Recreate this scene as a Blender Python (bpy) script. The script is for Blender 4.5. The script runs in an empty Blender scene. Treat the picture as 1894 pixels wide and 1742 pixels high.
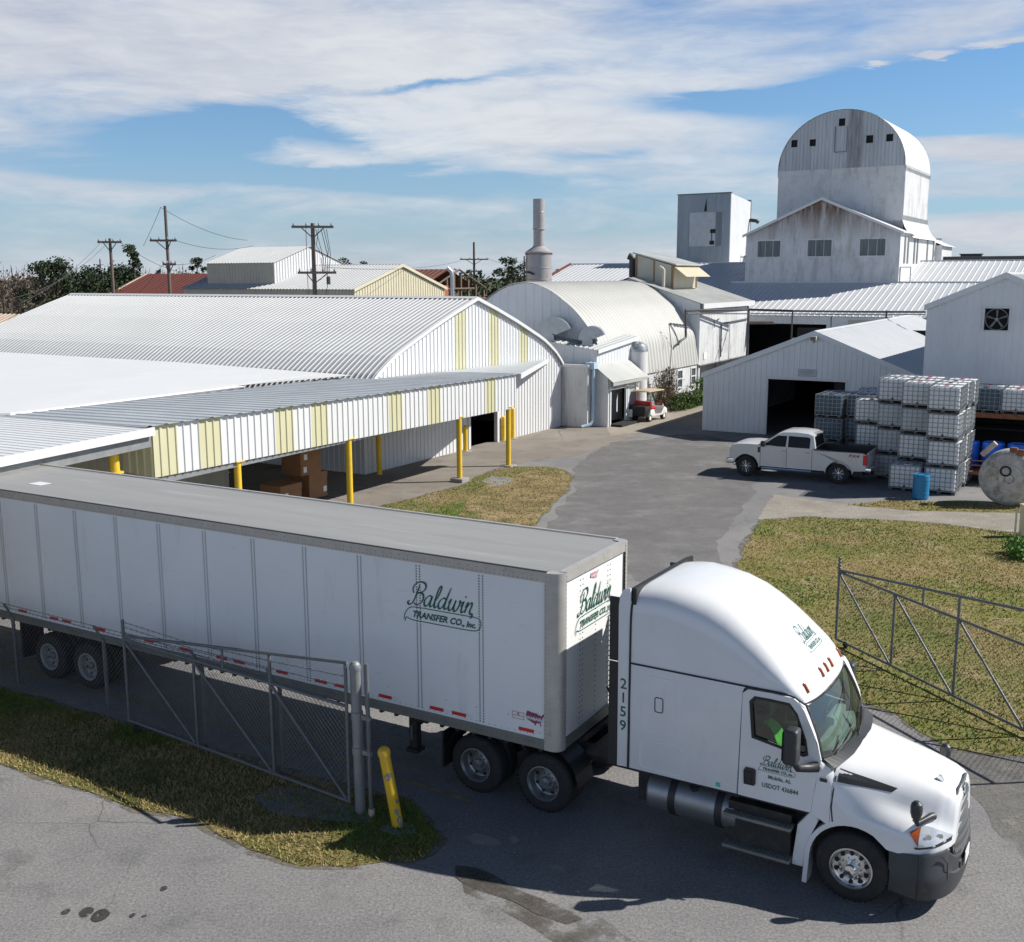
import bpy, bmesh, math, random
from mathutils import Vector, Matrix, noise
from mathutils.bvhtree import BVHTree
R = math.radians
random.seed(7)
scene = bpy.context.scene
COL = scene.collection
V = Vector

# ------------------------------------------------------------------ camera
CAM_F, CAM_PITCH, CAM_ROLL, CAM_H = 1996.07, 0.1786, -0.0029, 8.6227
PW, PH = 1894.0, 1742.0
_cp, _sp = math.cos(CAM_PITCH), math.sin(CAM_PITCH)
FWD = V((0, _cp, -_sp)); _r0 = V((1, 0, 0)); _u0 = V((0, _sp, _cp))
RIGHT = _r0 * math.cos(CAM_ROLL) + _u0 * math.sin(CAM_ROLL)
UP = _u0 * math.cos(CAM_ROLL) - _r0 * math.sin(CAM_ROLL)
CAMP = V((0, 0, CAM_H))
cd = bpy.data.cameras.new("camera"); cam = bpy.data.objects.new("camera", cd); COL.objects.link(cam)
m3 = Matrix((RIGHT, UP, -FWD)).transposed()
cam.matrix_world = Matrix.Translation(CAMP) @ m3.to_4x4()
cd.sensor_fit = 'HORIZONTAL'; cd.sensor_width = 36.0; cd.lens = 36.0 * CAM_F / PW
cd.clip_start = 0.1; cd.clip_end = 6000
scene.camera = cam

def ground(px, py, z=0.0):
    """ground point (height z) surveyed from a photo pixel"""
    d = FWD + RIGHT * ((px - PW / 2) / CAM_F) - UP * ((py - PH / 2) / CAM_F)
    return CAMP + d * ((z - CAMP.z) / d.z)

def at_depth(px, Y):
    d = FWD + RIGHT * ((px - PW / 2) / CAM_F) - UP * ((500 - PH / 2) / CAM_F)
    return d.x / d.y * Y

# ------------------------------------------------------------------ objects
def link(o):
    COL.objects.link(o); return o

def tag(o, label=None, cat=None, group=None, kind=None):
    if label: o['label'] = label
    if cat: o['category'] = cat
    if group: o['group'] = group
    if kind: o['kind'] = kind
    return o

def thing(name, label, cat, loc=(0, 0, 0), rz=0.0, group=None, kind=None):
    o = bpy.data.objects.new(name, None); link(o)
    o.empty_display_size = 0.2
    o.location = loc; o.rotation_euler = (0, 0, rz)
    return tag(o, label, cat, group, kind)

def copy_thing(o, parent=None):
    c = o.copy(); COL.objects.link(c); c.parent = parent
    for ch in list(o.children): copy_thing(ch, c)
    return c

class MB:
    def __init__(s): s.v = []; s.f = []; s.m = []
    def add(s, vs, fs, mi=0):
        n = len(s.v); s.v += [tuple(v) for v in vs]
        for f in fs: s.f.append(tuple(i + n for i in f)); s.m.append(mi)
        return s
    def quad(s, a, b, c, d, mi=0): return s.add([a, b, c, d], [(0, 1, 2, 3)], mi)
    def tri(s, a, b, c, mi=0): return s.add([a, b, c], [(0, 1, 2)], mi)
    def box(s, x0, x1, y0, y1, z0, z1, mi=0, M=None):
        vs = [V((x, y, z)) for z in (z0, z1) for y in (y0, y1) for x in (x0, x1)]
        if M is not None: vs = [M @ v for v in vs]
        return s.add(vs, [(0, 2, 3, 1), (4, 5, 7, 6), (0, 1, 5, 4), (2, 6, 7, 3), (0, 4, 6, 2), (1, 3, 7, 5)], mi)
    def rbox(s, x0, x1, y0, y1, z0, z1, r=.03, seg=2, mi=0, M=None, taper=None):
        bm = bmesh.new()
        g = bmesh.ops.create_cube(bm, size=1.0)
        for v in bm.verts:
            v.co = V(((x0 + x1) / 2 + v.co.x * (x1 - x0), (y0 + y1) / 2 + v.co.y * (y1 - y0), (z0 + z1) / 2 + v.co.z * (z1 - z0)))
            if taper:
                t = (v.co.z - z0) / (z1 - z0); k = 1 + (taper - 1) * t
                v.co.x = (x0 + x1) / 2 + (v.co.x - (x0 + x1) / 2) * k; v.co.y = (y0 + y1) / 2 + (v.co.y - (y0 + y1) / 2) * k
        bmesh.ops.bevel(bm, geom=bm.edges[:], offset=r, segments=seg, affect='EDGES', profile=.5)
        return s.from_bm(bm, mi, M)
    def from_bm(s, bm, mi=0, M=None):
        bm.verts.index_update()
        vs = [(M @ v.co if M is not None else v.co.copy()) for v in bm.verts]
        fs = [tuple(v.index for v in f.verts) for f in bm.faces]
        bm.free(); return s.add(vs, fs, mi)
    def ring(s, c, ax, r, n, e=None):
        ax = V(ax).normalized()
        t = V((0, 0, 1)) if abs(ax.z) < .9 else V((1, 0, 0))
        a = ax.cross(t).normalized(); b = ax.cross(a)
        return [V(c) + a * (r * math.cos(2 * math.pi * i / n)) + b * (r * math.sin(2 * math.pi * i / n)) for i in range(n)]
    def loft(s, rings, mi=0, closed=True, caps=(False, False)):
        n = len(rings[0]); vs = [v for r in rings for v in r]; fs = []
        for k in range(len(rings) - 1):
            for i in range(n if closed else n - 1):
                j = (i + 1) % n
                fs.append((k * n + i, k * n + j, (k + 1) * n + j, (k + 1) * n + i))
        if caps[0]: fs.append(tuple(range(n - 1, -1, -1)))
        if caps[1]: fs.append(tuple((len(rings) - 1) * n + i for i in range(n)))
        return s.add(vs, fs, mi)
    def cyl(s, p0, p1, r0, r1=None, n=12, caps=True, mi=0):
        p0, p1 = V(p0), V(p1); ax = p1 - p0
        return s.loft([s.ring(p0, ax, r0, n), s.ring(p1, ax, r0 if r1 is None else r1, n)], mi, True, (caps, caps))
    def tube(s, pts, r, n=6, mi=0, caps=True):
        pts = [V(p) for p in pts]
        if len(pts) == 2: return s.cyl(pts[0], pts[1], r, None, n, caps, mi)
        rings = []
        ax0 = (pts[1] - pts[0]).normalized()
        t = V((0, 0, 1)) if abs(ax0.z) < .9 else V((1, 0, 0))
        a = ax0.cross(t).normalized()
        for i, p in enumerate(pts):
            d = (pts[min(i + 1, len(pts) - 1)] - pts[max(i - 1, 0)]).normalized()
            a = (a - d * a.dot(d)).normalized(); b = d.cross(a)
            rr = r[i] if isinstance(r, (list, tuple)) else r
            rings.append([p + a * (rr * math.cos(2 * math.pi * k / n)) + b * (rr * math.sin(2 * math.pi * k / n)) for k in range(n)])
        return s.loft(rings, mi, True, (caps, caps))
    def lathe(s, prof, c, ax=(0, 0, 1), n=24, mi=0, mis=None):
        """prof: list of (radius, height along ax)"""
        ax = V(ax).normalized(); c = V(c)
        rings = [s.ring(c + ax * h, ax, max(r, 1e-4), n) for r, h in prof]
        for k in range(len(rings) - 1):
            s.loft(rings[k:k + 2], mis[k] if mis else mi)
        return s
    def prism(s, pts, y0, y1, mi=0, plane='xz', bev=0, seg=2, M=None):
        """outline (two coordinates) extruded along the third axis"""
        bm = bmesh.new()
        def P(p, t): return V((p[0], t, p[1])) if plane == 'xz' else (V((t, p[0], p[1])) if plane == 'yz' else V((p[0], p[1], t)))
        a = [bm.verts.new(P(p, y0)) for p in pts]; b = [bm.verts.new(P(p, y1)) for p in pts]
        fa = bm.faces.new(a); fb = bm.faces.new(b[::-1])
        n = len(pts)
        for i in range(n): bm.faces.new((a[i], b[i], b[(i + 1) % n], a[(i + 1) % n]))
        if bev: bmesh.ops.bevel(bm, geom=list(set(fa.edges) | set(fb.edges)), offset=bev, segments=seg, affect='EDGES', profile=.5)
        bmesh.ops.triangulate(bm, faces=[f for f in bm.faces if len(f.verts) > 4])
        bmesh.ops.recalc_face_normals(bm, faces=bm.faces[:])
        return s.from_bm(bm, mi, M)
    def holed(s, outer, inner, y0, y1, mi=0, plane='xz'):
        """panel with a hole: outer and inner outlines with the same number of points"""
        def P(p, t): return V((p[0], t, p[1])) if plane == 'xz' else (V((t, p[0], p[1])) if plane == 'yz' else V((p[0], p[1], t)))
        n = len(outer)
        vs = [P(p, t) for t in (y0, y1) for L in (outer, inner) for p in L]
        fs = []
        for i in range(n):
            j = (i + 1) % n
            fs += [(i, j, n + j, n + i), (2 * n + i, 3 * n + i, 3 * n + j, 2 * n + j), (i, 2 * n + i, 2 * n + j, j), (n + i, n + j, 3 * n + j, 3 * n + i)]
        return s.add(vs, fs, mi)
    def build(s, name, mats, parent=None, smooth=None, loc=None, rz=None, fix=False):
        me = bpy.data.meshes.new(name); me.from_pydata(s.v, [], s.f)
        if not isinstance(mats, (list, tuple)): mats = [mats]
        for m in mats: me.materials.append(m)
        me.polygons.foreach_set('material_index', s.m)
        me.validate()
        if fix:
            bm = bmesh.new(); bm.from_mesh(me); bmesh.ops.remove_doubles(bm, verts=bm.verts[:], dist=1e-4)
            bmesh.ops.recalc_face_normals(bm, faces=bm.faces[:]); bm.to_mesh(me); bm.free()
        if smooth is not None:
            me.polygons.foreach_set('use_smooth', [True] * len(me.polygons))
            me.set_sharp_from_angle(angle=R(smooth))
        me.update()
        o = bpy.data.objects.new(name, me); link(o)
        if parent is not None: o.parent = parent
        if loc is not None: o.location = loc
        if rz is not None: o.rotation_euler = (0, 0, rz)
        return o

def split_pieces(o):
    """give every loose piece of a part its own object (same name, same parent)"""
    me = o.data; n = len(me.vertices); par = list(range(n))
    def find(a):
        while par[a] != a: par[a] = par[par[a]]; a = par[a]
        return a
    for e in me.edges:
        a, b = find(e.vertices[0]), find(e.vertices[1])
        if a != b: par[a] = b
    groups = {}
    for p in me.polygons: groups.setdefault(find(p.vertices[0]), []).append(p)
    sm = any(p.use_smooth for p in me.polygons)
    for ps in groups.values():
        idx = {}; mb = MB(); f = []
        for p in ps: f.append([idx.setdefault(v, len(idx)) for v in p.vertices])
        inv = sorted(idx, key=idx.get); mb.v = [tuple(me.vertices[i].co) for i in inv]; mb.f = [tuple(q) for q in f]; mb.m = [p.material_index for p in ps]
        c = mb.build(o.name.split('.')[0], list(me.materials), o.parent, 50 if sm else None)
    bpy.data.objects.remove(o)

def catmull(pts, k=6):
    P = [V(p) for p in pts]; out = []
    P = [P[0] * 2 - P[1]] + P + [P[-1] * 2 - P[-2]]
    for i in range(1, len(P) - 2):
        for j in range(k):
            t = j / k
            out.append(.5 * (2 * P[i] + (P[i + 1] - P[i - 1]) * t + (2 * P[i - 1] - 5 * P[i] + 4 * P[i + 1] - P[i + 2]) * t * t + (3 * P[i] - P[i - 1] - 3 * P[i + 1] + P[i + 2]) * t ** 3))
    out.append(P[-2]); return out

def lerp(a, b, t): return a + (b - a) * t
def interp(tab, x):
    if x <= tab[0][0]: return tab[0][1]
    for (a, b), (c, d) in zip(tab, tab[1:]):
        if x <= c: return lerp(b, d, (x - a) / (c - a) if c > a else 0)
    return tab[-1][1]

# ------------------------------------------------------------------ materials
def _n(nt, t, **kw):
    n = nt.nodes.new(t)
    for k, v in kw.items(): setattr(n, k, v)
    return n

def mat(name, col, rough=.5, metal=0., var=.1, vs=1.5, dirt=None, bump=None, coat=0., stretch=(1, 1, 1), spec=.5, speck=None, alpha=None):
    """painted / mineral surface: base colour with slow variation, optional dirt (colour, amount, scale, stretch),
    speckle (scale, amount) and bump (scale, strength)"""
    m = bpy.data.materials.new(name); m.use_nodes = True
    nt = m.node_tree; b = nt.nodes['Principled BSDF']; L = nt.links.new
    b.inputs['Roughness'].default_value = rough; b.inputs['Metallic'].default_value = metal
    b.inputs['Specular IOR Level'].default_value = spec
    if coat: b.inputs['Coat Weight'].default_value = coat; b.inputs['Coat Roughness'].default_value = .08
    tc = _n(nt, 'ShaderNodeTexCoord'); mp = _n(nt, 'ShaderNodeMapping'); mp.inputs['Scale'].default_value = stretch
    L(tc.outputs['Object'], mp.inputs['Vector'])
    c3 = (*col, 1)
    nz = _n(nt, 'ShaderNodeTexNoise'); nz.inputs['Scale'].default_value = vs; nz.inputs['Detail'].default_value = 5; nz.inputs['Roughness'].default_value = .6
    L(mp.outputs[0], nz.inputs['Vector'])
    mr = _n(nt, 'ShaderNodeMapRange'); mr.inputs[1].default_value = .3; mr.inputs[2].default_value = .7; mr.inputs[3].default_value = 1 - var; mr.inputs[4].default_value = 1 + var
    L(nz.outputs['Fac'], mr.inputs[0])
    mul = _n(nt, 'ShaderNodeVectorMath', operation='SCALE'); mul.inputs[0].default_value = col; L(mr.outputs[0], mul.inputs['Scale'])
    out = mul.outputs[0]
    if speck:
        sn = _n(nt, 'ShaderNodeTexNoise'); sn.inputs['Scale'].default_value = speck[0]; sn.inputs['Detail'].default_value = 2
        L(tc.outputs['Object'], sn.inputs['Vector'])
        sr = _n(nt, 'ShaderNodeMapRange'); sr.inputs[1].default_value = .35; sr.inputs[2].default_value = .65; sr.inputs[3].default_value = 1 - speck[1]; sr.inputs[4].default_value = 1 + speck[1]
        L(sn.outputs['Fac'], sr.inputs[0])
        m2 = _n(nt, 'ShaderNodeVectorMath', operation='SCALE'); L(out, m2.inputs[0]); L(sr.outputs[0], m2.inputs['Scale']); out = m2.outputs[0]
    for dd in (dirt if isinstance(dirt, list) else [dirt] if dirt else []):
        dd_ = dd; dc, amt, dsc, dst = dd[:4]
        dm = _n(nt, 'ShaderNodeMapping'); dm.inputs['Scale'].default_value = dst; L(tc.outputs['Object'], dm.inputs['Vector'])
        dn = _n(nt, 'ShaderNodeTexNoise'); dn.inputs['Scale'].default_value = dsc; dn.inputs['Detail'].default_value = 8; dn.inputs['Roughness'].default_value = .7
        L(dm.outputs[0], dn.inputs['Vector'])
        dr = _n(nt, 'ShaderNodeMapRange'); dr.inputs[1].default_value = .62 - .25 * amt; dr.inputs[2].default_value = .82 - .25 * amt
        dr.inputs[3].default_value = 0; dr.inputs[4].default_value = min(1, .45 + amt * .5)
        L(dn.outputs['Fac'], dr.inputs[0])
        if len(dd_) > 4:
            sp_ = _n(nt, 'ShaderNodeSeparateXYZ'); L(tc.outputs['Object'], sp_.inputs[0]); zr_ = _n(nt, 'ShaderNodeMapRange'); zr_.inputs[1].default_value, zr_.inputs[2].default_value = dd_[4]; L(sp_.outputs[2], zr_.inputs[0])
            mm_ = _n(nt, 'ShaderNodeMath', operation='MULTIPLY'); L(dr.outputs[0], mm_.inputs[0]); L(zr_.outputs[0], mm_.inputs[1]); dr = mm_
        mx = _n(nt, 'ShaderNodeMix', data_type='RGBA'); L(dr.outputs[0], mx.inputs['Factor']); L(out, mx.inputs['A']); mx.inputs['B'].default_value = (*dc, 1)
        out = mx.outputs['Result']
    L(out, b.inputs['Base Color'])
    if bump:
        bn = _n(nt, 'ShaderNodeTexNoise'); bn.inputs['Scale'].default_value = bump[0]; bn.inputs['Detail'].default_value = 4
        L(tc.outputs['Object'], bn.inputs['Vector'])
        bp = _n(nt, 'ShaderNodeBump'); bp.inputs['Strength'].default_value = bump[1]; bp.inputs['Distance'].default_value = .02
        L(bn.outputs['Fac'], bp.inputs['Height']); L(bp.outputs[0], b.inputs['Normal'])
    return m

def glass(name, tint, rough=.03, refl=.25):
    m = bpy.data.materials.new(name); m.use_nodes = True; nt = m.node_tree; nt.nodes.clear(); L = nt.links.new
    o = _n(nt, 'ShaderNodeOutputMaterial'); t = _n(nt, 'ShaderNodeBsdfTransparent'); t.inputs[0].default_value = (*tint, 1)
    g = _n(nt, 'ShaderNodeBsdfGlossy'); g.inputs['Roughness'].default_value = rough; g.inputs[0].default_value = (.9, .95, .95, 1)
    fr = _n(nt, 'ShaderNodeFresnel'); fr.inputs[0].default_value = 1.5
    ad = _n(nt, 'ShaderNodeMath', operation='MULTIPLY_ADD'); ad.inputs[1].default_value = 1.; ad.inputs[2].default_value = refl * .3; L(fr.outputs[0], ad.inputs[0])
    mx = _n(nt, 'ShaderNodeMixShader'); L(ad.outputs[0], mx.inputs[0]); L(t.outputs[0], mx.inputs[1]); L(g.outputs[0], mx.inputs[2]); L(mx.outputs[0], o.inputs[0])
    return m

M = {}
M['white_paint'] = mat('white_truck_paint', (.74, .75, .76), .28, var=.03, coat=.5, dirt=((.55, .54, .52), .12, 2.5, (1, 1, .4)))
M['trailer_white'] = mat('trailer_side_paint', (.80, .815, .82), .4, var=.035, vs=.7, dirt=[((.52, .50, .47), .16, 1.7, (1, 1, .22)), ((.5, .49, .48), .1, 5., (.35, 1, 1.8))])
M['rail_grey'] = mat('trailer_rail_metal', (.50, .48, .45), .42, .35, var=.1, vs=4, dirt=((.2, .19, .18), .2, 6, (1, 1, 1)))
M['rail_dark'] = mat('bottom_rail_metal', (.21, .22, .20), .5, .3, var=.2, vs=3, dirt=((.12, .11, .09), .3, 3, (1, 1, 1)))
M['roof_alu'] = mat('trailer_roof_sheet', (.31, .31, .30), .55, .15, var=.1, vs=.6, stretch=(.25, 3, 1), dirt=[((.3, .29, .27), .3, .9, (.3, 2.2, 1)), ((.55, .55, .54), .2, 1.3, (.2, 2., 1))])
M['rivet'] = mat('dark_rivet', (.09, .095, .10), .5, .3, var=.1)
M['black'] = mat('black_plastic', (.022, .023, .025), .5, var=.15, vs=6)
M['satin'] = mat('charcoal_bumper', (.036, .038, .042), .45, var=.1, vs=4, dirt=((.13, .12, .11), .15, 5, (1, 1, 1)))
M['chassis'] = mat('black_chassis', (.025, .024, .023), .7, var=.3, vs=5, dirt=((.09, .08, .07), .3, 5, (1, 1, 1)))
M['tyre'] = mat('tyre_rubber', (.022, .021, .021), .85, var=.25, vs=8, dirt=((.07, .065, .06), .3, 6, (1, 1, 1)))
M['alu'] = mat('polished_aluminium', (.62, .62, .61), .28, .9, var=.1, vs=5, dirt=((.16, .15, .14), .3, 9, (1, 1, 1)))
M['alu_dull'] = mat('dull_aluminium', (.30, .31, .32), .42, .75, var=.12, vs=4, dirt=((.15, .15, .15), .3, 4, (1, 1, 1)))
M['rim_white'] = mat('painted_white_rim', (.36, .36, .355), .5, var=.1, dirt=((.2, .18, .16), .35, 5, (1, 1, 1)))
M['chrome'] = mat('chrome', (.8, .8, .8), .08, 1., var=.02)
M['amber'] = mat('amber_lens', (.42, .095, .02), .2, var=.05)
M['red_tape'] = mat('red_reflector', (.62, .03, .035), .35, var=.05)
M['white_tape'] = mat('white_reflector', (.75, .76, .77), .35, var=.05)
M['green_ink'] = mat('dark_green_lettering', (.012, .115, .085), .45, var=.05)
M['maroon'] = mat('maroon_sticker', (.26, .06, .13), .5, var=.1)
M['pink'] = mat('faded_red_sticker', (.58, .28, .30), .5, var=.2, vs=30)
M['glass_cab'] = glass('windscreen_glass', (.62, .74, .70), .02, .35)
M['glass_door'] = glass('door_glass', (.34, .38, .37), .02, .25)
M['glass_dark'] = mat('tinted_window', (.006, .008, .009), .10, var=.05, spec=.18)
M['cab_grey'] = mat('cab_interior_grey', (.30, .36, .34), .7, var=.15, vs=5)
M['cab_dark'] = mat('cab_interior_dark', (.035, .037, .037), .7, var=.15, vs=5)
M['hivis'] = mat('hi_vis_green_cloth', (.14, .85, .06), .7, var=.2, vs=14)
M['lamp_glass'] = mat('headlamp_lens', (.55, .58, .60), .08, .2, var=.1, vs=20, coat=.6)
M['galv'] = mat('galvanised_steel', (.16, .168, .172), .55, .35, var=.15, vs=6, dirt=((.2, .2, .19), .25, 6, (1, 1, 1)))
M['galv_post'] = mat('grey_gate_post', (.25, .26, .265), .55, .3, var=.15, vs=3, dirt=((.2, .2, .19), .35, 4, (1, 1, .4)))
M['wire'] = mat('fence_wire', (.17, .175, .18), .5, .5, var=.2, vs=6)
M['yellow'] = mat('yellow_paint', (.70, .44, .02), .5, var=.08, vs=3, dirt=((.42, .40, .36), .2, 4.5, (1, 1, .6)))
M['yellow_pole'] = mat('yellow_column_paint', (.72, .47, .025), .5, var=.1, vs=2, dirt=((.3, .22, .08), .15, 4, (1, 1, .5)))
M['concrete'] = mat('old_concrete', (.30, .285, .26), .85, var=.14, vs=1.2, dirt=((.15, .14, .13), .3, 2, (1, 1, 1)), speck=(60, .12), bump=(40, .15))
# cladding
M['clad_white'] = mat('white_metal_cladding', (.62, .625, .625), .55, var=.03, vs=.6, dirt=((.55, .54, .5), .1, 1.5, (2, 2, .3)))
M['clad_yellow'] = mat('pale_yellow_cladding', (.54, .52, .34), .45, var=.04, vs=.8)
M['clad_grey'] = mat('old_white_cladding', (.66, .68, .69), .5, var=.06, vs=.7, dirt=((.38, .39, .39), .18, 1.4, (2.5, 2.5, .25)))
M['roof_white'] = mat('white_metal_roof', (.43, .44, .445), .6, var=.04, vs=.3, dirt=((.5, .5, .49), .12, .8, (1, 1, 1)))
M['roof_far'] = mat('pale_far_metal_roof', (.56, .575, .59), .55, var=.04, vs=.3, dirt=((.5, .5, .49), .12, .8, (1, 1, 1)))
M['roof_galv'] = mat('galvanised_canopy_roof', (.44, .47, .49), .5, .1, var=.1, vs=.5, dirt=((.3, .31, .32), .25, .9, (1, 3, 1)))
M['roof_bright'] = mat('bright_white_roof', (.68, .69, .69), .45, var=.03, vs=.5)
M['roof_q'] = mat('aged_white_arched_roof', (.46, .46, .435), .6, var=.05, vs=.4, dirt=((.42, .40, .33), .14, .7, (1, 1, .6)))
M['roof_grey'] = mat('weathered_grey_roof', (.44, .45, .43), .5, .2, var=.12, vs=.5, dirt=[((.36, .34, .24), .3, .6, (1, 1, 1)), ((.25, .25, .24), .2, 2, (1, 1, 1))])
M['roof_shed'] = mat('shed_roof_metal', (.46, .48, .50), .55, .1, var=.06, vs=.4, dirt=((.3, .31, .32), .12, 1.5, (1, 1, 1)))
M['plaster'] = mat('stained_white_wall', (.60, .61, .615), .7, var=.07, vs=.5, dirt=[((.24, .20, .165), .38, 1.1, (1.6, 1.6, .25)), ((.36, .36, .35), .5, .6, (1, 1, .7)), ((.16, .14, .12), .2, 3.5, (1, 1, .5))], bump=(6, .1))
M['grille_grey'] = mat('grey_grille_plastic', (.15, .155, .16), .4, .2, var=.05)
M['corr_dark'] = mat('grimy_corrugated_strip', (.34, .35, .36), .55, .2, var=.2, vs=.8, stretch=(2, 2, .3), dirt=((.14, .13, .125), .6, 1.5, (2, 2, .2)))
M['plaster_rust'] = mat('rust_streaked_white_wall', (.60, .61, .62), .7, var=.07, vs=.5, dirt=[((.13, .075, .045), 1.15, 1.1, (1.6, 1.6, .18), (11.4, 14.2)), ((.24, .17, .125), .45, .9, (1.5, 1.5, .16)), ((.36, .35, .34), .5, .6, (1, 1, .6)), ((.15, .11, .09), .28, 3.2, (1.2, 1.2, .3))], bump=(6, .1))
M['corr_grey'] = mat('weathered_corrugated_wall', (.47, .49, .51), .5, .2, var=.14, vs=.6, stretch=(2, 2, .3), dirt=((.22, .23, .24), .3, 1, (2, 2, .2)))
M['galv_tower'] = mat('patched_galvanised_wall', (.25, .29, .32), .45, .4, var=.18, vs=.5, stretch=(1.2, 1.2, .25), dirt=((.5, .53, .55), .3, .5, (1.5, 1.5, .2)))
M['patch_light'] = mat('light_patch_sheet', (.42, .45, .47), .5, .25, var=.1)
M['patch_dark'] = mat('dark_patch_sheet', (.16, .19, .215), .45, .4, var=.15, stretch=(2, 2, .3))
M['rust_roof'] = mat('rust_red_roof', (.14, .036, .026), .7, var=.2, vs=.6, stretch=(3, .5, 1), dirt=((.11, .035, .025), .35, .5, (1, 1, 1)))
M['rust_brown'] = mat('brown_rust_roof', (.16, .06, .045), .7, var=.2, vs=.7, dirt=((.10, .04, .03), .3, .5, (1, 1, 1)))
M['rust_wall'] = mat('orange_rust_wall', (.34, .11, .05), .75, var=.3, vs=.8, stretch=(1.5, 1.5, .3))
M['rust_light'] = mat('pale_rusty_roof', (.52, .42, .33), .6, var=.2, vs=1.2, stretch=(4, .4, 1), dirt=((.36, .20, .10), .4, 1.2, (3, .4, 1)))
M['yellow_wall'] = mat('cream_yellow_cladding', (.62, .575, .42), .5, var=.06, vs=.5, dirt=((.5, .42, .26), .2, .7, (1.5, 1.5, .3)))
M['cream_grey'] = mat('dull_cream_cladding', (.47, .445, .36), .5, var=.08, vs=.7)
M['wood'] = mat('weathered_timber', (.15, .105, .075), .85, var=.25, vs=2, stretch=(3, 3, .3))
M['wood_brown'] = mat('brown_trim_board', (.27, .17, .09), .8, var=.2, vs=2)
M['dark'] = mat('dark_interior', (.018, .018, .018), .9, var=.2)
M['pane'] = mat('dim_window_pane', (.09, .11, .12), .2, var=.3, vs=3, spec=.6)
M['louvre'] = mat('grimy_window_glass', (.13, .15, .155), .35, var=.35, vs=2, stretch=(4, 4, .3))
M['stack'] = mat('pinkish_stack_steel', (.40, .38, .375), .5, .3, var=.12, vs=.8, dirt=((.12, .07, .05), .25, .8, (1, 1, .35)))
M['rust'] = mat('rust', (.22, .09, .04), .8, var=.3, vs=5)
M['duct'] = mat('shiny_duct_sheet', (.38, .41, .43), .33, .6, var=.12, vs=3)
M['pipe_blue'] = mat('pale_blue_downpipe', (.42, .55, .64), .5, var=.1)
M['pipe_dark'] = mat('dark_steel_pipe', (.06, .06, .062), .5, .3, var=.2)
M['card'] = mat('brown_cardboard', (.27, .14, .068), .85, var=.12, vs=2, dirt=((.2, .1, .05), .2, 2, (1, 1, 1)))
M['paper'] = mat('white_paper', (.75, .75, .73), .7, var=.04)
M['paper_ink'] = mat('grey_print', (.3, .31, .33), .7, var=.1)
# totes
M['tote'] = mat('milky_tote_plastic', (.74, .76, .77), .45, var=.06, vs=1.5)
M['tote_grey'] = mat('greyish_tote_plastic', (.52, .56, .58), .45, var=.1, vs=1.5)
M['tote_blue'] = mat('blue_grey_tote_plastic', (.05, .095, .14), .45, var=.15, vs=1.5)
M['cage'] = mat('tote_cage_steel', (.27, .29, .31), .4, .55, var=.1)
M['pallet'] = mat('tote_pallet', (.10, .10, .10), .7, var=.3, vs=5)
M['cap_red'] = mat('red_tote_cap', (.38, .03, .06), .5, var=.1)
M['cap_black'] = mat('black_tote_cap', (.03, .03, .035), .5, var=.1)
M['drum_teal'] = mat('teal_blue_drum', (.015, .20, .40), .42, var=.08, vs=3)
M['drum_blue'] = mat('bright_blue_drum', (.015, .13, .60), .35, var=.1, vs=3)
M['tank_end'] = mat('stained_tank_steel', (.52, .50, .47), .6, .1, var=.1, vs=1.5, dirt=[((.30, .25, .20), .7, 1.3, (1, 1, 1)), ((.03, .026, .024), .42, 5.5, (1, 1, 1)), ((.035, .03, .028), .40, 2.3, (1, 1, 1))])
M['cart_white'] = mat('cart_white_body', (.75, .75, .73), .35, var=.04)
M['cart_red'] = mat('red_seat_vinyl', (.55, .025, .03), .4, var=.1)
M['cart_roof'] = mat('cart_tan_roof', (.50, .39, .25), .5, var=.06)
M['pickup'] = mat('silver_white_pickup_paint', (.62, .61, .59), .3, .1, var=.03, coat=.5, dirt=((.4, .37, .33), .2, 1.6, (1, 1, .5)))
M['bark'] = mat('tree_bark', (.10, .08, .06), .9, var=.3, vs=4)
M['pole'] = mat('utility_pole_timber', (.13, .10, .085), .9, var=.2, vs=3, stretch=(3, 3, .2))
M['cable'] = mat('black_cable', (.05, .05, .052), .6, var=.1)
def leafmat(name, a, b, sc=.8):
    m = bpy.data.materials.new(name); m.use_nodes = True; nt = m.node_tree; bs = nt.nodes['Principled BSDF']; L = nt.links.new
    tc = _n(nt, 'ShaderNodeTexCoord'); nz = _n(nt, 'ShaderNodeTexNoise'); nz.inputs['Scale'].default_value = sc; nz.inputs['Detail'].default_value = 6
    L(tc.outputs['Object'], nz.inputs['Vector'])
    mr = _n(nt, 'ShaderNodeMapRange'); mr.inputs[1].default_value = .35; mr.inputs[2].default_value = .65; L(nz.outputs['Fac'], mr.inputs[0])
    mx = _n(nt, 'ShaderNodeMix', data_type='RGBA'); mx.inputs['A'].default_value = (*a, 1); mx.inputs['B'].default_value = (*b, 1); L(mr.outputs[0], mx.inputs['Factor'])
    L(mx.outputs['Result'], bs.inputs['Base Color']); bs.inputs['Roughness'].default_value = .75; bs.inputs['Specular IOR Level'].default_value = .25
    return m
M['leaf_dark'] = leafmat('dark_evergreen_leaf', (.022, .038, .018), (.055, .075, .035), .5)
M['leaf_hedge'] = leafmat('hedge_leaf', (.045, .085, .02), (.10, .16, .035), 1.5)
M['leaf_brown'] = leafmat('dry_brown_twig', (.10, .075, .055), (.19, .15, .12), .6)
M['leaf_weed'] = leafmat('fresh_weed_leaf', (.05, .14, .02), (.11, .25, .05), 2)
M['twig'] = leafmat('bare_twig', (.10, .08, .055), (.16, .12, .07), 2)
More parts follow.
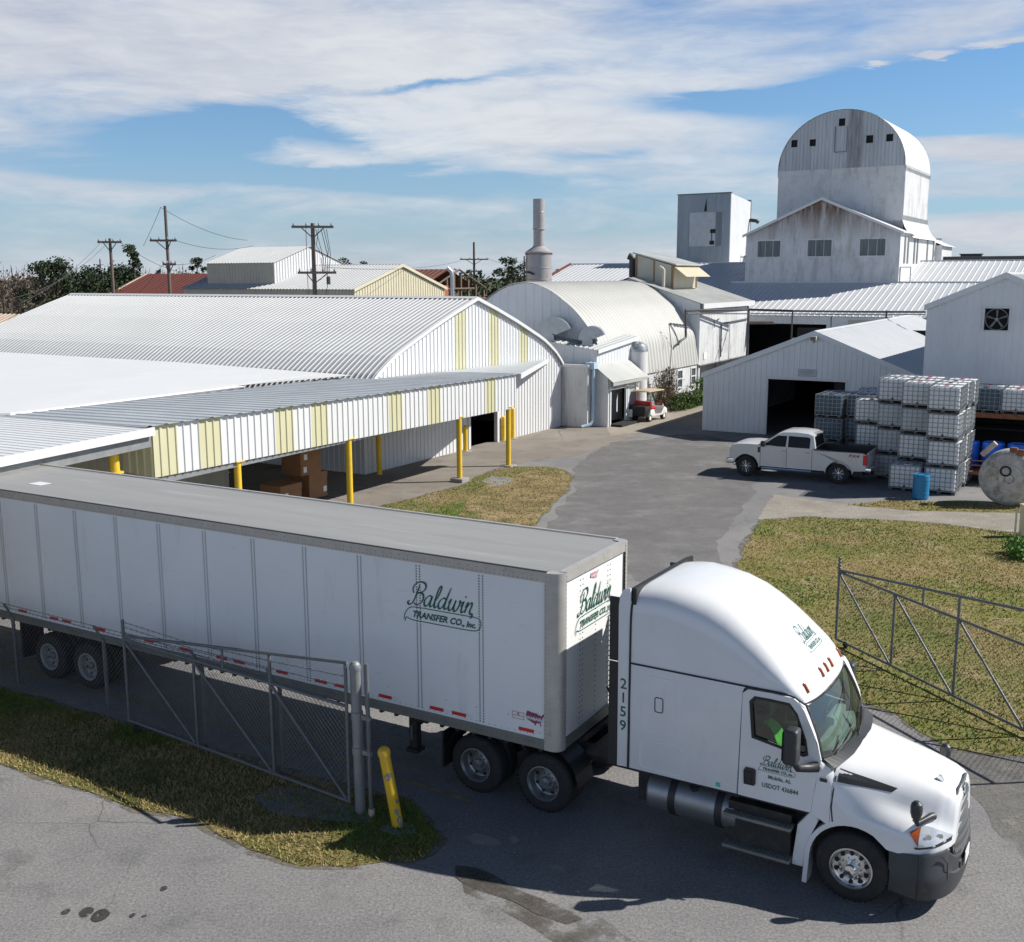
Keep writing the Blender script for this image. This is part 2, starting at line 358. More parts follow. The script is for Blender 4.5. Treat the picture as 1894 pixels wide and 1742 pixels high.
# ------------------------------------------------------------------ ribbed sheet metal
def rib_us(u0, u1, pitch, extra=()):
    us = {round(u0, 4), round(u1, 4)}
    k = math.floor(u0 / pitch)
    while k * pitch < u1:
        for t in (0, .70, .78, .92):
            u = (k + t) * pitch
            if u0 < u < u1: us.add(round(u, 4))
        k += 1
    for e in extra:
        if u0 < e < u1: us.add(round(e - .0005, 4)); us.add(round(e + .0005, 4))
    return sorted(us)

def rib_h(u, pitch, h):
    t = (u / pitch) % 1.0
    if t < .699 or t > .9999: return 0.
    if t < .78: return h * (t - .70) / .08
    if t < .92: return h
    return h * (1 - t) / .08

def wall_sheet(mb, p0, p1, zb, zt, pitch=.305, h=.035, openings=(), mi=0):
    p0, p1 = V(p0), V(p1); d = p1 - p0; Ln = d.length; d = d / Ln; n = V((d.y, -d.x))
    fzb = zb if callable(zb) else (lambda u: zb); fzt = zt if callable(zt) else (lambda u: zt)
    fmi = mi if callable(mi) else (lambda u: mi)
    ex = [e for o in openings for e in o[:2]]
    us = rib_us(0, Ln, pitch, ex)
    def P(u, z):
        q = p0 + d * u + n * rib_h(u, pitch, h); return (q.x, q.y, z)
    for a, b in zip(us, us[1:]):
        c = (a + b) / 2; segs = [[fzb, fzt]]
        for o in openings:
            if o[0] <= c <= o[1]:
                z0, z1 = o[2], o[3]; new = []
                for lo, hi in segs:
                    if z0 > lo(c) + 1e-3: new.append([lo, (lambda u, z=z0: z)])
                    if z1 < hi(c) - 1e-3: new.append([(lambda u, z=z1: z), hi])
                segs = new
        for lo, hi in segs:
            mb.quad(P(a, lo(a)), P(b, lo(b)), P(b, hi(b)), P(a, hi(a)), fmi(c))

def roof_sheet(mb, path, y0, y1, pitch=.305, h=.035, mi=0, clip=None):
    """path: (x, z) points across the slope; ribs follow it, repeated along y"""
    ps = [V(p) for p in path]; ns = []
    for i in range(len(ps)):
        t = ps[min(i + 1, len(ps) - 1)] - ps[max(0, i - 1)]; ns.append(V((-t.y, t.x)).normalized())
    us = rib_us(y0, y1, pitch)
    rows = [[(p.x + n.x * rib_h(u, pitch, h), u, p.y + n.y * rib_h(u, pitch, h)) for p, n in zip(ps, ns)] for u in us]
    mb.loft(rows, mi, closed=False)

def gable_fn(w, he, hr):
    return lambda u: he + (hr - he) * (1 - abs(u - w / 2) / (w / 2))

def gable_building(name, label, cat, O, yaw, w, L, he, hr, wall, roof, pitch=.4, h=.03, zb=0., over=.3, trim=None, front_open=(), right_open=(), front_mat=None, front_mi=0, group=None, rp=None, left_wall=None, vover=.15):
    t = thing(name, label, cat, (O[0], O[1], 0), yaw, group)
    g = gable_fn(w, he, hr)
    mb = MB(); wall_sheet(mb, (0, 0), (w, 0), zb, lambda u: g(u) - .02, pitch, h, front_open, front_mi)
    mb.build('front_wall', front_mat or wall, t)
    mb = MB(); wall_sheet(mb, (w, 0), (w, L), zb, he - .02, pitch, h, right_open); mb.build('side_wall', wall, t)
    mb = MB(); wall_sheet(mb, (0, L), (0, 0), zb, he - .02, pitch, h); mb.build('side_wall', left_wall or wall, t)
    mb = MB(); wall_sheet(mb, (w, L), (0, L), zb, lambda u: g(u) - .02, pitch, h); mb.build('back_wall', wall, t)
    sl = (hr - he) / (w / 2)
    mb = MB(); mb_path = [(-over, he - sl * over), (w / 2, hr + .01)]
    roof_sheet(mb, mb_path, -vover, L + vover, rp or pitch, h)
    roof_sheet(mb, [(w / 2, hr + .01), (w + over, he - sl * over)], -vover, L + vover, rp or pitch, h)
    rf = mb.build('roof', roof, t)
    mb = MB(); q = .16
    mb.loft([[(w / 2 - q, y, hr + .03 - q * sl), (w / 2, y, hr + .065), (w / 2 + q, y, hr + .03 - q * sl)] for y in (-vover - .02, L + vover + .02)], closed=False)
    mb.build('ridge_cap', roof, rf)
    if trim:
        mb = MB(); y = -vover - .02
        for x0, x1 in ((-over, w / 2), (w / 2, w + over)):
            z0, z1 = (he - sl * over, hr) if x0 < 0 else (hr, he - sl * over)
            mb.prism([(x0, z0 - .22), (x1, z1 - .22), (x1, z1 + .06), (x0, z0 + .06)], y - .04, y)
        mb.build('verge_trim', trim, t)
    return t

GY = R(59)      # the yard's grid: long walls run this way ...
GX = R(-31)     # ... or square to it

# ================================================================== main warehouse with the bent roof
WW, WL, WHE, WHR = 18.16, 31.0, 3.65, 7.56
prof_half = [(0, WHE), (.35, 3.98), (.85, 4.38), (1.53, 4.78), (2.12, 5.10), (2.88, 5.42), (3.89, 5.80), (5.28, 6.32), (7.23, 6.98), (9.08, WHR)]
wprof = prof_half + [(WW - x, z) for x, z in prof_half[-2::-1]]
wz = lambda u: interp(wprof, u)
wh = thing('main_warehouse', 'long white metal warehouse with bent ribbed roof and yellow striped gable', 'warehouse', (-6.5, 46.95, 0), GY)
def stripe_main(u):
    return 1 if any(a < u < b for a, b in ((7.19, 8.15), (10.44, 11.36), (13.45, 14.40))) else 0
mb = MB(); wall_sheet(mb, (0, 0), (WW, 0), 0, lambda u: min(3.9, wz(u) - .03), .305, .035, [(8.35, 11.1, 0, 2.5)])
wall_sheet(mb, (0, 0), (WW, 0), lambda u: min(3.9, wz(u) - .03), lambda u: wz(u) - .03, .305, .035, (), stripe_main)
fw_ = mb.build('front_wall', [M['clad_white'], M['clad_yellow']], wh)
mb = MB(); wall_sheet(mb, (WW, 0), (WW, WL), 0, WHE - .03); mb.build('side_wall', M['clad_white'], wh)
mb = MB(); wall_sheet(mb, (0, WL), (0, 0), 0, WHE - .03); mb.build('side_wall', M['clad_white'], wh)
mb = MB(); wall_sheet(mb, (WW, WL), (0, WL), 0, lambda u: wz(u) - .03); mb.build('back_wall', M['clad_white'], wh)
mb = MB(); roof_sheet(mb, [(-.15, WHE - .16)] + wprof[:10], -.12, WL + .1, .305, .045); roof_sheet(mb, wprof[9:] + [(WW + .15, WHE - .16)], -.12, WL + .1, .305, .045)
rf = mb.build('roof', M['roof_white'], wh)
mb = MB(); mb.loft([[(9.08 - .25, y, WHR - .03), (9.08, y, WHR + .075), (9.08 + .25, y, WHR - .03)] for y in (-.16, WL + .12)], closed=False)
mb.build('ridge_cap', M['clad_white'], rf)
mb = MB()
for (a, b), (c, d) in zip(wprof, wprof[1:]):
    mb.prism([(a, b - .12), (c, d - .12), (c, d + .05), (a, b + .05)], -.20, -.13)
mb.build('verge_trim', M['clad_white'], wh)
mb = MB()
for x in (8.35, 11.1): mb.box(x - .09, x + .09, -.09, .12, 0, 2.5)
mb.box(8.26, 11.19, -.09, .12, 2.5, 2.68)
mb.build('door_frame', M['clad_white'], wh)
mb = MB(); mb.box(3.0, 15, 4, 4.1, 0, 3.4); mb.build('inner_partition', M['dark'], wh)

# ------------------------------------------------------------------ loading canopy in front of the warehouse
CY = R(61.42)
cdir = V((math.cos(CY), math.sin(CY))); cnor = V((-math.sin(CY), math.cos(CY)))    # cnor points back to the warehouse
can = thing('loading_canopy', 'long loading canopy with striped white and yellow fascia on yellow columns', 'canopy', (-.06, 49.03, 0), CY)
# local: x along the fascia (0 at the column furthest up the yard, negative towards the trailer), y towards the warehouse
def stripe_can(u):
    s = u - 21.23
    return 1 if any(a < s < b for a, b in ((-30, -20.30), (-19.45, -18.54), (-15.98, -15.05), (-14.16, -13.24), (-9.65, -8.73), (-6.93, -6.02), (-2.31, -1.42))) else 0
mb = MB(); ftop = lambda u: lerp(4.46, 4.18, u / 21.77); fbot = lambda u: lerp(2.97, 2.65, u / 21.77)
wall_sheet(mb, (-21.23, 0), (.54, 0), fbot, ftop, .305, .035, (), stripe_can)
fasc = mb.build('fascia', [M['clad_white'], M['clad_yellow']], can)
mb = MB(); wall_sheet(mb, (-21.25, 1.25), (-21.25, 0.0), lambda u: lerp(3.05, 2.97, u / 1.25), lambda u: 4.2, .305, .035); mb.build('fascia_return', M['clad_yellow'], can)
# roof: front eave to back, skewed end up the yard
us = rib_us(-21.6, .62, .61)
mb = MB(); rows = []
def can_back(u):
    # where the sheet meets the warehouse gable / its free back edge (local x, y, z)
    return None
gable_a = (V((-6.5, 46.95)) - V((-.06, 49.03)))
gA = V((gable_a.dot(cdir), gable_a.dot(cnor))); gdir = V((math.cos(GY - CY), math.sin(GY - CY)))
for u in us:
    h = rib_h(u, .61, .034)
    t = (u - gA.x) / gdir.x; gyy = gA.y + gdir.y * t - .05
    yb = 6.3 if u < gA.x + .5 else gyy
    z0 = ftop(max(0, u + 21.23)) + .02
    rows.append([(u, -.14, z0 + h), (u, 2.2, z0 - .03 + h), (u, yb, z0 - .09 + h)])
mb.loft(rows, closed=False)
# skewed end piece
e = gA + gdir * 16.5
zr_ = 4.2
mb.add([(.62, -.14, zr_), (.62, rows[-1][2][1], zr_ - .09), (e.x, e.y - .05, 4.02)], [(0, 2, 1)])
mb.build('roof', M['roof_galv'], can)
mb = MB()
a = V((.64, -.16)); b = V((e.x, e.y - .06)); dd = (b - a).normalized(); nn = V((dd.y, -dd.x)) * .05
mb.add([(a.x, a.y, 3.98), (b.x, b.y, 3.82), (b.x, b.y, 4.05), (a.x, a.y, 4.22), (a.x + nn.x, a.y + nn.y, 3.98), (b.x + nn.x, b.y + nn.y, 3.82), (b.x + nn.x, b.y + nn.y, 4.05), (a.x + nn.x, a.y + nn.y, 4.22)], [(0, 1, 2, 3), (4, 5, 6, 7), (0, 4, 7, 3), (3, 2, 6, 7), (0, 1, 5, 4), (1, 2, 6, 5)])
mb.build('end_trim', M['clad_white'], can)
mb = MB()
mb.box(-21.2, .5, .06, .22, 2.75, 2.95); mb.box(-21.2, .5, 4.1, 4.25, 3.7, 3.95)
for x in (-20.9, -17.75, -12.0, -4.33, 0.): mb.box(x - .08, x + .08, .22, 4.3, 3.55, 3.8)
mb.build('steel_beam', M['galv_post'], can)
for x, y, top in ((0, .12, 2.74), (-4.33, .12, 2.78), (-12.0, .12, 2.86), (-17.75, .12, 2.9)):
    mb = MB(); mb.cyl((x, y, .0), (x, y, top), .115, None, 16); mb.box(x - .17, x + .17, y - .17, y + .17, top, top + .03)
    c = mb.build('column', M['yellow_pole'], can, 40)
    mb = MB(); mb.rbox(x - .30, x + .30, y - .30, y + .30, -.06, .16 if x < -1 else .05, .03); mb.build('footing', M['concrete'], c)
for px, py, top in ((702, 877.5, 3.6),):
    g = ground(px, py); q = V((g.x + .06, g.y - 49.03)); x, y = q.dot(cdir), q.dot(cnor)
    mb = MB(); mb.cyl((x, y, 0), (x, y, top), .12, None, 16); mb.build('column', M['yellow_pole'], can, 40)
# columns under the brighter roof further down the dock
dock = thing('dock_roof', 'bright white ribbed dock roof with grey gutter beside the trailer', 'canopy', (-.06, 49.03, 0), CY)
mb = MB(); us = rib_us(-36, -21.66, .305)
mb.loft([[(u, -.32 - (-21.6 - u) * .13, 4.45 + rib_h(u, .305, .02)), (u, 2.5, 4.44 + rib_h(u, .305, .02)), (u, 6.3, 4.42 + rib_h(u, .305, .02))] for u in us], closed=False)
mb.build('roof', M['roof_bright'], dock)
def dock_edge(u): return -.32 - (-21.6 - u) * .13
mb = MB()
P = [(-21.5, dock_edge(-21.5) - .03), (-36, dock_edge(-36) - .03)]
mb.add([(x, y, z) for (x, y) in P for z in (4.26, 4.49)] + [(x, y - .06, z) for (x, y) in P for z in (4.26, 4.49)], [(0, 1, 3, 2), (4, 6, 7, 5), (1, 5, 7, 3), (0, 2, 6, 4), (0, 4, 5, 1)])
mb.build('eave_trim', M['clad_white'], dock)
mb = MB()
mb.add([(x, y + .12, z) for (x, y) in P for z in (3.92, 4.24)] + [(x, y + .36, z) for (x, y) in P for z in (3.92, 4.24)], [(0, 1, 3, 2), (4, 6, 7, 5), (1, 5, 7, 3), (0, 2, 6, 4), (0, 4, 5, 1), (2, 3, 7, 6)])
mb.build('gutter_beam', M['galv_post'], dock)
for u, dy in ((-22.6, .5), (-25.6, 1.9), (-30, .6)):
    y = dock_edge(u) + dy; mb = MB(); mb.cyl((u, y, 0), (u, y, 3.95), .13, None, 16); mb.box(u - .2, u + .2, y - .12, y + .12, 3.3, 3.36)
    mb.build('column', M['yellow_pole'], dock, 40)
mb = MB(); wall_sheet(mb, (-36, 5.4), (-12.6, 5.4), 0, 4.15, .305, .035, [(-9e9, -9e9, 0, 0), (10.2, 13.4, 0, 2.9)]); mb.build('back_wall', M['cream_grey'], dock)
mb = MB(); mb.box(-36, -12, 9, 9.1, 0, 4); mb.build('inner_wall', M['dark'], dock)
mb = MB()
wall_sheet(mb, (-12.6, 5.4), (-12.6, 9), 0, 4.1); mb.build('side_wall', M['cream_grey'], dock)
# lean-to roof between the warehouse eave and the canopy
lean = thing('lean_to_roof', 'smooth bright white lean-to roof below the warehouse eave', 'lean-to', (-6.5, 46.95, 0), GY)
def to_local(o_xy, yaw, p): q = V((p[0] - o_xy[0], p[1] - o_xy[1])); c, s = math.cos(yaw), math.sin(yaw); return V((q.x * c + q.y * s, -q.x * s + q.y * c))
mb = MB()
lp = []
for px, py, z in ((478, 713, 4.28), (450, 713.5, 4.28), (19, 766, 4.36)): g_ = ground(px, py, z); q = to_local((-6.5, 46.95), GY, g_); lp.append((q.x, q.y, z + .03))
pts_front = [V(lp[2]), V(lp[1]), V(lp[0])]
edge_hi = [V((-.10, 38, 3.62 + .95)), V((-.1, 14, 3.62 + .95)), V((.2, 2.0, 3.62 + .5))]
front = [V((lp[2][0] - 12, lp[2][1] + 14, 4.36)), V(lp[2]), V(lp[1])]
edge_hi = [V((.35, 40, 4.55)), V((.35, 12.0, 4.50)), V((.35, .8, 4.34))]
for k in range(2):
    n = 40 if k == 1 else 50
    fr = [front[k].lerp(front[k + 1], i / n) for i in range(n + 1)]; bk = [edge_hi[k].lerp(edge_hi[k + 1], i / n) for i in range(n + 1)]
    mb.loft([fr, bk], closed=False)
mb.build('roof', M['roof_bright'], lean)
mb = MB(); mb.tube([front[0] + V((0, 0, -.05)), front[1] + V((0, 0, -.05)), front[2] + V((0, 0, -.05))], .07, 6); mb.build('gutter', M['clad_white'], lean)

# cardboard boxes under the canopy
def carton(label, px, py, sx, sy, sz, z=0., rz=0., tagpos=((-.2, .55),)):
    g = ground(px, py); t = thing('cardboard_box', label, 'box', (g.x, g.y, z), GY + rz, 'cardboard boxes under the canopy')
    mb = MB(); mb.rbox(-sx / 2, sx / 2, 0, sy, 0, sz, .02); mb.build('carton', M['card'], t)
    mb = MB(); mb.box(-sx / 2 - .01, sx / 2 + .01, -.012, sy + .01, sz * .78, sz + .012); mb.build('lid', M['card'], t)
    mb = MB()
    for x, zz in tagpos: mb.box(x, x + .18, -.02, -.005, zz, zz + .22)
    mb.build('paper_label', M['paper'], t)
    return t
carton('single brown cardboard box standing in front of the stack under the canopy', 540, 945, 1.15, 1.0, 1.0, 0, 0, ((-.35, .5),))
carton('lower brown cardboard box of the two box stack under the canopy', 590, 925, 1.05, 1.0, 1.0, 0.1, 0, ((.28, .2),))
carton('topmost brown cardboard box of the two box stack under the canopy', 578, 930, 1.15, 1.0, .98, 1.13, 0, ((-.4, .6), (-.45, .12)))

# bollards by the warehouse door
for px, py, h_, lab in ((861, 834.5, 1.25, 'short yellow bollard at the near jamb of the dark warehouse door'), (931, 815.5, 1.25, 'short yellow bollard at the far jamb of the dark warehouse door'), (948.5, 811, 1.6, 'tall yellow bollard standing just past the far door jamb bollard')):
    g = ground(px, py); t = thing('bollard', lab, 'bollard', (g.x, g.y, 0), 0, 'yellow bollards by the warehouse door')
    mb = MB(); mb.cyl((0, 0, -.05), (0, 0, h_), .115, None, 14); mb.lathe([(.115, h_), (.10, h_ + .04), (.05, h_ + .07), (0, h_ + .075)], (0, 0, 0), (0, 0, 1), 14); mb.build('post', M['yellow_pole'], t, 40)
    mb = MB(); mb.cyl((0, 0, -.06), (0, 0, .03), .3, None, 16); mb.build('footing', M['concrete'], t)

# ================================================================== arched building with annex
QX, QY = 5.42, 63.89          # front corner of the sunlit long wall
qd = V((math.cos(GY), math.sin(GY)))
arch = thing('arched_building', 'white barrel roofed building with ribbed arch and low windows', 'building', (QX, QY, 0), GX)
# local: x along GX (negative = across the arch), y along GY (length 16); the long wall is at x = 0
QW, QLn = 10.7, 15.0
ap = [(.10, 2.45), (-.05, 3.5), (-.25, 4.55), (-.87, 5.56), (-1.75, 6.55), (-2.6, 7.2), (-3.4, 7.72), (-4.4, 8.12), (-5.35, 8.25)]
ap = catmull([V((x, z, 0)) for x, z in ap], 3); ap = [(p.x, p.y) for p in ap]
ap_full = ap + [(-QW - x, z) for x, z in ap[-2::-1]]
apz = lambda u: interp(sorted([(x + QW, z) for x, z in ap_full]), u)
mb = MB(); wall_sheet(mb, (-QW, 0), (0, 0), 0, lambda u: apz(u) - .02, .6, .03); mb.build('front_wall', M['clad_grey'], arch)
mb = MB(); wall_sheet(mb, (0, QLn), (-QW, QLn), 0, lambda u: apz(QW - u) - .02, .6, .03); mb.build('back_wall', M['clad_grey'], arch)
mb = MB(); roof_sheet(mb, ap_full[::-1], -.15, QLn + .1, .48, .045); mb.build('roof', M['roof_q'], arch, 50)
mb = MB(); roof_sheet(mb, [(x, z + .02) for x, z in ap_full[::-1]], -.2, -.08, .48, .0); mb.build('verge_trim', M['clad_white'], arch, 50)
wins = [(3.1, 3.9), (5.8, 6.6), (8.5, 9.35), (11.4, 12.3), (13.9, 14.75)]
mb = MB(); wall_sheet(mb, (0, 0), (0, QLn), 0, 2.5, .6, .0, [(a, b, 1.08, 2.22) for a, b in wins]); mb.build('side_wall', M['plaster'], arch)
mb = MB(); wall_sheet(mb, (-QW, QLn), (-QW, 0), 0, 2.5, .6, .0); mb.build('side_wall', M['plaster'], arch)
for a, b in wins:
    mb = MB()
    for z0, z1 in ((1.0, 1.10), (1.62, 1.69), (2.2, 2.30)): mb.box(-.05, .06, a - .08, b + .08, z0, z1)
    for y in (a, b): mb.box(-.05, .055, y - .08, y + .02, 1.1, 2.2)
    w_ = mb.build('window', M['clad_white'], arch)
    mb = MB(); mb.box(-.04, -.02, a, b, 1.1, 2.2); mb.build('pane', M['pane'], w_)
# annex at the far end
annex = thing('annex_building', 'white gabled annex behind the arched roof with weathered low roof', 'building', (QX + qd.x * (QLn + .1), QY + qd.y * (QLn + .1), 0), GX)
AL = 10.3; AHE, AHR = 6.75, 8.5
g2 = gable_fn(QW, AHE, AHR)
mb = MB(); wall_sheet(mb, (-QW, 0), (.1, 0), lambda u: max(0, apz(u) - .4), lambda u: g2(u) - .05, .6, .02); mb.build('front_wall', M['clad_grey'], annex)
mb = MB(); wall_sheet(mb, (.1, 0), (.1, AL), 2.35, AHE, .6, .015); mb.build('side_wall', M['plaster'], annex)
mb = MB(); wall_sheet(mb, (.1, AL), (-QW, AL), 0, lambda u: g2(u) - .05, .6, .02); mb.build('back_wall', M['clad_grey'], annex)
mb = MB(); sl = (AHR - AHE) / (QW / 2)
roof_sheet(mb, [(-QW - .4, AHE - .1), (-QW / 2, AHR)], -.3, AL + .3, .6, .03); roof_sheet(mb, [(-QW / 2, AHR), (.45, AHE - .1)], -.3, AL + .3, .6, .03); mb.build('roof', M['roof_grey'], annex)
mb = MB(); mb.box(.40, .5, -.32, AL + .32, AHE - .42, AHE - .06); mb.build('eave_trim', M['clad_white'], annex)
mb = MB(); mb.box(-.05, .06, .1, .35, 0, 2.35); mb.box(-2.5, -2.4, .1, AL, 0, 2.4); mb.build('under_wall', M['plaster'], annex)
mb = MB(); mb.tube([(.16, .0, 2.32), (.16, 5, 2.36), (.18, AL - .2, 2.42)], .06, 6); mb.tube([(.2, AL - .1, 2.42), (.2, AL - .1, 6.0), ], .07, 6)
mb.tube([(.2, 4.1, 2.7), (.2, 4.1, 5.0), (.2, 4.3, 5.15), (.2, AL - .3, 5.3)], .06, 6); mb.tube([(.2, 2.6, 4.9), (.2, 2.7, 5.35), (.2, 3.6, 5.5)], .04, 5)
mb.build('wall_pipe', M['galv'], annex)
mb = MB(); mb.box(.12, .14, .9, 1.4, 2.7, 3.2); mb.build('notice_board', M['paper'], annex)
# little roof monitor on the annex ridge
mon = thing('roof_monitor', 'small cream rooftop monitor with awning flap on the annex roof', 'roof monitor', (QX + qd.x * (QLn + 2.0), QY + qd.y * (QLn + 2.0), 0), GX)
mx0 = -QW / 2 + .9
mb = MB(); mb.prism([(mx0 - 1.3, 7.9), (mx0 + 1.6, 7.6), (mx0 + 1.6, 9.35), (mx0 - 1.3, 10.15)], 0, 4.6); mb.build('wall', M['cream_grey'], mon)
mb = MB(); mb.prism([(mx0 - 1.5, 10.25), (mx0 + 1.95, 9.36), (mx0 + 1.95, 9.46), (mx0 - 1.5, 10.36)], -.2, 4.8); mb.build('roof', M['roof_grey'], mon)
mb = MB(); mb.add([(mx0 + 1.66, -.1, 9.36), (mx0 + 1.66, 4.7, 9.36), (mx0 + 2.75, 4.7, 8.55), (mx0 + 2.75, -.1, 8.55)], [(0, 1, 2, 3)])
for k in range(16): y = k * .3; mb.add([(mx0 + 1.66, y, 9.375), (mx0 + 1.66, y + .06, 9.375), (mx0 + 2.75, y + .06, 8.575), (mx0 + 2.75, y, 8.575)], [(0, 1, 2, 3)])
mb.build('awning', M['yellow_wall'], mon)
mb = MB()
for y in (-.03, 4.6): mb.box(mx0 + 1.5, mx0 + 1.68, y, y + .1, 7.6, 9.4)
mb.box(mx0 - 1.36, mx0 - 1.2, -.04, .02, 7.9, 10.2); mb.box(mx0 + .1, mx0 + .2, -.04, .0, 7.7, 9.8)
mb.build('corner_board', M['wood_brown'], mon)
for loc, lab, hh in (((-3.2, -.8, 7.3), 'thin rusty cream flue pipe in front of the roof monitor', 1.75), ((-6.6, 1.2, 8.0), 'black capped flue pipe on the annex roof beside the monitor', 1.9)):
    mb = MB(); x, y, z = loc; p = [(x, y, z), (x, y, z + hh), (x - .12, y - .05, z + hh + .12), (x - .3, y - .1, z + hh + .2)]
    c, s = math.cos(GX), math.sin(GX); ox, oy = QX + qd.x * (QLn + 2), QY + qd.y * (QLn + 2)
    p = [(ox + c * a - s * b, oy + s * a + c * b, zz) for a, b, zz in p]
    black = 'black' in lab
    mb.tube(p, .26 if black else .12, 10)
    tag(mb.build('flue_pipe', M['pipe_dark'] if black else M['cream_grey'], None, 40), lab, 'flue')

# ------------------------------------------------------------------ vent house, entrance porch
vent = thing('vent_house', 'weathered white block with ribbed roof wedged between warehouse and arched building', 'building', (4.35, 61.75, 0), GX)
# local: x along GX, y along GY
mb = MB(); wall_sheet(mb, (-1.9, 0), (0, 0), 0, 3.45, .16, .015); mb.build('front_wall', M['plaster'], vent)
mb = MB(); wall_sheet(mb, (0, 0), (0, .9), 0, 3.45, .16, .015); mb.build('side_wall', M['plaster'], vent)
mb = MB(); mb.rbox(-2.0, .1, -.1, 1.0, 3.45, 3.62, .03); mb.build('ledge', M['clad_white'], vent)
mb = MB(); wall_sheet(mb, (-3.2, .95), (.1, .95), 3.4, lambda u: 4.84 - .13 * u, .2, .02); mb.build('upper_wall', M['clad_grey'], vent)
mb = MB(); wall_sheet(mb, (.1, .95), (.1, 6.2), 2.9, lambda u: 4.42 + .09 * u, .4, .02); mb.build('upper_side_wall', M['clad_grey'], vent)
mb = MB()
rows = []
for u in rib_us(-3.9, .3, .305): zl = 4.40 - .13 * (u - .3); rows.append([(u, .75, zl + rib_h(u, .305, .05)), (u, 6.3, zl + .52 + rib_h(u, .305, .05))])
mb.loft(rows, closed=False); mb.build('roof', M['roof_white'], vent)
mb = MB(); mb.add([(.32, .72, 4.22), (.32, 6.3, 4.74), (.32, 6.3, 4.96), (.32, .72, 4.44), (.27, .72, 4.22), (.27, 6.3, 4.74), (.27, 6.3, 4.96), (.27, .72, 4.44)], [(0, 1, 2, 3), (7, 6, 5, 4), (3, 2, 6, 7), (0, 3, 7, 4)]); mb.build('eave_trim', M['clad_grey'], vent)
mb = MB(); mb.tube([(.18, .35, 3.5), (.18, .35, .45), (.1, .2, .2), (-.25, -.25, .06)], .10, 8); mb.box(-.2, .35, .1, .6, 3.38, 3.75)
mb.build('downpipe', M['pipe_blue'], vent, 40)
porch = thing('entrance_porch', 'small white entrance porch with sloping roof and open roller door', 'porch', (5.55, 61.95, 0), GX)
mb = MB(); wall_sheet(mb, (-.95, 0), (0, 0), 0, lambda u: lerp(3.65, 2.95, u / .95) - .05, .16, .012); mb.build('end_wall', M['clad_grey'], porch)
PL = 4.3
mb = MB(); wall_sheet(mb, (0, 0), (0, PL), 0, 2.92, .3, .0, [(.35, 2.35, 0, 2.75), (2.75, 3.75, .4, 2.75)]); mb.build('front_wall', M['clad_white'], porch)
mb = MB(); mb.loft([[(.45, y, 2.62), (-1.1, y, 3.78)] for y in (-.25, 1.5, 3., PL + .25)], closed=False); mb.add([(.45, -.25, 2.60), (.45, PL + .25, 2.60), (.45, PL + .25, 2.42), (.45, -.25, 2.42)], [(0, 1, 2, 3)]); mb.build('roof', M['roof_grey'], porch)
for k, (z0, z1) in enumerate(((2.1, 2.75),)):
    mb = MB()
    for i in range(5): z = 2.1 + i * .13; mb.add([(-.02, .35, z), (-.02, 2.35, z), (.03, 2.35, z + .1), (.03, .35, z + .1), (-.02, 2.35, z + .13), (-.02, .35, z + .13)], [(0, 1, 2, 3), (3, 2, 4, 5)])
    mb.build('roller_door', M['clad_white'], porch)
mb = MB(); mb.box(-.06, -.02, 2.75, 3.75, 1.0, 2.75); s_ = mb.build('side_screen', M['patch_light'], porch)
mb = MB(); mb.box(-.065, -.02, 2.75, 3.75, .4, 1.0); mb.build('kick_panel', M['patch_dark'], porch)
mb = MB()
for y in (.25, 2.42, 2.68, 3.82): mb.box(-.06, .06, y - .07, y + .07, 0, 2.78)
mb.build('door_post', M['clad_grey'], porch)
mb = MB(); mb.box(-1.9, -1.8, .1, PL, 0, 2.6); mb.box(-1.8, -.2, PL, PL + .1, 0, 2.6); mb.box(-.02, .75, .3, 2.4, 0, .14); mb.build('inner_wall', M['dark'], porch)
mb = MB(); mb.box(-1.75, -1.7, .9, 1.6, .3, 1.7); mb.build('leaning_board', M['clad_grey'], porch)

# shiny gooseneck vents
def gooseneck(label, gx, gy, z, r, wd, rz):
    g = V((gx, gy)); t = thing('gooseneck_vent', label, 'roof vent', (g.x, g.y, z), rz, 'shiny gooseneck vents')
    mb = MB(); out = []; inn = []; n = 16
    for i in range(n + 1):
        a = R(180 - 158 * i / n); out.append((r * math.cos(a), r * math.sin(a))); inn.append((r * .10 * math.cos(a), r * .10 * math.sin(a)))
    ring = []
    for y0, y1 in ((-wd / 2, wd / 2),):
        mb.loft([[(x, y0, zz + .25) for x, zz in out], [(x, y1, zz + .25) for x, zz in out]], closed=False)
        mb.loft([[(x, y1, zz + .25) for x, zz in inn], [(x, y0, zz + .25) for x, zz in inn]], closed=False)
        for y in (y0, y1): mb.loft([[(x, y, zz + .25) for x, zz in out], [(x, y, zz + .25) for x, zz in inn]], closed=False)
    mb.build('hood', M['duct'], t, 50)
    mb = MB(); mb.box(-r * .72, r * .02, -wd / 2 + .01, wd / 2 - .01, -.1, .3); mb.box(-r * .72 - .06, r * .02 + .06, -wd / 2 - .06, wd / 2 + .06, -.12, .02); mb.build('duct_base', M['duct'], t)
    mb = MB(); q0, q1 = out[-3], inn[-3]; mb.quad((q0[0], -wd / 2 + .02, q0[1] + .25), (q0[0], wd / 2 - .02, q0[1] + .25), (q1[0], wd / 2 - .02, q1[1] + .25), (q1[0], -wd / 2 + .02, q1[1] + .25)); mb.build('mouth', M['dark'], t)
gooseneck('larger shiny gooseneck vent nearest the warehouse gable', 2.55, 64.55, 4.92, 1.05, 1.0, R(-10))
gooseneck('smaller shiny gooseneck vent nearest the white round tank', 4.75, 63.75, 4.70, .80, .85, R(-10))
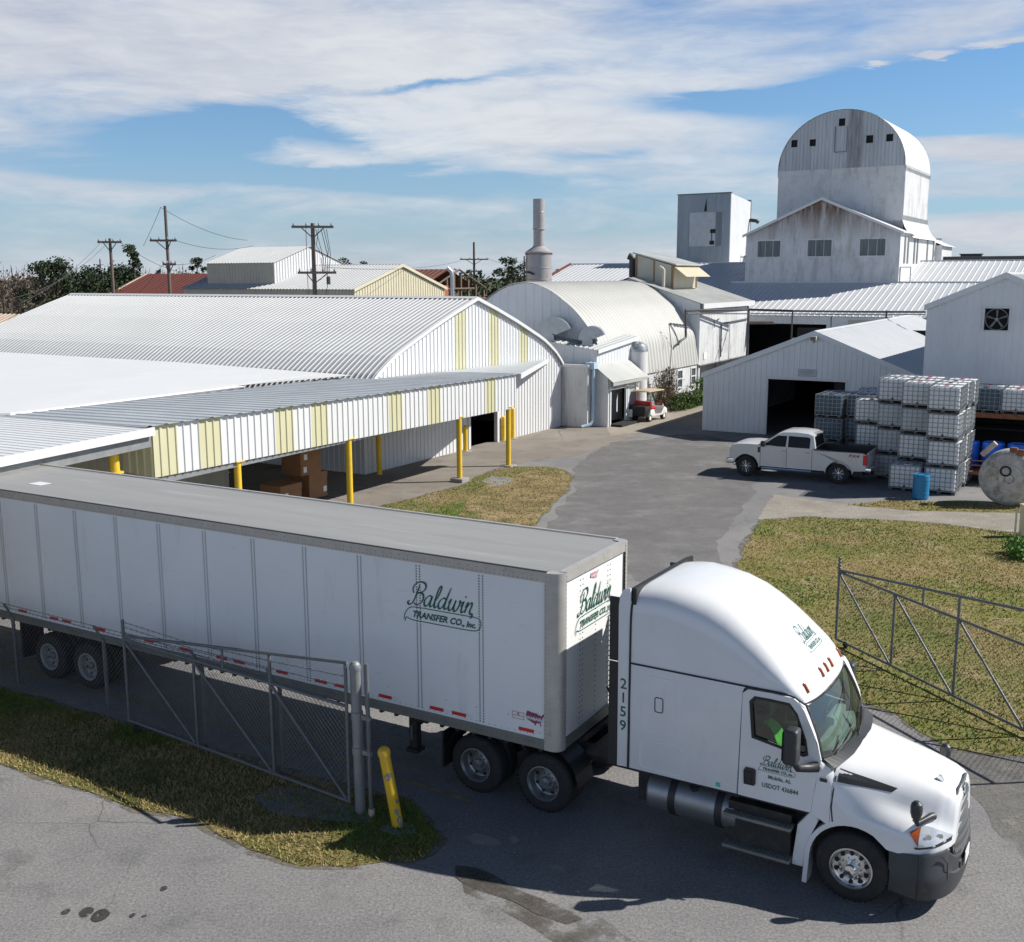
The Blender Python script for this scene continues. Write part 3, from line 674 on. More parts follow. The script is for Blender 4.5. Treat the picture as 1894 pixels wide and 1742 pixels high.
# round tank
g = V((7.75, 66.9)); t = thing('round_tank', 'white upright round tank with domed top behind the porch', 'tank', (g.x, g.y, 0))
mb = MB(); mb.lathe([(.66, 0), (.66, 4.1), (.655, 4.15)], (0, 0, 0), (0, 0, 1), 28); mb.build('shell', M['clad_white'], t, 40)
mb = MB(); mb.lathe([(.675, 4.05), (.675, 4.18), (.62, 4.36), (.46, 4.52), (.22, 4.62), (0, 4.65)], (0, 0, 0), (0, 0, 1), 28); mb.build('dome', M['duct'], t, 50)
mb = MB(); mb.cyl((-.35, -.55, 3.2), (-.45, -.75, 3.2), .17, None, 12); mb.build('nozzle', M['dark'], t, 40)
# ================================================================== the open shed, the fan building
shed = gable_building('open_shed', 'low grey-white shed with a wide dark doorway behind the pickup', 'shed', (10.81, 60.74), R(-30.2), 12.26, 30, 3.22, 5.68, M['clad_grey'], M['roof_shed'], .3, .02, 0, .12, M['clad_grey'], [(3.7, 7.85, 0, 3.07)], rp=.9, vover=.08)
mb = MB(); mb.box(3.6, 3.7, -.03, .1, 0, 3.07); mb.box(7.85, 7.95, -.03, .1, 0, 3.07); mb.box(3.6, 7.95, -.035, .1, 3.07, 3.2); mb.build('door_frame', M['clad_white'], shed)
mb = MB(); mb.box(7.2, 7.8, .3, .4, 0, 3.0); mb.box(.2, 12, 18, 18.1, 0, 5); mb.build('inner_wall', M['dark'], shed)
mb = MB(); mb.box(5.32, 6.3, -.06, -.02, 3.28, 3.68); sg = mb.build('sign_board', M['patch_light'], shed)
mb = MB()
for z0, z1, a, b in ((3.29, 3.31, 5.33, 6.29), (3.65, 3.67, 5.33, 6.29)): mb.box(a, b, -.065, -.06, z0, z1)
for r_, (z, n, s) in enumerate(((3.55, 15, .055), (3.45, 10, .075), (3.37, 8, .045))):
    for i in range(n):
        x = 5.40 + (.8 * (i + .1) / n if r_ < 2 else .2 + .4 * i / n); mb.box(x, x + .8 / n * (.62 if r_ < 2 else .3), -.068, -.06, z, z + s)
mb.build('sign_print', M['paper_ink'], sg)
fl = thing('floodlight', 'small box floodlight under the open shed gable peak', 'floodlight', (16.1, 57.6, 0), R(-30.2))
mb = MB(); mb.rbox(-.16, .16, -.4, -.14, 5.22, 5.45, .03); mb.build('housing', M['cream_grey'], fl)
mb = MB(); mb.tube([(0, -.02, 5.2), (0, -.2, 5.1), (0, -.26, 5.25)], .025, 6); mb.build('bracket', M['galv'], fl)
mb = MB(); mb.box(-.13, .13, -.415, -.402, 5.25, 5.42); mb.build('lens', M['pane'], fl)

fan = gable_building('fan_building', 'tall pale grey-white gabled building with a big square fan opening', 'building', (19.72, 51.75), GX, 6.7, 22, 7.22, 8.68, M['clad_grey'], M['roof_white'], .3, .02, 0, .12, M['clad_grey'], [(2.55, 3.6, 6.1, 7.1)], vover=.06)
ef = thing('exhaust_fan', 'dark five bladed wall fan in its square frame', 'fan', (19.72 + .857 * 3.07, 51.75 - .515 * 3.07, 6.6), GX)
mb = MB(); mb.holed([(-.6, -.58), (.6, -.58), (.6, .58), (-.6, .58)], [(-.52, -.5), (.52, -.5), (.52, .5), (-.52, .5)], -.06, .12); mb.build('frame', M['clad_white'], ef)
mb = MB(); mb.box(-.52, .52, .3, .32, -.5, .5); mb.build('back_plate', M['dark'], ef)
for k in range(5):
    a0 = R(90 + 72 * k); mb = MB(); c, s = math.cos(a0), math.sin(a0)
    mb.add([(c * r_ - s * q, .1 + (.05 if q > 0 else -.02), s * r_ + c * q) for r_, q in ((.06, -.03), (.06, .04), (.43, .06), (.43, -.04))], [(0, 1, 2, 3)]); mb.build('blade', M['galv_post'], ef)
mb = MB(); mb.cyl((0, .0, 0), (0, .16, 0), .08, None, 12); mb.lathe([(.47, .05), (.5, .05), (.5, .09), (.47, .09)], (0, 0, 0), (0, 1, 0), 28); mb.build('hub', M['galv_post'], ef)

# ================================================================== long roofs, gabled tower house, barrel tower
GXd = V((math.cos(GX), math.sin(GX))); GYd = V((-math.sin(GX), math.cos(GX)))
lr = thing('long_shed', 'long white ribbed shed with a dark open bay below the tower house', 'shed', (20.87, 98, 0), GX)
# local: x along GX from the tower house's near corner, y away; ridge at y = 0, eave at y = -9
LX0, LX1, EV = -1.2, 20.5, -8.5
mb = MB(); roof_sheet(mb, [(EV - .3, 5.47), (0, 8.03)], 0, LX1 - LX0, .5, .035)
for i, v in enumerate(mb.v): mb.v[i] = (LX0 + v[1] + max(0, (-v[0]) * .42) * (1 if v[1] < .01 else 0) * 0, v[0], v[2])
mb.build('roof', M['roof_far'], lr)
mb = MB(); mb.box(LX0, LX1, -.15, .15, 7.98, 8.1); mb.build('ridge_cap', M['roof_far'], lr)
mb = MB(); wall_sheet(mb, (LX0, EV), (LX1, EV), 0, 5.6, .5, .02, [(4.4, 10.9, 0, 4.8)]); mb.build('front_wall', M['clad_grey'], lr)
mb = MB(); mb.box(11.4, 13.4, EV - .05, EV - .03, 2, 5.2); mb.build('dull_panel', M['cream_grey'], lr)
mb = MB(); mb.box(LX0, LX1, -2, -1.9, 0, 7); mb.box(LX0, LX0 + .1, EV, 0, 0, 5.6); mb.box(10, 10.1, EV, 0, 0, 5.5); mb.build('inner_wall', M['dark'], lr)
# storage tank lying in the open bay
st = thing('horizontal_tank', 'shiny horizontal cylinder lying in front of the dark bay', 'tank', (21.6, 84.5, 0), GX)
mb = MB(); mb.lathe([(.0, 0), (.5, .05), (.85, .3), (.85, 4.4), (.5, 4.65), (0, 4.7)], (0, 0, 3.0), (1, 0, 0), 24); mb.build('shell', M['duct'], st, 40)
mb = MB(); mb.box(.8, 1.1, -.6, .6, 0, 2.5); mb.box(3.4, 3.7, -.6, .6, 0, 2.5); mb.build('saddle', M['galv_post'], st)

br = thing('long_back_building', 'very long white ribbed roof running behind the tower house', 'building', (18.63, 110, 0), GX)
mb = MB(); roof_sheet(mb, [(-11, 6.9), (0, 9.85)], 0, 52, .5, .035); roof_sheet(mb, [(0, 9.85), (9, 7.4)], 0, 52, .5, .035)
for i, v in enumerate(mb.v): mb.v[i] = (-13.9 + v[1], v[0], v[2])
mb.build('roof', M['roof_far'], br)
mb = MB(); wall_sheet(mb, (-14.2, -10.8), (37.8, -10.8), 0, 6.9, .5, .02); mb.build('front_wall', M['clad_grey'], br)
mb = MB(); mb.prism([(-10.8, 0), (8.8, 0), (8.8, 7.4), (0, 9.8), (-10.8, 6.9)], -14.2, -14.15, plane='yz'); mb.prism([(-10.8, 0), (8.8, 0), (8.8, 7.4), (0, 9.8), (-10.8, 6.9)], 37.7, 37.75, plane='yz'); mb.build('end_wall', M['clad_grey'], br)
mb = MB(); mb.prism([(-11.1, 6.82), (0, 9.78), (0, 10.0), (-11.1, 7.02)], -14.42, -14.3, plane='yz'); mb.build('verge_trim', M['rust_roof'], br)
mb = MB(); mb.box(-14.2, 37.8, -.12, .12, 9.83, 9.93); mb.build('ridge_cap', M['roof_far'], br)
for k, (x, w) in enumerate(((23.5, 1.6), (29.5, 1.7))):
    g = V((18.6, 110)) + GXd * x + GYd * 14
    mb = MB(); mb.box(-w * .6, w * .6, -.4, .4, 9.0, 10.6); mb.box(-w * .6 - .1, w * .6 + .1, -.5, .5, 10.6, 10.7)
    tag(mb.build('ridge_vent', M['pipe_dark'], None, None, (g.x, g.y, 0), GX), ['dark ridge vent box nearer the barrel tower', 'dark ridge vent box further from the barrel tower'][k], 'roof vent', 'dark vents on the far ridge')
mb = MB(); g = V((18.6, 110)) + GXd * 26 + GYd * 14; mb.box(-16, 16, -6, 6, 0, 10.2); mb.box(-16.2, 16.2, -6.2, 6.2, 10.2, 10.35)
tag(mb.build('far_flat_building', M['cable'], None, None, (g.x, g.y, 0), GX), 'dark flat roof edge showing over the furthest white roof', 'building')

TW = 13.2
th = thing('tower_house', 'tall white gabled house with rust streaks and three wide windows', 'building', (20.87, 98, 0), GX)
gf = gable_fn(TW, 12.2, 15.03)
wn = [(1.05, 3.15), (5.5, 7.6), (9.9, 12.05)]
mb = MB(); wall_sheet(mb, (0, 0), (TW, 0), 0, lambda u: gf(u) - .05, .6, 0., [(a, b, 10.2, 11.65) for a, b in wn]); mb.build('front_wall', M['plaster_rust'], th)
for a, b in wn:
    mb = MB(); mb.holed([(a - .08, 10.12), (b + .08, 10.12), (b + .08, 11.73), (a - .08, 11.73)], [(a + .04, 10.24), (b - .04, 10.24), (b - .04, 11.6), (a + .04, 11.6)], -.05, .06)
    for k in range(1, 3): x = lerp(a, b, k / 3); mb.box(x - .018, x + .018, -.0, .03, 10.24, 11.6)
    w_ = mb.build('window', M['plaster'], th)
    mb = MB()
    for k in range(12): x0, x1 = lerp(a, b, k / 12), lerp(a, b, (k + 1) / 12); mb.quad((x0, .06, 10.2), (x1, .12 if k % 2 else .08, 10.2), (x1, .12 if k % 2 else .08, 11.65), (x0, .06, 11.65))
    mb.build('pane', M['louvre'], w_)
SD = 5.2
mb = MB(); wall_sheet(mb, (TW, 0), (TW, 19), 0, lambda u: 12.15 if u < SD else 11.9, .6, 0.); mb.build('side_wall', M['clad_white'], th)
for y in (1.6, 2.9, 5.6, 6.9, 11.5, 14.5):
    mb = MB(); mb.box(TW + .01, TW + .04, y, y + .55, 9.6, 11.85); mb.build('slot_window', M['louvre'], th)
mb = MB(); wall_sheet(mb, (0, 19), (0, 0), 0, 12.15, .6, 0.); wall_sheet(mb, (TW, 19), (0, 19), 0, 12.15, .6, 0.); mb.build('back_wall', M['plaster'], th)
sl = (15.03 - 12.2) / (TW / 2)
mb = MB(); mb.loft([[(-.25, y, 12.2 - .25 * sl), (TW / 2, y, 15.09)] for y in (-.25, SD + .6)], closed=False); mb.loft([[(TW / 2, y, 15.09), (TW + .3, y, 12.2 - .3 * sl)] for y in (-.25, SD + .2)], closed=False); mb.build('roof', M['clad_white'], th)
mb = MB()
for a, b in (((-.25, 12.2 - .25 * sl), (TW / 2, 15.09)), ((TW / 2, 15.09), (TW + .3, 12.2 - .3 * sl))): mb.prism([(a[0], a[1] - .16), (b[0], b[1] - .16), (b[0], b[1] + .06), (a[0], a[1] + .06)], -.33, -.25)
mb.build('verge_trim', M['clad_white'], th)
mb = MB(); mb.holed([(TW + .02, 8.1), (TW + .9, 8.1), (TW + .9, 9.3), (TW + .02, 9.3)], [(TW + .08, 8.1), (TW + .84, 8.1), (TW + .84, 9.24), (TW + .08, 9.24)], .35, .42); mb.build('pipe_hoop', M['galv'], th)

bt = thing('barrel_tower', 'tall white tower with half round ribbed barrel roof and small square openings', 'tower', tuple(V((20.87, 98)) + GXd * 1.42 + GYd * 4) + (0,), GX)
BW, BL, BZ = 11.05, 10.7, 17.83
mb = MB()
for a, b, c, d in (((0, 0), (BW, 0), 11, BZ), ((BW, 0), (BW, BL), 13.0, BZ), ((BW, BL), (0, BL), 11, BZ), ((0, BL), (0, 0), 11, BZ)): wall_sheet(mb, a, b, c, d, .6, 0)
mb.build('wall', M['plaster'], bt)
n = 28; arc = [(BW / 2 + BW / 2 * math.cos(math.pi * i / n), BZ + BW / 2 * .895 * math.sin(math.pi * i / n)) for i in range(n + 1)]
az = lambda u: BZ + BW / 2 * .895 * math.sqrt(max(0, 1 - ((u - BW / 2) / (BW / 2)) ** 2))
ops = [(5.2, 5.75, 21.42, 22.05), (1.08, 1.63, 19.88, 20.5), (2.72, 3.27, 19.87, 20.46), (7.63, 8.2, 19.84, 20.48), (9.3, 9.87, 19.87, 20.47)]
mb = MB(); wall_sheet(mb, (0, -.04), (BW, -.04), BZ, az, .32, .06, ops, lambda u: 1 if 6.1 < u < 7.2 else 0); mb.build('front_gable', [M['corr_grey'], M['corr_dark']], bt)
mb = MB(); wall_sheet(mb, (BW, BL), (0, BL), BZ, az, .32, .05); mb.build('back_gable', M['corr_grey'], bt)
mb = MB(); mb.loft([[(x, y, z + .03) for x, z in arc] for y in (-.2, BL + .2)], closed=False); mb.build('roof', M['roof_bright'], bt, 60)
for a, b, c, d in ops:
    mb = MB(); mb.box(a - .03, b + .03, .15, .17, c - .03, d + .03); mb.build('opening', M['dark'], bt)
mb = MB(); mb.box(4.92, 6.03, -.14, -.09, 19.2, 19.26); mb.box(4.92, 4.98, -.14, -.09, 19.26, 21.4); mb.box(5.97, 6.03, -.14, -.09, 19.26, 21.4); dr_ = mb.build('hatch_frame', M['patch_dark'], bt)
mb = MB(); mb.box(-.05, BW + .05, -.07, -.01, BZ - .5, BZ + .02); mb.build('belt_board', M['plaster'], bt)
mb = MB()
for k in range(26): y = .15 + k * .43; mb.box(BW + .01, BW + .03, y, y + .12, BZ - .42, BZ - .1); mb.box(BW + .01, BW + .03, y, y + .12, 13.3, 13.7)
mb.build('vent_slots', M['patch_dark'], bt)
# flared skirt roof on the sunlit side of the tower
mb = MB(); sk = [(BW + .02, 13.25), (BW + .2, 12.75), (BW + .5, 12.25), (BW + 1.05, 11.75)]
mb.loft([[(x + (0 if y < BL else .0), y + (x - BW) * .0, z) for x, z in sk] for y in (-.2, 3, 6, 9, BL + .5)], closed=False)
mb.loft([[(BW + .02 + (x - BW) * .0, .0, z) for x, z in sk], [(BW - 2.5, .0, z) for x, z in sk]], closed=False)
mb.build('skirt_roof', M['clad_white'], bt, 60)
mb = MB(); wall_sheet(mb, (BW + 1.3, 12), (BW + 1.3, 17.5), 0, 11.4, .6, 0.); wall_sheet(mb, (BW - 1, 12), (BW + 1.3, 12), 0, 11.4, .6, 0); mb.loft([[(BW - .3, y, 12.1), (BW + 1.6, y, 11.3)] for y in (11.8, 18)], closed=False); mb.build('side_wing', M['clad_white'], bt)

# square galvanised tower
sq = thing('square_tower', 'square patched galvanised tower with a flat top', 'tower', (17.26, 115, 0), GX)
mb = MB(); mb.prism([(0, 0), (5.71, 0), (5.71, 16.82), (0, 16.8)], 0, .2); mb.build('front_wall', M['galv_tower'], sq)
mb = MB(); mb.prism([(0.2, 0), (6.4, 0), (6.4, 16.25), (.2, 16.8)], 5.52, 5.71, plane='yz'); mb.build('side_wall', M['clad_grey'], sq)
mb = MB(); mb.box(0, 5.75, 6.2, 6.4, 0, 16.5); mb.prism([(0.2, 0), (6.2, 0), (6.2, 16.5), (.2, 16.7)], 0, .2, plane='yz'); mb.build('back_wall', M['galv_tower'], sq)
mb = MB(); mb.prism([(-.06, 16.81), (5.78, 16.83), (5.78, 16.93), (-.06, 16.91)], -.06, .3); mb.build('roof', M['galv'], sq)
mb = MB(); mb.box(1.35, 4.2, -.03, -.005, 11.6, 15.0); mb.build('patch_panel', M['patch_light'], sq)
for x0, x1, z0, z1 in ((.1, 1.3, 8, 14.9), (4.25, 4.85, 11.6, 15.0), (3.2, 4.9, 8.6, 11.5)): mb = MB(); mb.box(x0, x1, -.025, -.004, z0, z1); mb.build('patch_panel', M['patch_dark'] if x0 > 4 else M['galv_tower'], sq)
mb = MB(); mb.prism([(2.9, 15.1), (3.2, 15.1), (3.15, 16.4)], -.02, -.006); mb.box(3.65, 4.2, -.06, -.031, 12.9, 13.3); mb.box(3.6, 4.1, -.06, -.031, 11.75, 12.15); mb.box(3.8, 3.86, -.08, -.03, 12.1, 13.0); mb.build('opening', M['dark'], sq)
mb = MB(); mb.tube([(5.73, 6.0, 14.4), (6.4, 6.2, 14.3), (6.6, 6.3, 14.1)], .18, 8); mb.build('wall_lamp', M['black'], sq)
mb = MB()
mb.box(5.73, 7.2, 4.6, 6.2, 10.6, 10.7); mb.tube([(5.73, 5, 9.2), (7.1, 5, 10.6)], .08, 5); mb.tube([(7.1, 4.6, 10.7), (7.1, 4.6, 12.3)], .05, 5); mb.tube([(7.1, 6.1, 10.7), (7.1, 6.1, 13)], .05, 5); mb.tube([(7.1, 4.6, 12.0), (7.1, 6.1, 12.0)], .05, 5); mb.tube([(6.2, 5.2, 7.), (6.2, 5.2, 10.6)], .1, 5)
mb.build('side_platform', M['galv_post'], sq)

# steel chimney
X = 2.62; ch = thing('steel_chimney', 'tall steel chimney with narrow flue on a wide stained base', 'chimney', (X, 105, 0))
mb = MB(); mb.lathe([(1.26, 0), (1.26, 10.75), (1.31, 10.77), (1.31, 10.9)], (0, 0, 0), (0, 0, 1), 32)
for z in (8.3, 9.4): mb.lathe([(1.285, z), (1.30, z + .02), (1.285, z + .04)], (0, 0, 0), (0, 0, 1), 32)
mb.build('base', M['stack'], ch, 40)
mb = MB(); mb.lathe([(1.26, 10.9), (.56, 11.4), (.56, 11.5)], (0, 0, 0), (0, 0, 1), 32); mb.build('cone', M['stack'], ch, 40)
mb = MB(); mb.lathe([(.52, 11.5), (.52, 12.95), (.6, 12.97), (.6, 13.03), (.555, 13.05), (.555, 15.8), (.5, 15.8), (.5, 14)], (0, 0, 0), (0, 0, 1), 28); mb.lathe([(.56, 14.55), (.575, 14.57), (.56, 14.6)], (0, 0, 0), (0, 0, 1), 28); mb.build('flue', M['stack'], ch, 40)
mb = MB(); mb.tube([(-1.4, -.3, 7.6), (-1.4, -.3, 10.5)], .07, 6); mb.tube([(-1.4, -.3, 9.0), (-1.0, -1., 9.0), (-.5, -1.35, 8.8)], .1, 6); mb.build('side_pipe', M['pipe_dark'], ch)
mb = MB()
for k in range(40):
    a = 2 * math.pi * k / 40; mb.box(1.27 * math.cos(a) - .03, 1.27 * math.cos(a) + .03, 1.27 * math.sin(a) - .03, 1.27 * math.sin(a) + .03, 10.62, 10.82)
mb.build('bolt_ring', M['rust'], ch)

# cream gabled building with roof house
yb = gable_building('cream_building', 'cream yellow gabled metal building with white roof beyond the warehouse', 'building', (-14.35, 100), GY, 14.5, 22.2, 7.54, 9.77, M['cream_grey'], M['roof_white'], .4, .05, 0, .25, M['yellow_wall'], front_mat=M['yellow_wall'])
rh = thing('roof_house', 'white roof house with its own gable sitting on the cream building', 'roof house', tuple(V((-14.35, 100)) + V((math.cos(GY), math.sin(GY))) * 1.4 + V((-math.sin(GY), math.cos(GY))) * 11) + (0,), GY)
g3 = gable_fn(10.2, 10.0, 11.6)
mb = MB(); wall_sheet(mb, (0, 0), (10.2, 0), 7.6, lambda u: g3(u) - .03, .4, .05); mb.build('front_wall', M['clad_white'], rh)
mb = MB(); wall_sheet(mb, (0, 9.2), (0, 0), 7.4, 10.0, .4, .05); mb.build('side_wall', M['cream_grey'], rh)
mb = MB(); wall_sheet(mb, (10.2, 0), (10.2, 9.2), 7.4, 10., .4, .05); mb.build('side_wall', M['cream_grey'], rh)
mb = MB(); roof_sheet(mb, [(-.2, 9.97), (5.1, 11.64)], -.15, 9.4, .4, .05); roof_sheet(mb, [(5.1, 11.64), (10.4, 9.97)], -.15, 9.4, .4, .05); mb.build('roof', M['roof_white'], rh)
# rusty barns
rb = thing('rust_red_barn', 'broad old barn with a rust red roof among the trees', 'barn', (-46.6, 116.4, 0), GX)
mb = MB(); roof_sheet(mb, [(0, 4.9), (10, 9.0)], 0, 13, .7, .05); roof_sheet(mb, [(10, 9.0), (20, 4.9)], 0, 13, .7, .05)
for i, v in enumerate(mb.v): mb.v[i] = (v[1], v[0], v[2])
mb.build('roof', M['rust_roof'], rb)
mb = MB(); mb.prism([(0.2, 0), (19.8, 0), (19.8, 4.9), (10, 8.9), (.2, 4.9)], .1, .2, plane='yz'); mb.prism([(0.2, 0), (19.8, 0), (19.8, 4.9), (10, 8.9), (.2, 4.9)], 12.8, 12.9, plane='yz'); mb.build('end_wall', M['rust_wall'], rb)
mb = MB(); mb.box(.1, 12.9, .1, .2, 0, 4.9); mb.build('front_wall', M['rust_wall'], rb)
mb = MB(); mb.prism([(-.1, 4.85), (10, 8.98), (10, 9.12), (-.1, 5.0)], -.1, .05, plane='yz'); mb.build('verge_trim', M['rust_light'], rb)
bb = thing('brown_barn', 'derelict brown barn with an open timber gable', 'barn', (-9.0, 123, 0), GY)
mb = MB(); roof_sheet(mb, [(-.3, 7.2), (5.8, 9.45)], 1.5, 16, .7, .05); roof_sheet(mb, [(5.8, 9.45), (11.9, 7.2)], 1.5, 16, .7, .05); mb.build('roof', M['rust_brown'], bb)
mb = MB(); mb.box(0, 3.4, .0, .12, 0, 7.6); mb.box(0, .12, .12, 16, 0, 7.2); mb.build('front_wall', M['rust_wall'], bb)
mb = MB(); mb.box(0, 11.6, 8, 8.1, 0, 7.3); mb.box(11.5, 11.6, 6, 16, 0, 7.2); mb.build('back_wall', M['dark'], bb)
mb = MB()
for x in (3.5, 5.0, 6.4, 8.0, 9.6, 11.4): mb.box(x - .12, x + .12, 0.2, .45, 0, 7.2 + (5.8 - abs(x - 5.8)) * .36)
for a, b in (((0, 7.2), (5.8, 9.4)), ((5.8, 9.4), (11.6, 7.2)), ((3.5, 6), (11.5, 6)), ((3.5, 3.4), (6.4, 6)), ((8, 3.4), (11.3, 6)), ((2.5, 7.2), (9, 7.2))): mb.tube([(a[0], .1, a[1]), (b[0], .1, b[1])], .12, 5)
mb.build('timber_frame', M['wood'], bb)
# rusty low roof far to the side
lo = thing('low_rusty_shed', 'low shed with a streaky pale rusty roof beside the bare woods', 'shed', (-44, 83, 0), GX)
mb = MB(); roof_sheet(mb, [(-7, 3.2), (0, 6.05)], 0, 26, .5, .05)
for i, v in enumerate(mb.v): mb.v[i] = (-10 + v[1], v[0], v[2])
mb.build('roof', M['rust_light'], lo)
mb = MB(); mb.box(-10, 16, -6.8, -6.7, 0, 3.2); mb.box(-10, 16, -.1, 0, 0, 6); mb.build('wall', M['rust_wall'], lo)

# bent silver vent pipe
X = at_depth(836, 82); mb = MB(); mb.tube([(X, 82, 0), (X, 82, 8.6), (X - .05, 82, 8.95), (X - .35, 82, 9.25)], .16, 10)
tag(mb.build('vent_pipe', M['duct'], None, 40), 'bent silver vent pipe rising over the warehouse ridge', 'vent pipe')

# overhead pipe run
pr = thing('pipe_run', 'dark overhead pipe run on thin posts above the open shed', 'pipe', (0, 0, 0))
def air(px, py, Y): d = FWD + RIGHT * ((px - PW / 2) / CAM_F) - UP * ((py - PH / 2) / CAM_F); return CAMP + d * (Y / d.y)
mb = MB(); mb.tube([air(1268, 574, 74.4), air(1384, 572.5, 82), air(1466, 575, 80)], .085, 8); mb.tube([air(1268, 574, 74.4), air(1268.5, 624, 74.0), air(1258, 631, 73.4), air(1254, 637, 73.2)], .085, 8); mb.tube([air(1271, 580, 74.6), air(1384, 580, 82)], .05, 6); mb.build('dark_pipe', M['pipe_dark'], pr)
mb = MB(); mb.tube([air(1466, 575, 80), air(1585, 576.5, 76), air(1712, 577, 72)], .075, 8); mb.tube([air(1390, 580, 81), air(1712, 581.5, 72)], .04, 6); mb.build('pale_pipe', M['galv'], pr)
for px, Y in ((1466, 80), (1384, 82.2), (1640, 74)):
    p = air(px, 574 if px > 1400 else 566, Y); mb = MB(); mb.cyl((p.x, p.y, 0), tuple(p), .06, None, 8); mb.build('post', M['pipe_dark'], pr)
mb = MB(); mb.tube([air(1237, 598, 72.2), air(1256, 632, 73.0)], .02, 4); mb.tube([air(1237, 598, 72.2), air(1242, 640, 71.8), air(1238, 700, 71.6)], .025, 4); mb.build('hanging_cable', M['cable'], pr)
# timber rack by the annex corner
rk = thing('timber_rack', 'small rack of brown planks on the annex corner', 'rack', tuple(air(1400, 596, 86)))
mb = MB()
for k in range(6): mb.box(-.9 + .05 * k, 1.2 - .2 * (k % 3), -.6 + .2 * k, -.45 + .2 * k, -.05 + .03 * (k % 2), .05 + .03 * (k % 2))
mb.build('plank', M['wood_brown'], rk)
mb = MB(); mb.box(-1, 1.4, -.7, -.62, -.12, -.06); mb.box(-1, -.92, -.7, .7, -.12, -.06); mb.build('bracket', M['galv'], rk)
# ================================================================== lettering
def ribbon(path, width):
    """flat brush stroke along a 2-D path; width(i, direction)"""
    P = [V((p[0], p[1])) for p in path]; L_, R_ = [], []
    for i, p in enumerate(P):
        d = P[min(i + 1, len(P) - 1)] - P[max(i - 1, 0)]
        if d.length < 1e-6: d = V((1, 0))
        d.normalize(); n = V((-d.y, d.x)); w = width(i / (len(P) - 1), d) / 2
        L_.append(p + n * w); R_.append(p - n * w)
    vs = L_ + R_; k = len(P)
    return vs, [(i, k + i, k + i + 1, i + 1) for i in range(k - 1)]

SCRIPT = {
 'B': ([[(.42, 1.85), (.34, 1.2), (.22, .45), (.02, .0), (-.28, -.08), (-.38, .14), (-.22, .25)],
        [(-.02, 1.0), (-.18, 1.35), (-.08, 1.8), (.35, 2.08), (.85, 2.05), (1.08, 1.72), (.95, 1.32), (.5, 1.08), (.42, 1.02), (.55, 1.1), (.95, 1.02), (1.1, .6), (.9, .15), (.5, -.02), (.25, .12)]], 1.22),
 'a': ([[(.72, .85), (.48, 1.0), (.16, .72), (.06, .3), (.24, .0), (.5, .15), (.70, .8), (.74, .95), (.68, .4), (.74, .04), (.95, .1), (1.08, .3)]], .98),
 'l': ([[(.0, .25), (.32, 1.0), (.46, 1.75), (.34, 2.0), (.2, 1.6), (.12, .6), (.2, .04), (.38, .06), (.52, .28)]], .48),
 'd': ([[(.72, .85), (.48, 1.0), (.16, .72), (.06, .3), (.24, .0), (.5, .15), (.70, .8)], [(.92, 2.0), (.80, 1.3), (.70, .4), (.76, .04), (.95, .1), (1.08, .3)]], 1.0),
 'w': ([[(.0, .6), (.16, 1.0), (.2, .85), (.12, .35), (.24, .0), (.48, .12), (.64, .6), (.70, .98), (.64, .45), (.74, .0), (1.0, .15), (1.14, .7), (1.10, 1.0), (1.22, .86), (1.36, .9)]], 1.28),
 'i': ([[(.0, .5), (.2, .98), (.14, .4), (.2, .02), (.38, .06), (.5, .26)], [(.26, 1.36), (.30, 1.5)]], .46),
 'n': ([[(.0, .5), (.18, .98), (.12, .4), (.10, .0)], [(.12, .35), (.36, .88), (.56, .98), (.60, .7), (.54, .25), (.64, .0), (.82, .0), (.86, -.3), (.66, -.36)]], .9)}

def text_polys(s, size=1.0, shear=0.0, bold=0.0, align='LEFT', sx=1.0):
    cu = bpy.data.curves.new('lettering', 'FONT'); cu.body = s; cu.size = size; cu.shear = shear; cu.offset = bold; cu.align_x = align; cu.resolution_u = 2
    o = bpy.data.objects.new('lettering', cu); me = bpy.data.meshes.new_from_object(o)
    vs = [V((v.co.x * sx, v.co.y)) for v in me.vertices]; fs = [tuple(p.vertices) for p in me.polygons]
    bpy.data.objects.remove(o); bpy.data.meshes.remove(me); bpy.data.curves.remove(cu)
    return vs, fs

def logo_polys():
    """the company's script name over a swash banner, about 1.5 wide and 0.66 high, base at (0, 0)"""
    vs, fs = [], []
    def put(v, f):
        n = len(vs); vs.extend(v); fs.extend(tuple(i + n for i in q) for q in f)
    x = .10; sc = .196; sh = .30
    nib = R(38)
    for ch in 'Baldwin':
        strokes, adv = SCRIPT[ch]
        for st in strokes:
            p = catmull([V((a, b, 0)) for a, b in st], 7)
            p = [V((q.x + sh * q.y, q.y)) for q in p]
            def wd(t, d): return (.085 + .135 * abs(math.sin(math.atan2(d.y, d.x) - nib)) ** 1.2) * (.55 + .45 * min(1, 6 * t, 6 * (1 - t)))
            v, f = ribbon(p, wd); put([V((x + q.x * sc, .285 + q.y * sc)) for q in v], f)
        x += adv * sc
    out = catmull([V(q + (0,)) for q in ((-.06, -.01), (-.03, .10), (.06, .205), (.22, .235), (.7, .238), (1.2, .240), (1.36, .242), (1.475, .215), (1.50, .12), (1.44, .03), (1.30, .0), (.9, -.004), (.4, -.004), (.1, .0), (.0, .03), (-.045, -.045))], 5)
    v, f = ribbon(out, lambda t, d: .015); put(v, f)
    v, f = text_polys('TRANSFER CO.,', .157, .32, .005, 'LEFT', .98); put([V((q.x + .11, q.y + .055)) for q in v], f)
    wmax = max(q.x for q in v) + .11
    v, f = text_polys('Inc.', .135, .32, .005); put([V((q.x + wmax + .03, q.y + .055)) for q in v], f)
    return vs, fs
LOGO = logo_polys()

def decal(name, polys, fn, m, parent):
    mb = MB(); mb.add([fn(p) for p in polys[0]], polys[1]); return mb.build(name, m, parent)

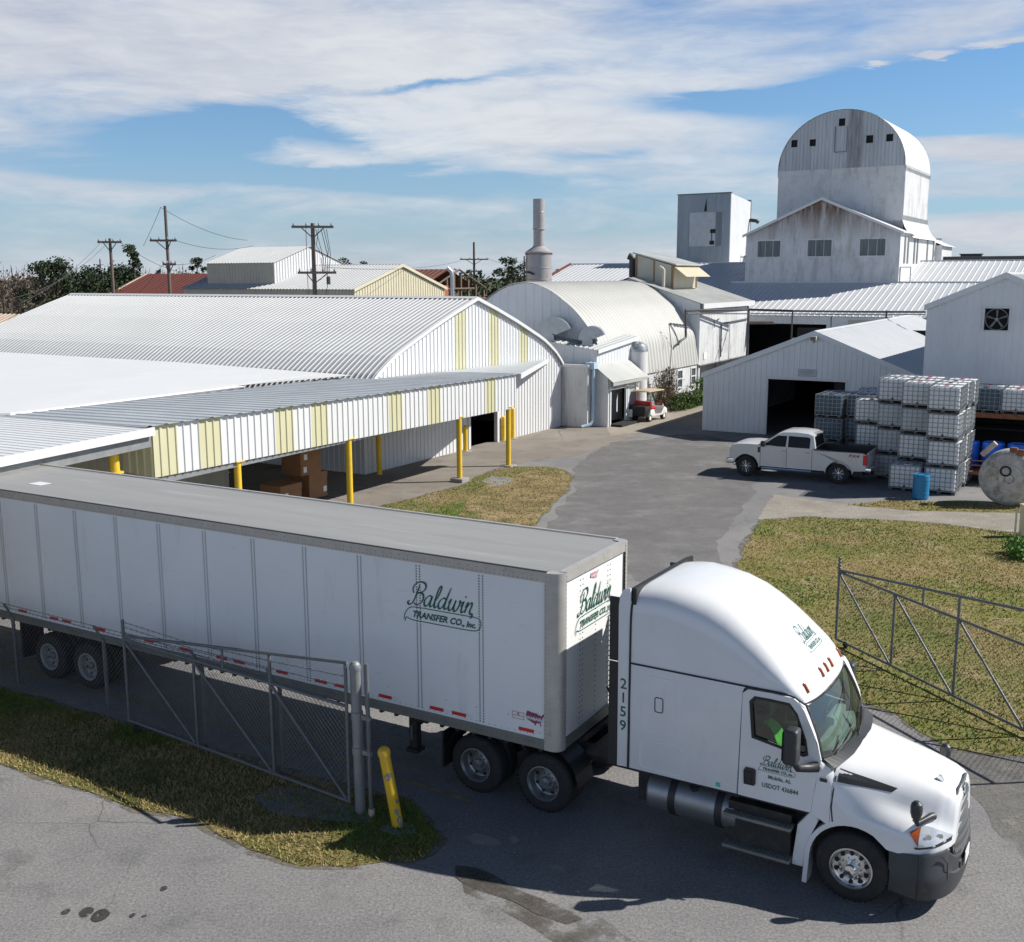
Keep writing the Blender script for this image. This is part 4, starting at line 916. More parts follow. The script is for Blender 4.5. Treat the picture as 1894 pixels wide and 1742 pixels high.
# ================================================================== semi trailer
TYAW = R(-30.19)
tr = thing('semi_trailer', 'long white box semi trailer with green script lettering behind the truck', 'trailer', (.5245, 16.196, 0), TYAW)
TZ0, TZ1, TX0, TX1, TWD = 1.19, 4.06, -15.9, .24, 2.6
mb = MB()
mb.box(TX0 + .06, -.02, .012, .05, TZ0 + .14, 3.94, 0)
for i in range(13):
    x = -1.2005 - 1.2339 * i
    if x < TX0 + .2: break
    mb.box(x - .055, x + .055, .0105, .02, TZ0 + .14, 3.93, 0)
    for dx in (-.034, .034):
        k = 0; z = TZ0 + .2
        while z < 3.9:
            mb.box(x + dx - .0105, x + dx + .0105, .004, .0112, z - .0105, z + .0105, 1); z += .046
for i in range(int(15.6 / .12)):
    x = TX0 + .2 + i * .12
    for zz in (TZ0 + .19, ): mb.box(x - .005, x + .005, .006, .013, zz - .005, zz + .005, 1)
    if i % 5 == 0: mb.box(x - .006, x + .006, .006, .013, TZ0 + .42, TZ0 + .432, 1)
mb.build('side_panel', [M['trailer_white'], M['rivet']], tr)
mb = MB(); mb.box(TX0 + .06, -.02, TWD - .05, TWD - .012, TZ0 + .14, 3.94); mb.build('side_panel', M['trailer_white'], tr)
mb = MB(); mb.box(.19, .222, .14, TWD - .14, TZ0 + .12, 3.9, 0)
for y in (.75, .84, 1.32, 1.78, 1.87):
    z = TZ0 + .2
    while z < 3.85: mb.box(.222, .229, y - .008, y + .008, z - .008, z + .008, 1); z += .09
mb.build('front_panel', [M['trailer_white'], M['rivet']], tr)
mb = MB(); mb.box(TX0, .2, .06, TWD - .06, 4.0, 4.075); mb.build('roof', M['roof_alu'], tr)
def rail_ring(z0, z1, out, name, m):
    mb = MB(); mb.box(TX0, .02, -out, .06, z0, z1); mb.box(TX0, .02, TWD - .06, TWD + out, z0, z1)
    mb.box(.12, .25 + out, .16, TWD - .16, z0, z1); return mb
mb = rail_ring(3.93, 4.085, .012, '', None)
mb.box(TX0, .02, -.02, .045, 4.078, 4.1); mb.box(TX0, .02, TWD - .045, TWD + .02, 4.078, 4.1); mb.box(.15, .265, .16, TWD - .16, 4.078, 4.1)
for i in range(int(15.8 / .085)):
    x = TX0 + .1 + i * .085; mb.box(x - .006, x + .006, -.0165, -.011, 3.955, 3.967, 1)
    if i % 2: mb.box(x - .006, x + .006, -.0165, -.011, 4.02, 4.032, 1)
mb.build('top_rail', [M['rail_grey'], M['rivet']], tr)
mb = MB(); mb.box(TX0, .02, -.025, .025, 4.1, 4.112); mb.build('drip_strip', M['black'], tr)
mb = rail_ring(TZ0 - .03, TZ0 + .14, .006, '', None)
for i in range(int(15.8 / .10)):
    x = TX0 + .1 + i * .10; mb.box(x - .007, x + .007, -.0105, -.005, TZ0 + .05, TZ0 + .064, 1)
mb.build('bottom_rail', [M['rail_dark'], M['rivet']], tr)
# rounded corner posts
for s in (0, 1):
    mb = MB(); rings = []
    for z in (TZ0 - .03, 4.09):
        arcp = [(-.02, -.014), (.10, -.014)] + [(.10 + .165 * math.sin(R(a)), .151 - .165 * math.cos(R(a))) for a in (15, 30, 45, 60, 75)] + [(.265, .151), (.265, .19)]
        rings.append([(x, y if s == 0 else TWD - y, z) for x, y in arcp])
    mb.loft(rings if s == 0 else rings[::-1], closed=False)
    for k in range(40):
        z = TZ0 + .1 + k * .07
        yy = -.0165 if s == 0 else TWD + .0165
        mb.box(.0 - .006, .0 + .006, min(yy, yy + .004), max(yy, yy + .004), z, z + .012, 1)
        mb.box(.266, .27, (.175 if s == 0 else TWD - .187), (.187 if s == 0 else TWD - .175), z, z + .012, 1)
    top = [(x, y, 4.0905) for x, y, z in rings[0]]; mb.add([(0.02, .16 if s == 0 else TWD - .16, 4.0905)] + top, [tuple(range(len(top) + 1))])
    mb.build('corner_post', [M['rail_grey'], M['rivet']], tr, 40)
mb = MB(); mb.box(TX0 - .03, TX0 + .06, 0, TWD, TZ0, 4.06); mb.build('rear_door', M['trailer_white'], tr)
mb = MB(); mb.box(TX0, .2, .1, TWD - .1, TZ0 - .02, TZ0 + .02)
for x in [TX0 + .4 + .32 * i for i in range(49)]: mb.box(x - .03, x + .03, .08, TWD - .08, TZ0 - .12, TZ0 - .02)
mb.build('floor', M['chassis'], tr)
# conspicuity tape
tape = [(-13.18, 1), (-12.13, 0), (-11.72, 1), (-10.65, 1), (-9.21, 1), (-8.21, 1), (-7.21, 0), (-6.76, 1), (-5.69, 1), (-4.76, 0), (-4.32, 1), (-3.32, 1), (-2.24, 0), (-1.79, 1), (-.5, 1)]
for x, w in tape:
    mb = MB(); mb.box(x, x + .28, .002, .011, TZ0 + .205, TZ0 + .262, 0); mb.box(x + .285, x + .40, .004, .0108, TZ0 + .207, TZ0 + .26, 1); mb.build('reflector', [M['red_tape'], M['white_tape']], tr)
decal('company_lettering', LOGO, lambda p: (-2.68 + p.x * .985, .004, 2.92 + p.y * .985), M['green_ink'], tr)
decal('company_lettering', LOGO, lambda p: (.2335, .62 + p.x * .95, 2.98 + p.y * .95), M['green_ink'], tr)
# maker's map sticker
MAP = [(0, .62), (.06, .9), (.1, 1.0), (.35, .93), (.62, .92), (.68, .8), (.74, .86), (.84, .78), (.93, .95), (1.0, .98), (.97, .8), (.9, .66), (.88, .5), (.8, .34), (.84, .08), (.8, .06), (.76, .26), (.6, .24), (.52, .02), (.46, .18), (.36, .22), (.24, .3), (.12, .34), (.03, .44)]
def sticker(name, m, f, ink):
    s_ = decal(name, ([V((x * .34, z * .24)) for x, z in MAP], [tuple(range(len(MAP)))]), lambda p: f(p, 0), m, tr)
    w = text_polys('WABASH', .075, .1, .003); decal('sticker_lettering', w, lambda p: f(V((p.x + .005, p.y + .10)), 1), ink, s_)
sticker('maker_sticker', M['maroon'], lambda p, k: (-.37 + p.x, .006 - .004 * k, 1.52 + p.y), M['white_tape'])
sticker('maker_sticker', M['pink'], lambda p, k: (.2325 + .004 * k, 1.1 + p.x * .9, 3.72 + p.y * .55), M['white_tape'])
mb = MB(); mb.holed([(-.62, 1.58), (-.40, 1.58), (-.40, 1.70), (-.62, 1.70)], [(-.612, 1.588), (-.408, 1.588), (-.408, 1.692), (-.612, 1.692)], .004, .0105); mb.box(-.6, -.42, .004, .0105, 1.63, 1.64); mb.box(-.53, -.49, .004, .0105, 1.65, 1.685); mb.build('data_sticker', M['pink'], tr)
mb = MB(); mb.box(-13.6, -13.2, .8, 1.1, 4.078, 4.082); mb.build('roof_patch', M['roof_bright'], tr)

def make_wheel(name, parent, x, y, r, wd, rim_m, n_holes=10, deep=.0, rimr=.29, side=-1, hubm='chrome', y_in=None):
    """wheel with its outer face at y (side -1 = faces -y)"""
    s = side
    t = MB()
    prof = [(rimr, .0), (rimr + .03, -.012), (r - .09, -.018), (r - .03, .012), (r, .05), (r, wd - .05), (r - .03, wd - .012), (rimr, wd)]
    t.lathe([(a, b) for a, b in prof], (0, 0, 0), (0, -s, 0), 48)
    for k in range(44):
        a = 2 * math.pi * k / 44
        c, q = math.cos(a), math.sin(a)
        t.add([V((c * rr - q * tt, -s * yy, q * rr + c * tt)) for rr, tt, yy in ((r - .004, -.016, .02), (r - .004, .016, .02), (r + .007, .016, .05), (r + .007, -.016, .05), (r + .007, .016, wd * .33), (r + .007, -.016, wd * .33))], [(0, 1, 2, 3), (3, 2, 4, 5)])
    for fr in (.36, .64):
        for k in range(44):
            a = 2 * math.pi * (k + .3) / 44; c, q = math.cos(a), math.sin(a)
            t.add([V((c * (r + .007) - q * tt, -s * yy, q * (r + .007) + c * tt)) for tt, yy in ((-.016, wd * fr), (.016, wd * fr), (.016, wd * (fr + .24)), (-.016, wd * (fr + .24)))], [(0, 1, 2, 3)])
    w = t.build('wheel', M['tyre'], parent, 40)
    w.location = (x, y, r)
    d = deep
    rm = MB()
    rm.lathe([(rimr + .006, .0), (rimr + .008, -.016), (rimr - .012, -.018), (rimr - .03, .02), (rimr - .035, d + .02), (rimr - .06, d + .035), (.19, d + (.02 if d > .05 else .045)), (.13, d + (-.02 if d > .05 else .03)), (.0, d + (-.02 if d > .05 else .03))], (0, 0, 0), (0, -s, 0), 40)
    rm.lathe([(rimr - .03, .02), (rimr - .03, wd)], (0, 0, 0), (0, -s, 0), 30)
    rim = rm.build('rim', rim_m, w, 35)
    ho = MB()
    rh_ = .20 if rimr > .25 else rimr * .7
    for k in range(n_holes):
        a = 2 * math.pi * (k + .5) / n_holes; c = V((rh_ * 1.06 * math.cos(a), -s * (d + .012), rh_ * 1.06 * math.sin(a)))
        ho.cyl(c, c + V((0, -s * .03, 0)), .028, None, 10)
    ho.build('hand_holes', M['dark'], rim)
    hb = MB(); hb.lathe([(.085, d + .03), (.085, d - .05), (.07, d - .075), (.0, d - .085)], (0, 0, 0), (0, -s, 0), 20)
    for k in range(10):
        a = 2 * math.pi * k / 10; c = V((.135 * math.cos(a), -s * (d - .0), .135 * math.sin(a))); hb.cyl(c + V((0, -s * .03, 0)), c + V((0, s * .04, 0)), .017, .012, 6)
    hb.build('hub_cap', M[hubm], rim, 40)
    return w
for k in range(2):
    x = -11.03 - 1.245 * k
    for y, s in ((.03, -1), (TWD - .03, 1)):
        make_wheel('wheel', tr, x, y, .505, .26, M['rim_white'], 8, .12, .29, s, 'alu_dull')
        mb = MB(); mb.lathe([(.3, .30), (.47, .30), (.505, .34), (.505, .52), (.47, .56), (.3, .56)], (x, y, .505), (0, -s, 0), 32); mb.build('inner_tyre', M['tyre'], tr, 40)
mb = MB()
for x in (-11.03, -12.275): mb.cyl((x, .4, .505), (x, TWD - .4, .505), .075, None, 10)
for y in (.75, TWD - .85): mb.box(-13.3, -9.7, y, y + .1, .95, 1.15); mb.box(-12.6, -10.7, y - .02, y + .12, .62, .8); [mb.box(x - .12, x + .12, y - .02, y + .12, .75, .98) for x in (-10.2, -11.65, -13.0)]
mb.build('axle_frame', M['chassis'], tr)
mb = MB()
for y in (.05, TWD - .6): mb.box(-13.25, -13.2, y, y + .55, .3, 1.15)
mb.build('mud_flap', M['black'], tr)
for y in (.42, TWD - .56):
    mb = MB(); mb.box(-2.98, -2.82, y, y + .14, .35, 1.15); mb.box(-3.02, -2.78, y - .05, y + .19, .3, .37); mb.tube([(-2.9, y + .07, .8), (-2.35, y + .07, 1.15)], .04, 5); mb.box(-3.1, -2.7, y - .02, y + .16, .95, 1.16)
    mb.build('landing_leg', M['chassis'], tr)
mb = MB(); mb.tube([(-2.9, .5, .75), (-2.9, TWD - .5, .75)], .03, 6); mb.tube([(-2.7, .45, 1.0), (-2.7, .1, .95), (-2.7, .1, .7)], .018, 5); mb.build('landing_gear_shaft', M['galv'], tr)

# ================================================================== truck tractor
AYAW = R(-31.48)
tk = thing('semi_truck', 'white sleeper cab semi truck with green lettering and amber roof lights', 'truck', (4.696, 13.785, 0), AYAW)
YC = 1.22
Wp = M['white_paint']
def mir(y): return 2 * YC - y
# sleeper side panels, doors
def panel(name, pts, parent, y0, y1, m, bev=.012):
    mb = MB(); mb.prism(pts, y0, y1, bev=bev); return mb.build(name, m, parent, 35)
SIDE_SL = [(-3.43, 1.13), (-1.692, 1.15), (-1.675, 2.74), (-1.62, 2.815), (-3.43, 2.82)]
DOOR_OUT = [(-1.678, 1.15), (-.61, 1.15), (-.56, 1.6), (-.50, 1.96), (-.60, 2.28), (-.78, 2.66), (-.93, 2.79), (-1.25, 2.80), (-1.58, 2.79), (-1.66, 2.72)]
WIN_IN = [(-1.48, 2.09), (-.92, 2.0), (-.76, 1.985), (-.70, 2.02), (-.735, 2.22), (-.87, 2.56), (-.98, 2.685), (-1.25, 2.69), (-1.46, 2.685), (-1.53, 2.6)]
for side in (0, 1):
    y0, y1 = (.05, .11) if side == 0 else (mir(.11), mir(.05))
    sp = panel('sleeper_panel', SIDE_SL, tk, y0, y1, Wp)
    mb = MB()
    mb.holed(DOOR_OUT, WIN_IN, y0 + .002, y1); dpan = mb.build('door', Wp, tk)
    yo = y0 - .004 if side == 0 else y1 + .004
    mb = MB(); o_ = [(x, z) for x, z in WIN_IN]
    cx, cz = sum(x for x, z in o_) / 10, sum(z for x, z in o_) / 10
    mb.holed([(cx + (x - cx) * 1.06, cz + (z - cz) * 1.07) for x, z in o_], [(cx + (x - cx) * .96, cz + (z - cz) * .95) for x, z in o_], min(yo, yo + .02), max(yo, yo + .02) if side == 0 else yo); mb.build('window_seal', M['black'], dpan)
    ym = (y0 + y1) / 2
    mb = MB(); mb.add([(x, ym, z) for x, z in WIN_IN], [tuple(range(10))]); mb.build('window_glass', M['glass_door'], dpan)
    ys = y0 if side == 0 else y1
    s_ = -1 if side == 0 else 1
    mb = MB(); mb.prism([(-1.59, 1.35), (-1.44, 1.35), (-1.42, 1.38), (-1.42, 1.58), (-1.44, 1.61), (-1.57, 1.61), (-1.60, 1.56)], min(ys, ys + s_ * .03), max(ys, ys + s_ * .03), bev=.008); mb.box(-1.56, -1.47, ys + s_ * .03 - .012, ys + s_ * .03 + .012, 1.40, 1.56); mb.build('door_handle', M['black'], dpan, 35)
    # raised outlines of the luggage door and panel
    def outline(x0, x1, z0, z1, r, wdt=.012):
        pts = []
        for cx_, cz_, a0 in ((x1 - r, z1 - r, 0), (x0 + r, z1 - r, 90), (x0 + r, z0 + r, 180), (x1 - r, z0 + r, 270)):
            for k in range(5): a = R(a0 + 22.5 * k); pts.append((cx_ + r * math.cos(a), cz_ + r * math.sin(a)))
        mb = MB(); mb.tube([(x, ys + s_ * .001, z) for x, z in pts + pts[:1]], wdt * .6, 5); return mb
    outline(-3.22, -2.66, 1.75, 2.68, .09).build('luggage_hatch', M['trailer_white'], sp, 60)
    outline(-3.25, -2.56, 1.2, 1.66, .08).build('lower_hatch', M['trailer_white'], sp, 60)
    if side == 0:
        outline(-3.02, -2.89, 2.14, 2.37, .03, .014).build('hatch_latch', M['cab_dark'], sp, 60)
        mb = MB(); mb.box(-2.02, -1.95, y0 - .004, y0 - .0005, 1.19, 1.26); mb.build('inspection_sticker', mat('teal_sticker', (.1, .5, .42), .5), sp)
# floor, back wall, interior
mb = MB(); mb.box(-3.4, -.3, .1, mir(.1), 1.1, 1.18); mb.build('cab_floor', M['chassis'], tk)
mb = MB(); mb.box(-3.43, -3.38, .1, mir(.1), 1.12, 4.0); mb.build('back_panel', M['black'], tk)
mb = MB(); mb.box(-1.72, -1.68, .12, mir(.12), 1.2, 2.8); mb.build('sleeper_curtain', M['cab_dark'], tk)
for yc_, nm in ((.62, 'seat'), (1.82, 'seat')):
    mb = MB(); mb.rbox(-1.55, -1.05, yc_ - .26, yc_ + .26, 1.55, 1.75, .05); mb.rbox(-1.62, -1.48, yc_ - .24, yc_ + .24, 1.7, 2.35, .05); mb.rbox(-1.6, -1.5, yc_ - .14, yc_ + .14, 2.36, 2.55, .04); mb.box(-1.45, -1.15, yc_ - .15, yc_ + .15, 1.18, 1.55); mb.build('seat', M['cab_dark'], tk, 40)
mb = MB(); mb.rbox(-.78, -.36, .16, mir(.16), 1.45, 1.9, .06); mb.rbox(-.85, -.7, 1.5, 2.2, 1.7, 2.02, .04); mb.build('dashboard', M['cab_grey'], tk, 40)
mb = MB(); pr_ = [(-.92 + .14 * math.sin(a) * .5, 1.82 + .22 * math.cos(a), 1.95 + .2 * math.sin(a)) for a in [2 * math.pi * k / 20 for k in range(21)]]; mb.tube(pr_, .018, 6); mb.tube([(-.92, 1.82, 1.95), (-.72, 1.82, 1.8)], .03, 6); mb.build('steering_wheel', M['cab_dark'], tk, 60)
mb = MB(); mb.box(-1.66, -.95, .14, mir(.14), 2.74, 2.78); mb.box(-1.665, -1.64, .14, mir(.14), 1.9, 2.74); mb.build('headliner', M['cab_grey'], tk)
# bright vest hanging over the near seat
ve = MB(); gr = []
for i in range(9):
    row = []
    for j in range(9):
        u, v = i / 8, j / 8
        row.append((-1.44 + .30 * u + .02 * math.sin(9 * v + 3 * u), .33 + .55 * v + .02 * math.sin(7 * u), 2.22 - .40 * u ** 1.3 - .14 * v + .025 * math.sin(11 * v + 5 * u)))
    gr.append(row)
ve.loft(gr, closed=False); ve.loft([[(x + .02, y, z - .03) for x, y, z in r] for r in gr], closed=False)
tag(ve.build('safety_vest', M['hivis'], None, 60, (4.696, 13.785, 0), AYAW), 'bright green safety vest draped on the seat inside the truck door window', 'vest')

# roof fairing
ZC = [(-3.44, 3.97), (-3.2, 4.03), (-2.9, 4.06), (-2.43, 4.02), (-2.1, 3.93), (-1.8, 3.79), (-1.5, 3.59), (-1.25, 3.39), (-1.05, 3.20), (-.9, 3.03), (-.8, 2.90), (-.745, 2.79), (-.715, 2.70), (-.70, 2.655)]
def roof_hw(x): return interp([(-3.44, 1.165), (-1.2, 1.165), (-.95, 1.14), (-.8, 1.07), (-.745, 1.03), (-.70, 1.0)], x)
def roof_zs(x): return interp([(-3.44, 2.84), (-1.1, 2.84), (-.95, 2.83), (-.85, 2.775), (-.76, 2.72), (-.70, 2.64)], x)
def roof_n(x): return interp([(-3.44, 6.5), (-2.6, 5.), (-1.8, 3.9), (-1.2, 3.2), (-.8, 3.2), (-.7, 4)], x)
st_x = [-3.44, -3.3, -3.1, -2.9, -2.6, -2.3, -2.0, -1.75, -1.5, -1.3, -1.12, -.98, -.88, -.80, -.75, -.72, -.70]
rings = []
for x in st_x:
    zc, zs, hw, nn = interp(ZC, x), roof_zs(x), roof_hw(x), roof_n(x); ring = []
    for k in range(33):
        a = math.pi * k / 32; ca, sa = math.cos(a), math.sin(a)
        yy = hw * math.copysign(abs(ca) ** (2 / nn), ca); zz = zs + (zc - zs) * abs(sa) ** (2 / nn)
        bow = -.11 * (abs(yy) / 1.17) ** 2.4 * interp([(-2, 0), (-1.1, .7), (-.8, 1)], x)
        ring.append((x + bow, YC - yy, zz))
    rings.append(ring)
mb = MB(); mb.loft(rings, closed=False)
roof_o = mb.build('roof_fairing', Wp, tk, 50)
ROOF_T = BVHTree.FromPolygons([V(v) for v in mb.v], mb.f)
mb = MB(); mb.tube([(-3.43, .045, 2.832), (-1.7, .045, 2.832), (-1.05, .045, 2.835), (-.90, .06, 2.80), (-.80, .09, 2.73), (-.74, .14, 2.68)], .014, 6); mb.tube([(-3.43, mir(.045), 2.832), (-1.05, mir(.045), 2.835), (-.8, mir(.09), 2.73)], .014, 6); mb.build('roof_seam', M['black'], tk)
mb = MB(); seam = [(x - .004, y * 1.0 + (YC - y) * -.004, z) for x, y, z in rings[0]]; mb.tube([(-3.448, .046, 1.13)] + seam[::1] + [(-3.448, mir(.046), 1.13)], .018, 5); mb.build('extender_gap', M['black'], tk)
# side extenders
for side in (0, 1):
    y0, y1 = (.05, .10) if side == 0 else (mir(.10), mir(.05))
    panel('side_extender', [(-3.645, 1.12), (-3.455, 1.13)] + ([(-3.455, 4.0), (-3.50, 4.0), (-3.58, 3.955), (-3.635, 3.85), (-3.645, 3.7)] if side == 0 else [(-3.455, 3.84), (-3.645, 3.8)]), tk, y0, y1, Wp, .015)
    mb = MB(); mb.box(-3.80, -3.645, y0 + .01, y1 - .01, 1.12, 2.80); mb.box(-3.80, -3.645, y0 + .01, y1 - .01, 2.82, 3.83); mb.build('rubber_extender', M['black'], tk)
    if side == 0:
        v, f = text_polys('2', .26, 0, .004)
        for i, ch in enumerate('2159'):
            decal('unit_number', text_polys(ch, .235, 0, .003, 'CENTER'), lambda p, i=i: (-3.545 + p.x, y0 - .003, 2.40 - .225 * i + p.y), M['green_ink'], tk)
mb = MB(); mb.prism([(-3.54, 3.75), (-3.43, 3.78), (-3.43, 3.985), (-3.48, 3.985), (-3.55, 3.92)], .12, mir(.12), bev=.02); mb.build('roof_trailing_edge', M['black'], tk, 40)
# windscreen and pillars
def wsp(s, t):
    """s -1..1 across, t 0 bottom .. 1 top"""
    b = V((-.33 - .17 * abs(s) ** 2.2, YC + 1.10 * s, 1.92 + .06 * abs(s) ** 2)); u = V((-.705 - .10 * abs(s) ** 2.2, YC + 1.0 * s, 2.645 + .03 * abs(s) ** 3))
    return b.lerp(u, t) + V((.03, 0, 0)) * math.sin(math.pi * t)
mb = MB(); mb.loft([[wsp(-1 + 2 * i / 24, j / 8) for i in range(25)] for j in range(9)], closed=False); mb.build('windscreen', M['glass_cab'], tk, 60)
mb = MB(); fr = [wsp(-1 + 2 * i / 20, 0) for i in range(21)] + [wsp(1, j / 6) for j in range(1, 6)] + [wsp(1 - 2 * i / 20, 1) for i in range(21)] + [wsp(-1, 1 - j / 6) for j in range(1, 7)]
mb.tube(fr, .026, 6); mb.build('windscreen_seal', M['black'], tk, 60)
for side in (0, 1):
    s = -1 if side == 0 else 1; ye = .05 if side == 0 else mir(.05)
    a_out = [(-.50, 1.96), (-.56, 2.20), (-.66, 2.42), (-.76, 2.63), (-.86, 2.76)]
    mb = MB(); mb.loft([[(x, ye, z) for x, z in a_out], [wsp(s * 1.01, i / 4) for i in range(5)]], closed=False); mb.build('windscreen_pillar', Wp, tk, 60)
mb = MB(); mb.loft([[wsp(-1 + 2 * i / 20, 0) + V((.0, 0, -.005)) for i in range(21)], [V((-.18 - .14 * abs(-1 + i / 10) ** 2, YC + 1.1 * (-1 + i / 10), 1.875 - .01 * abs(-1 + i / 10))) for i in range(21)]], closed=False); mb.build('cowl_grille', M['black'], tk)
for s0, s1 in ((-.75, -.1), (.05, .7)):
    mb = MB(); p0, p1 = wsp(s0, .02), wsp(s1, .18); mb.tube([p0 + V((.05, 0, 0)), (p0 + p1) / 2 + V((.07, 0, .03)), p1 + V((.035, 0, .02))], .013, 5); mb.tube([wsp(s1 - .4, .10) + V((.035, 0, .0)), wsp(s1 + .18, .24) + V((.03, 0, 0))], .012, 4); mb.build('wiper', M['black'], tk)
# marker lamps
for y in (.36, .98, 1.22, 1.46, 2.08):
    hit = ROOF_T.ray_cast(V((2, y, 2.90 if abs(y - YC) < .5 else 2.855)), V((-1, 0, 0)))[0]
    if hit is None: continue
    mb = MB(); mb.add([v for v in []], [])
    M_ = Matrix.Translation(hit) @ Matrix.Rotation(R(-32), 4, 'Y')
    mb.rbox(-.03, .03, -.022, .022, -.08, .08, .018, 2, 0, M_); mb.build('marker_lamp', M['amber'], tk, 40)
# roof logo, following the curved fairing
def roof_map(p):
    o_ = V((2.0, 1.08 + p.x * .44, 3.13 + p.y * .44))
    h_ = ROOF_T.ray_cast(o_, V((-1, 0, 0)))
    return (h_[0] + h_[1] * (.006 if h_[1].x > 0 else -.006)) if h_[0] else o_
decal('company_lettering', LOGO, roof_map, M['green_ink'], tk)
decal('company_lettering', LOGO, lambda p: (-1.365 + p.x * .345, .042, 1.61 + p.y * .345), M['green_ink'], tk)
v, f = text_polys('Mobile, AL', .085, 0, .0015, 'CENTER'); decal('town_lettering', (v, f), lambda p: (-1.07 + p.x * .9, .044, 1.51 + p.y * .9), M['green_ink'], tk)
v, f = text_polys('USDOT 436844', .098, 0, .0012, 'CENTER', .82); decal('number_lettering', (v, f), lambda p: (-1.06 + p.x, .044, 1.365 + p.y), M['green_ink'], tk)

# hood and fenders
HS = [
 (-.34, [(0, 1.90), (.45, 1.89), (.76, 1.865), (.95, 1.79), (1.07, 1.64), (1.13, 1.45), (1.155, 1.28), (1.165, 1.02)]),
 (-.15, [(0, 1.875), (.44, 1.865), (.74, 1.835), (.92, 1.75), (1.04, 1.59), (1.12, 1.40), (1.165, 1.25), (1.17, 1.09)]),
 (0.05, [(0, 1.85), (.43, 1.84), (.70, 1.805), (.87, 1.71), (1.0, 1.54), (1.10, 1.37), (1.175, 1.22), (1.18, 1.115)]),
 (.25, [(0, 1.82), (.42, 1.81), (.67, 1.77), (.83, 1.67), (.96, 1.49), (1.09, 1.345), (1.18, 1.2), (1.185, 1.06)]),
 (.45, [(0, 1.79), (.41, 1.78), (.64, 1.735), (.79, 1.63), (.91, 1.44), (1.07, 1.32), (1.175, 1.17), (1.185, .90)]),
 (.65, [(0, 1.75), (.40, 1.74), (.61, 1.695), (.75, 1.58), (.87, 1.39), (1.04, 1.285), (1.15, 1.14), (1.17, .88)]),
 (.85, [(0, 1.70), (.39, 1.69), (.58, 1.645), (.70, 1.53), (.82, 1.34), (.98, 1.235), (1.09, 1.09), (1.12, .90)]),
 (1.02, [(0, 1.65), (.37, 1.64), (.55, 1.595), (.66, 1.47), (.76, 1.28), (.88, 1.17), (.98, 1.05), (1.01, .92)]),
 (1.13, [(0, 1.60), (.36, 1.59), (.52, 1.545), (.61, 1.41), (.68, 1.22), (.77, 1.11), (.84, 1.01), (.87, .94)]),
 (1.20, [(0, 1.55), (.34, 1.54), (.48, 1.49), (.56, 1.35), (.61, 1.18), (.67, 1.08), (.71, 1.0), (.73, .95)]),
 (1.23, [(0, 1.48), (.30, 1.47), (.42, 1.42), (.49, 1.30), (.54, 1.15), (.58, 1.06), (.60, 1.0), (.61, .96)])]
def hood_ring(x, half):
    hp = catmull([V((a, b, 0)) for a, b in half], 3)
    return [(x, YC - q.x, q.y) for q in hp[::-1]] + [(x, YC + q.x, q.y) for q in hp[1:]]
# interpolate stations smoothly
hx = []
for i in range(len(HS) - 1):
    for k in range(3):
        t = k / 3; x = lerp(HS[i][0], HS[i + 1][0], t); hx.append((x, [(lerp(a[0], b[0], t), lerp(a[1], b[1], t)) for a, b in zip(HS[i][1], HS[i + 1][1])]))
hx.append(HS[-1])
mb = MB(); mb.loft([hood_ring(x, h) for x, h in hx], closed=False); mb.add(hood_ring(*HS[-1]), [tuple(range(len(hood_ring(*HS[-1]))))])
hood = mb.build('hood', Wp, tk, 50)
HOOD_T = BVHTree.FromPolygons([V(v) for v in mb.v], mb.f)
def on_hood(x, z, off=.006):
    h_ = HOOD_T.ray_cast(V((x, -2, z)), V((0, 1, 0))); return (h_[0] + V((0, -off, 0))) if h_[0] else V((x, .1, z))
mb = MB(); top = [(-.29 + .76 * k / 12, lerp(1.80, 1.635, k / 12)) for k in range(13)]; bot = [(-.29 + .70 * k / 12, lerp(1.65, 1.585, k / 12)) for k in range(13)]
mb.loft([[on_hood(x, z) for x, z in top], [on_hood((x + a) / 2, (z + b) / 2) for (x, z), (a, b) in zip(top, bot)], [on_hood(x, z) for x, z in bot]], closed=False); mb.build('hood_vent', M['black'], hood)
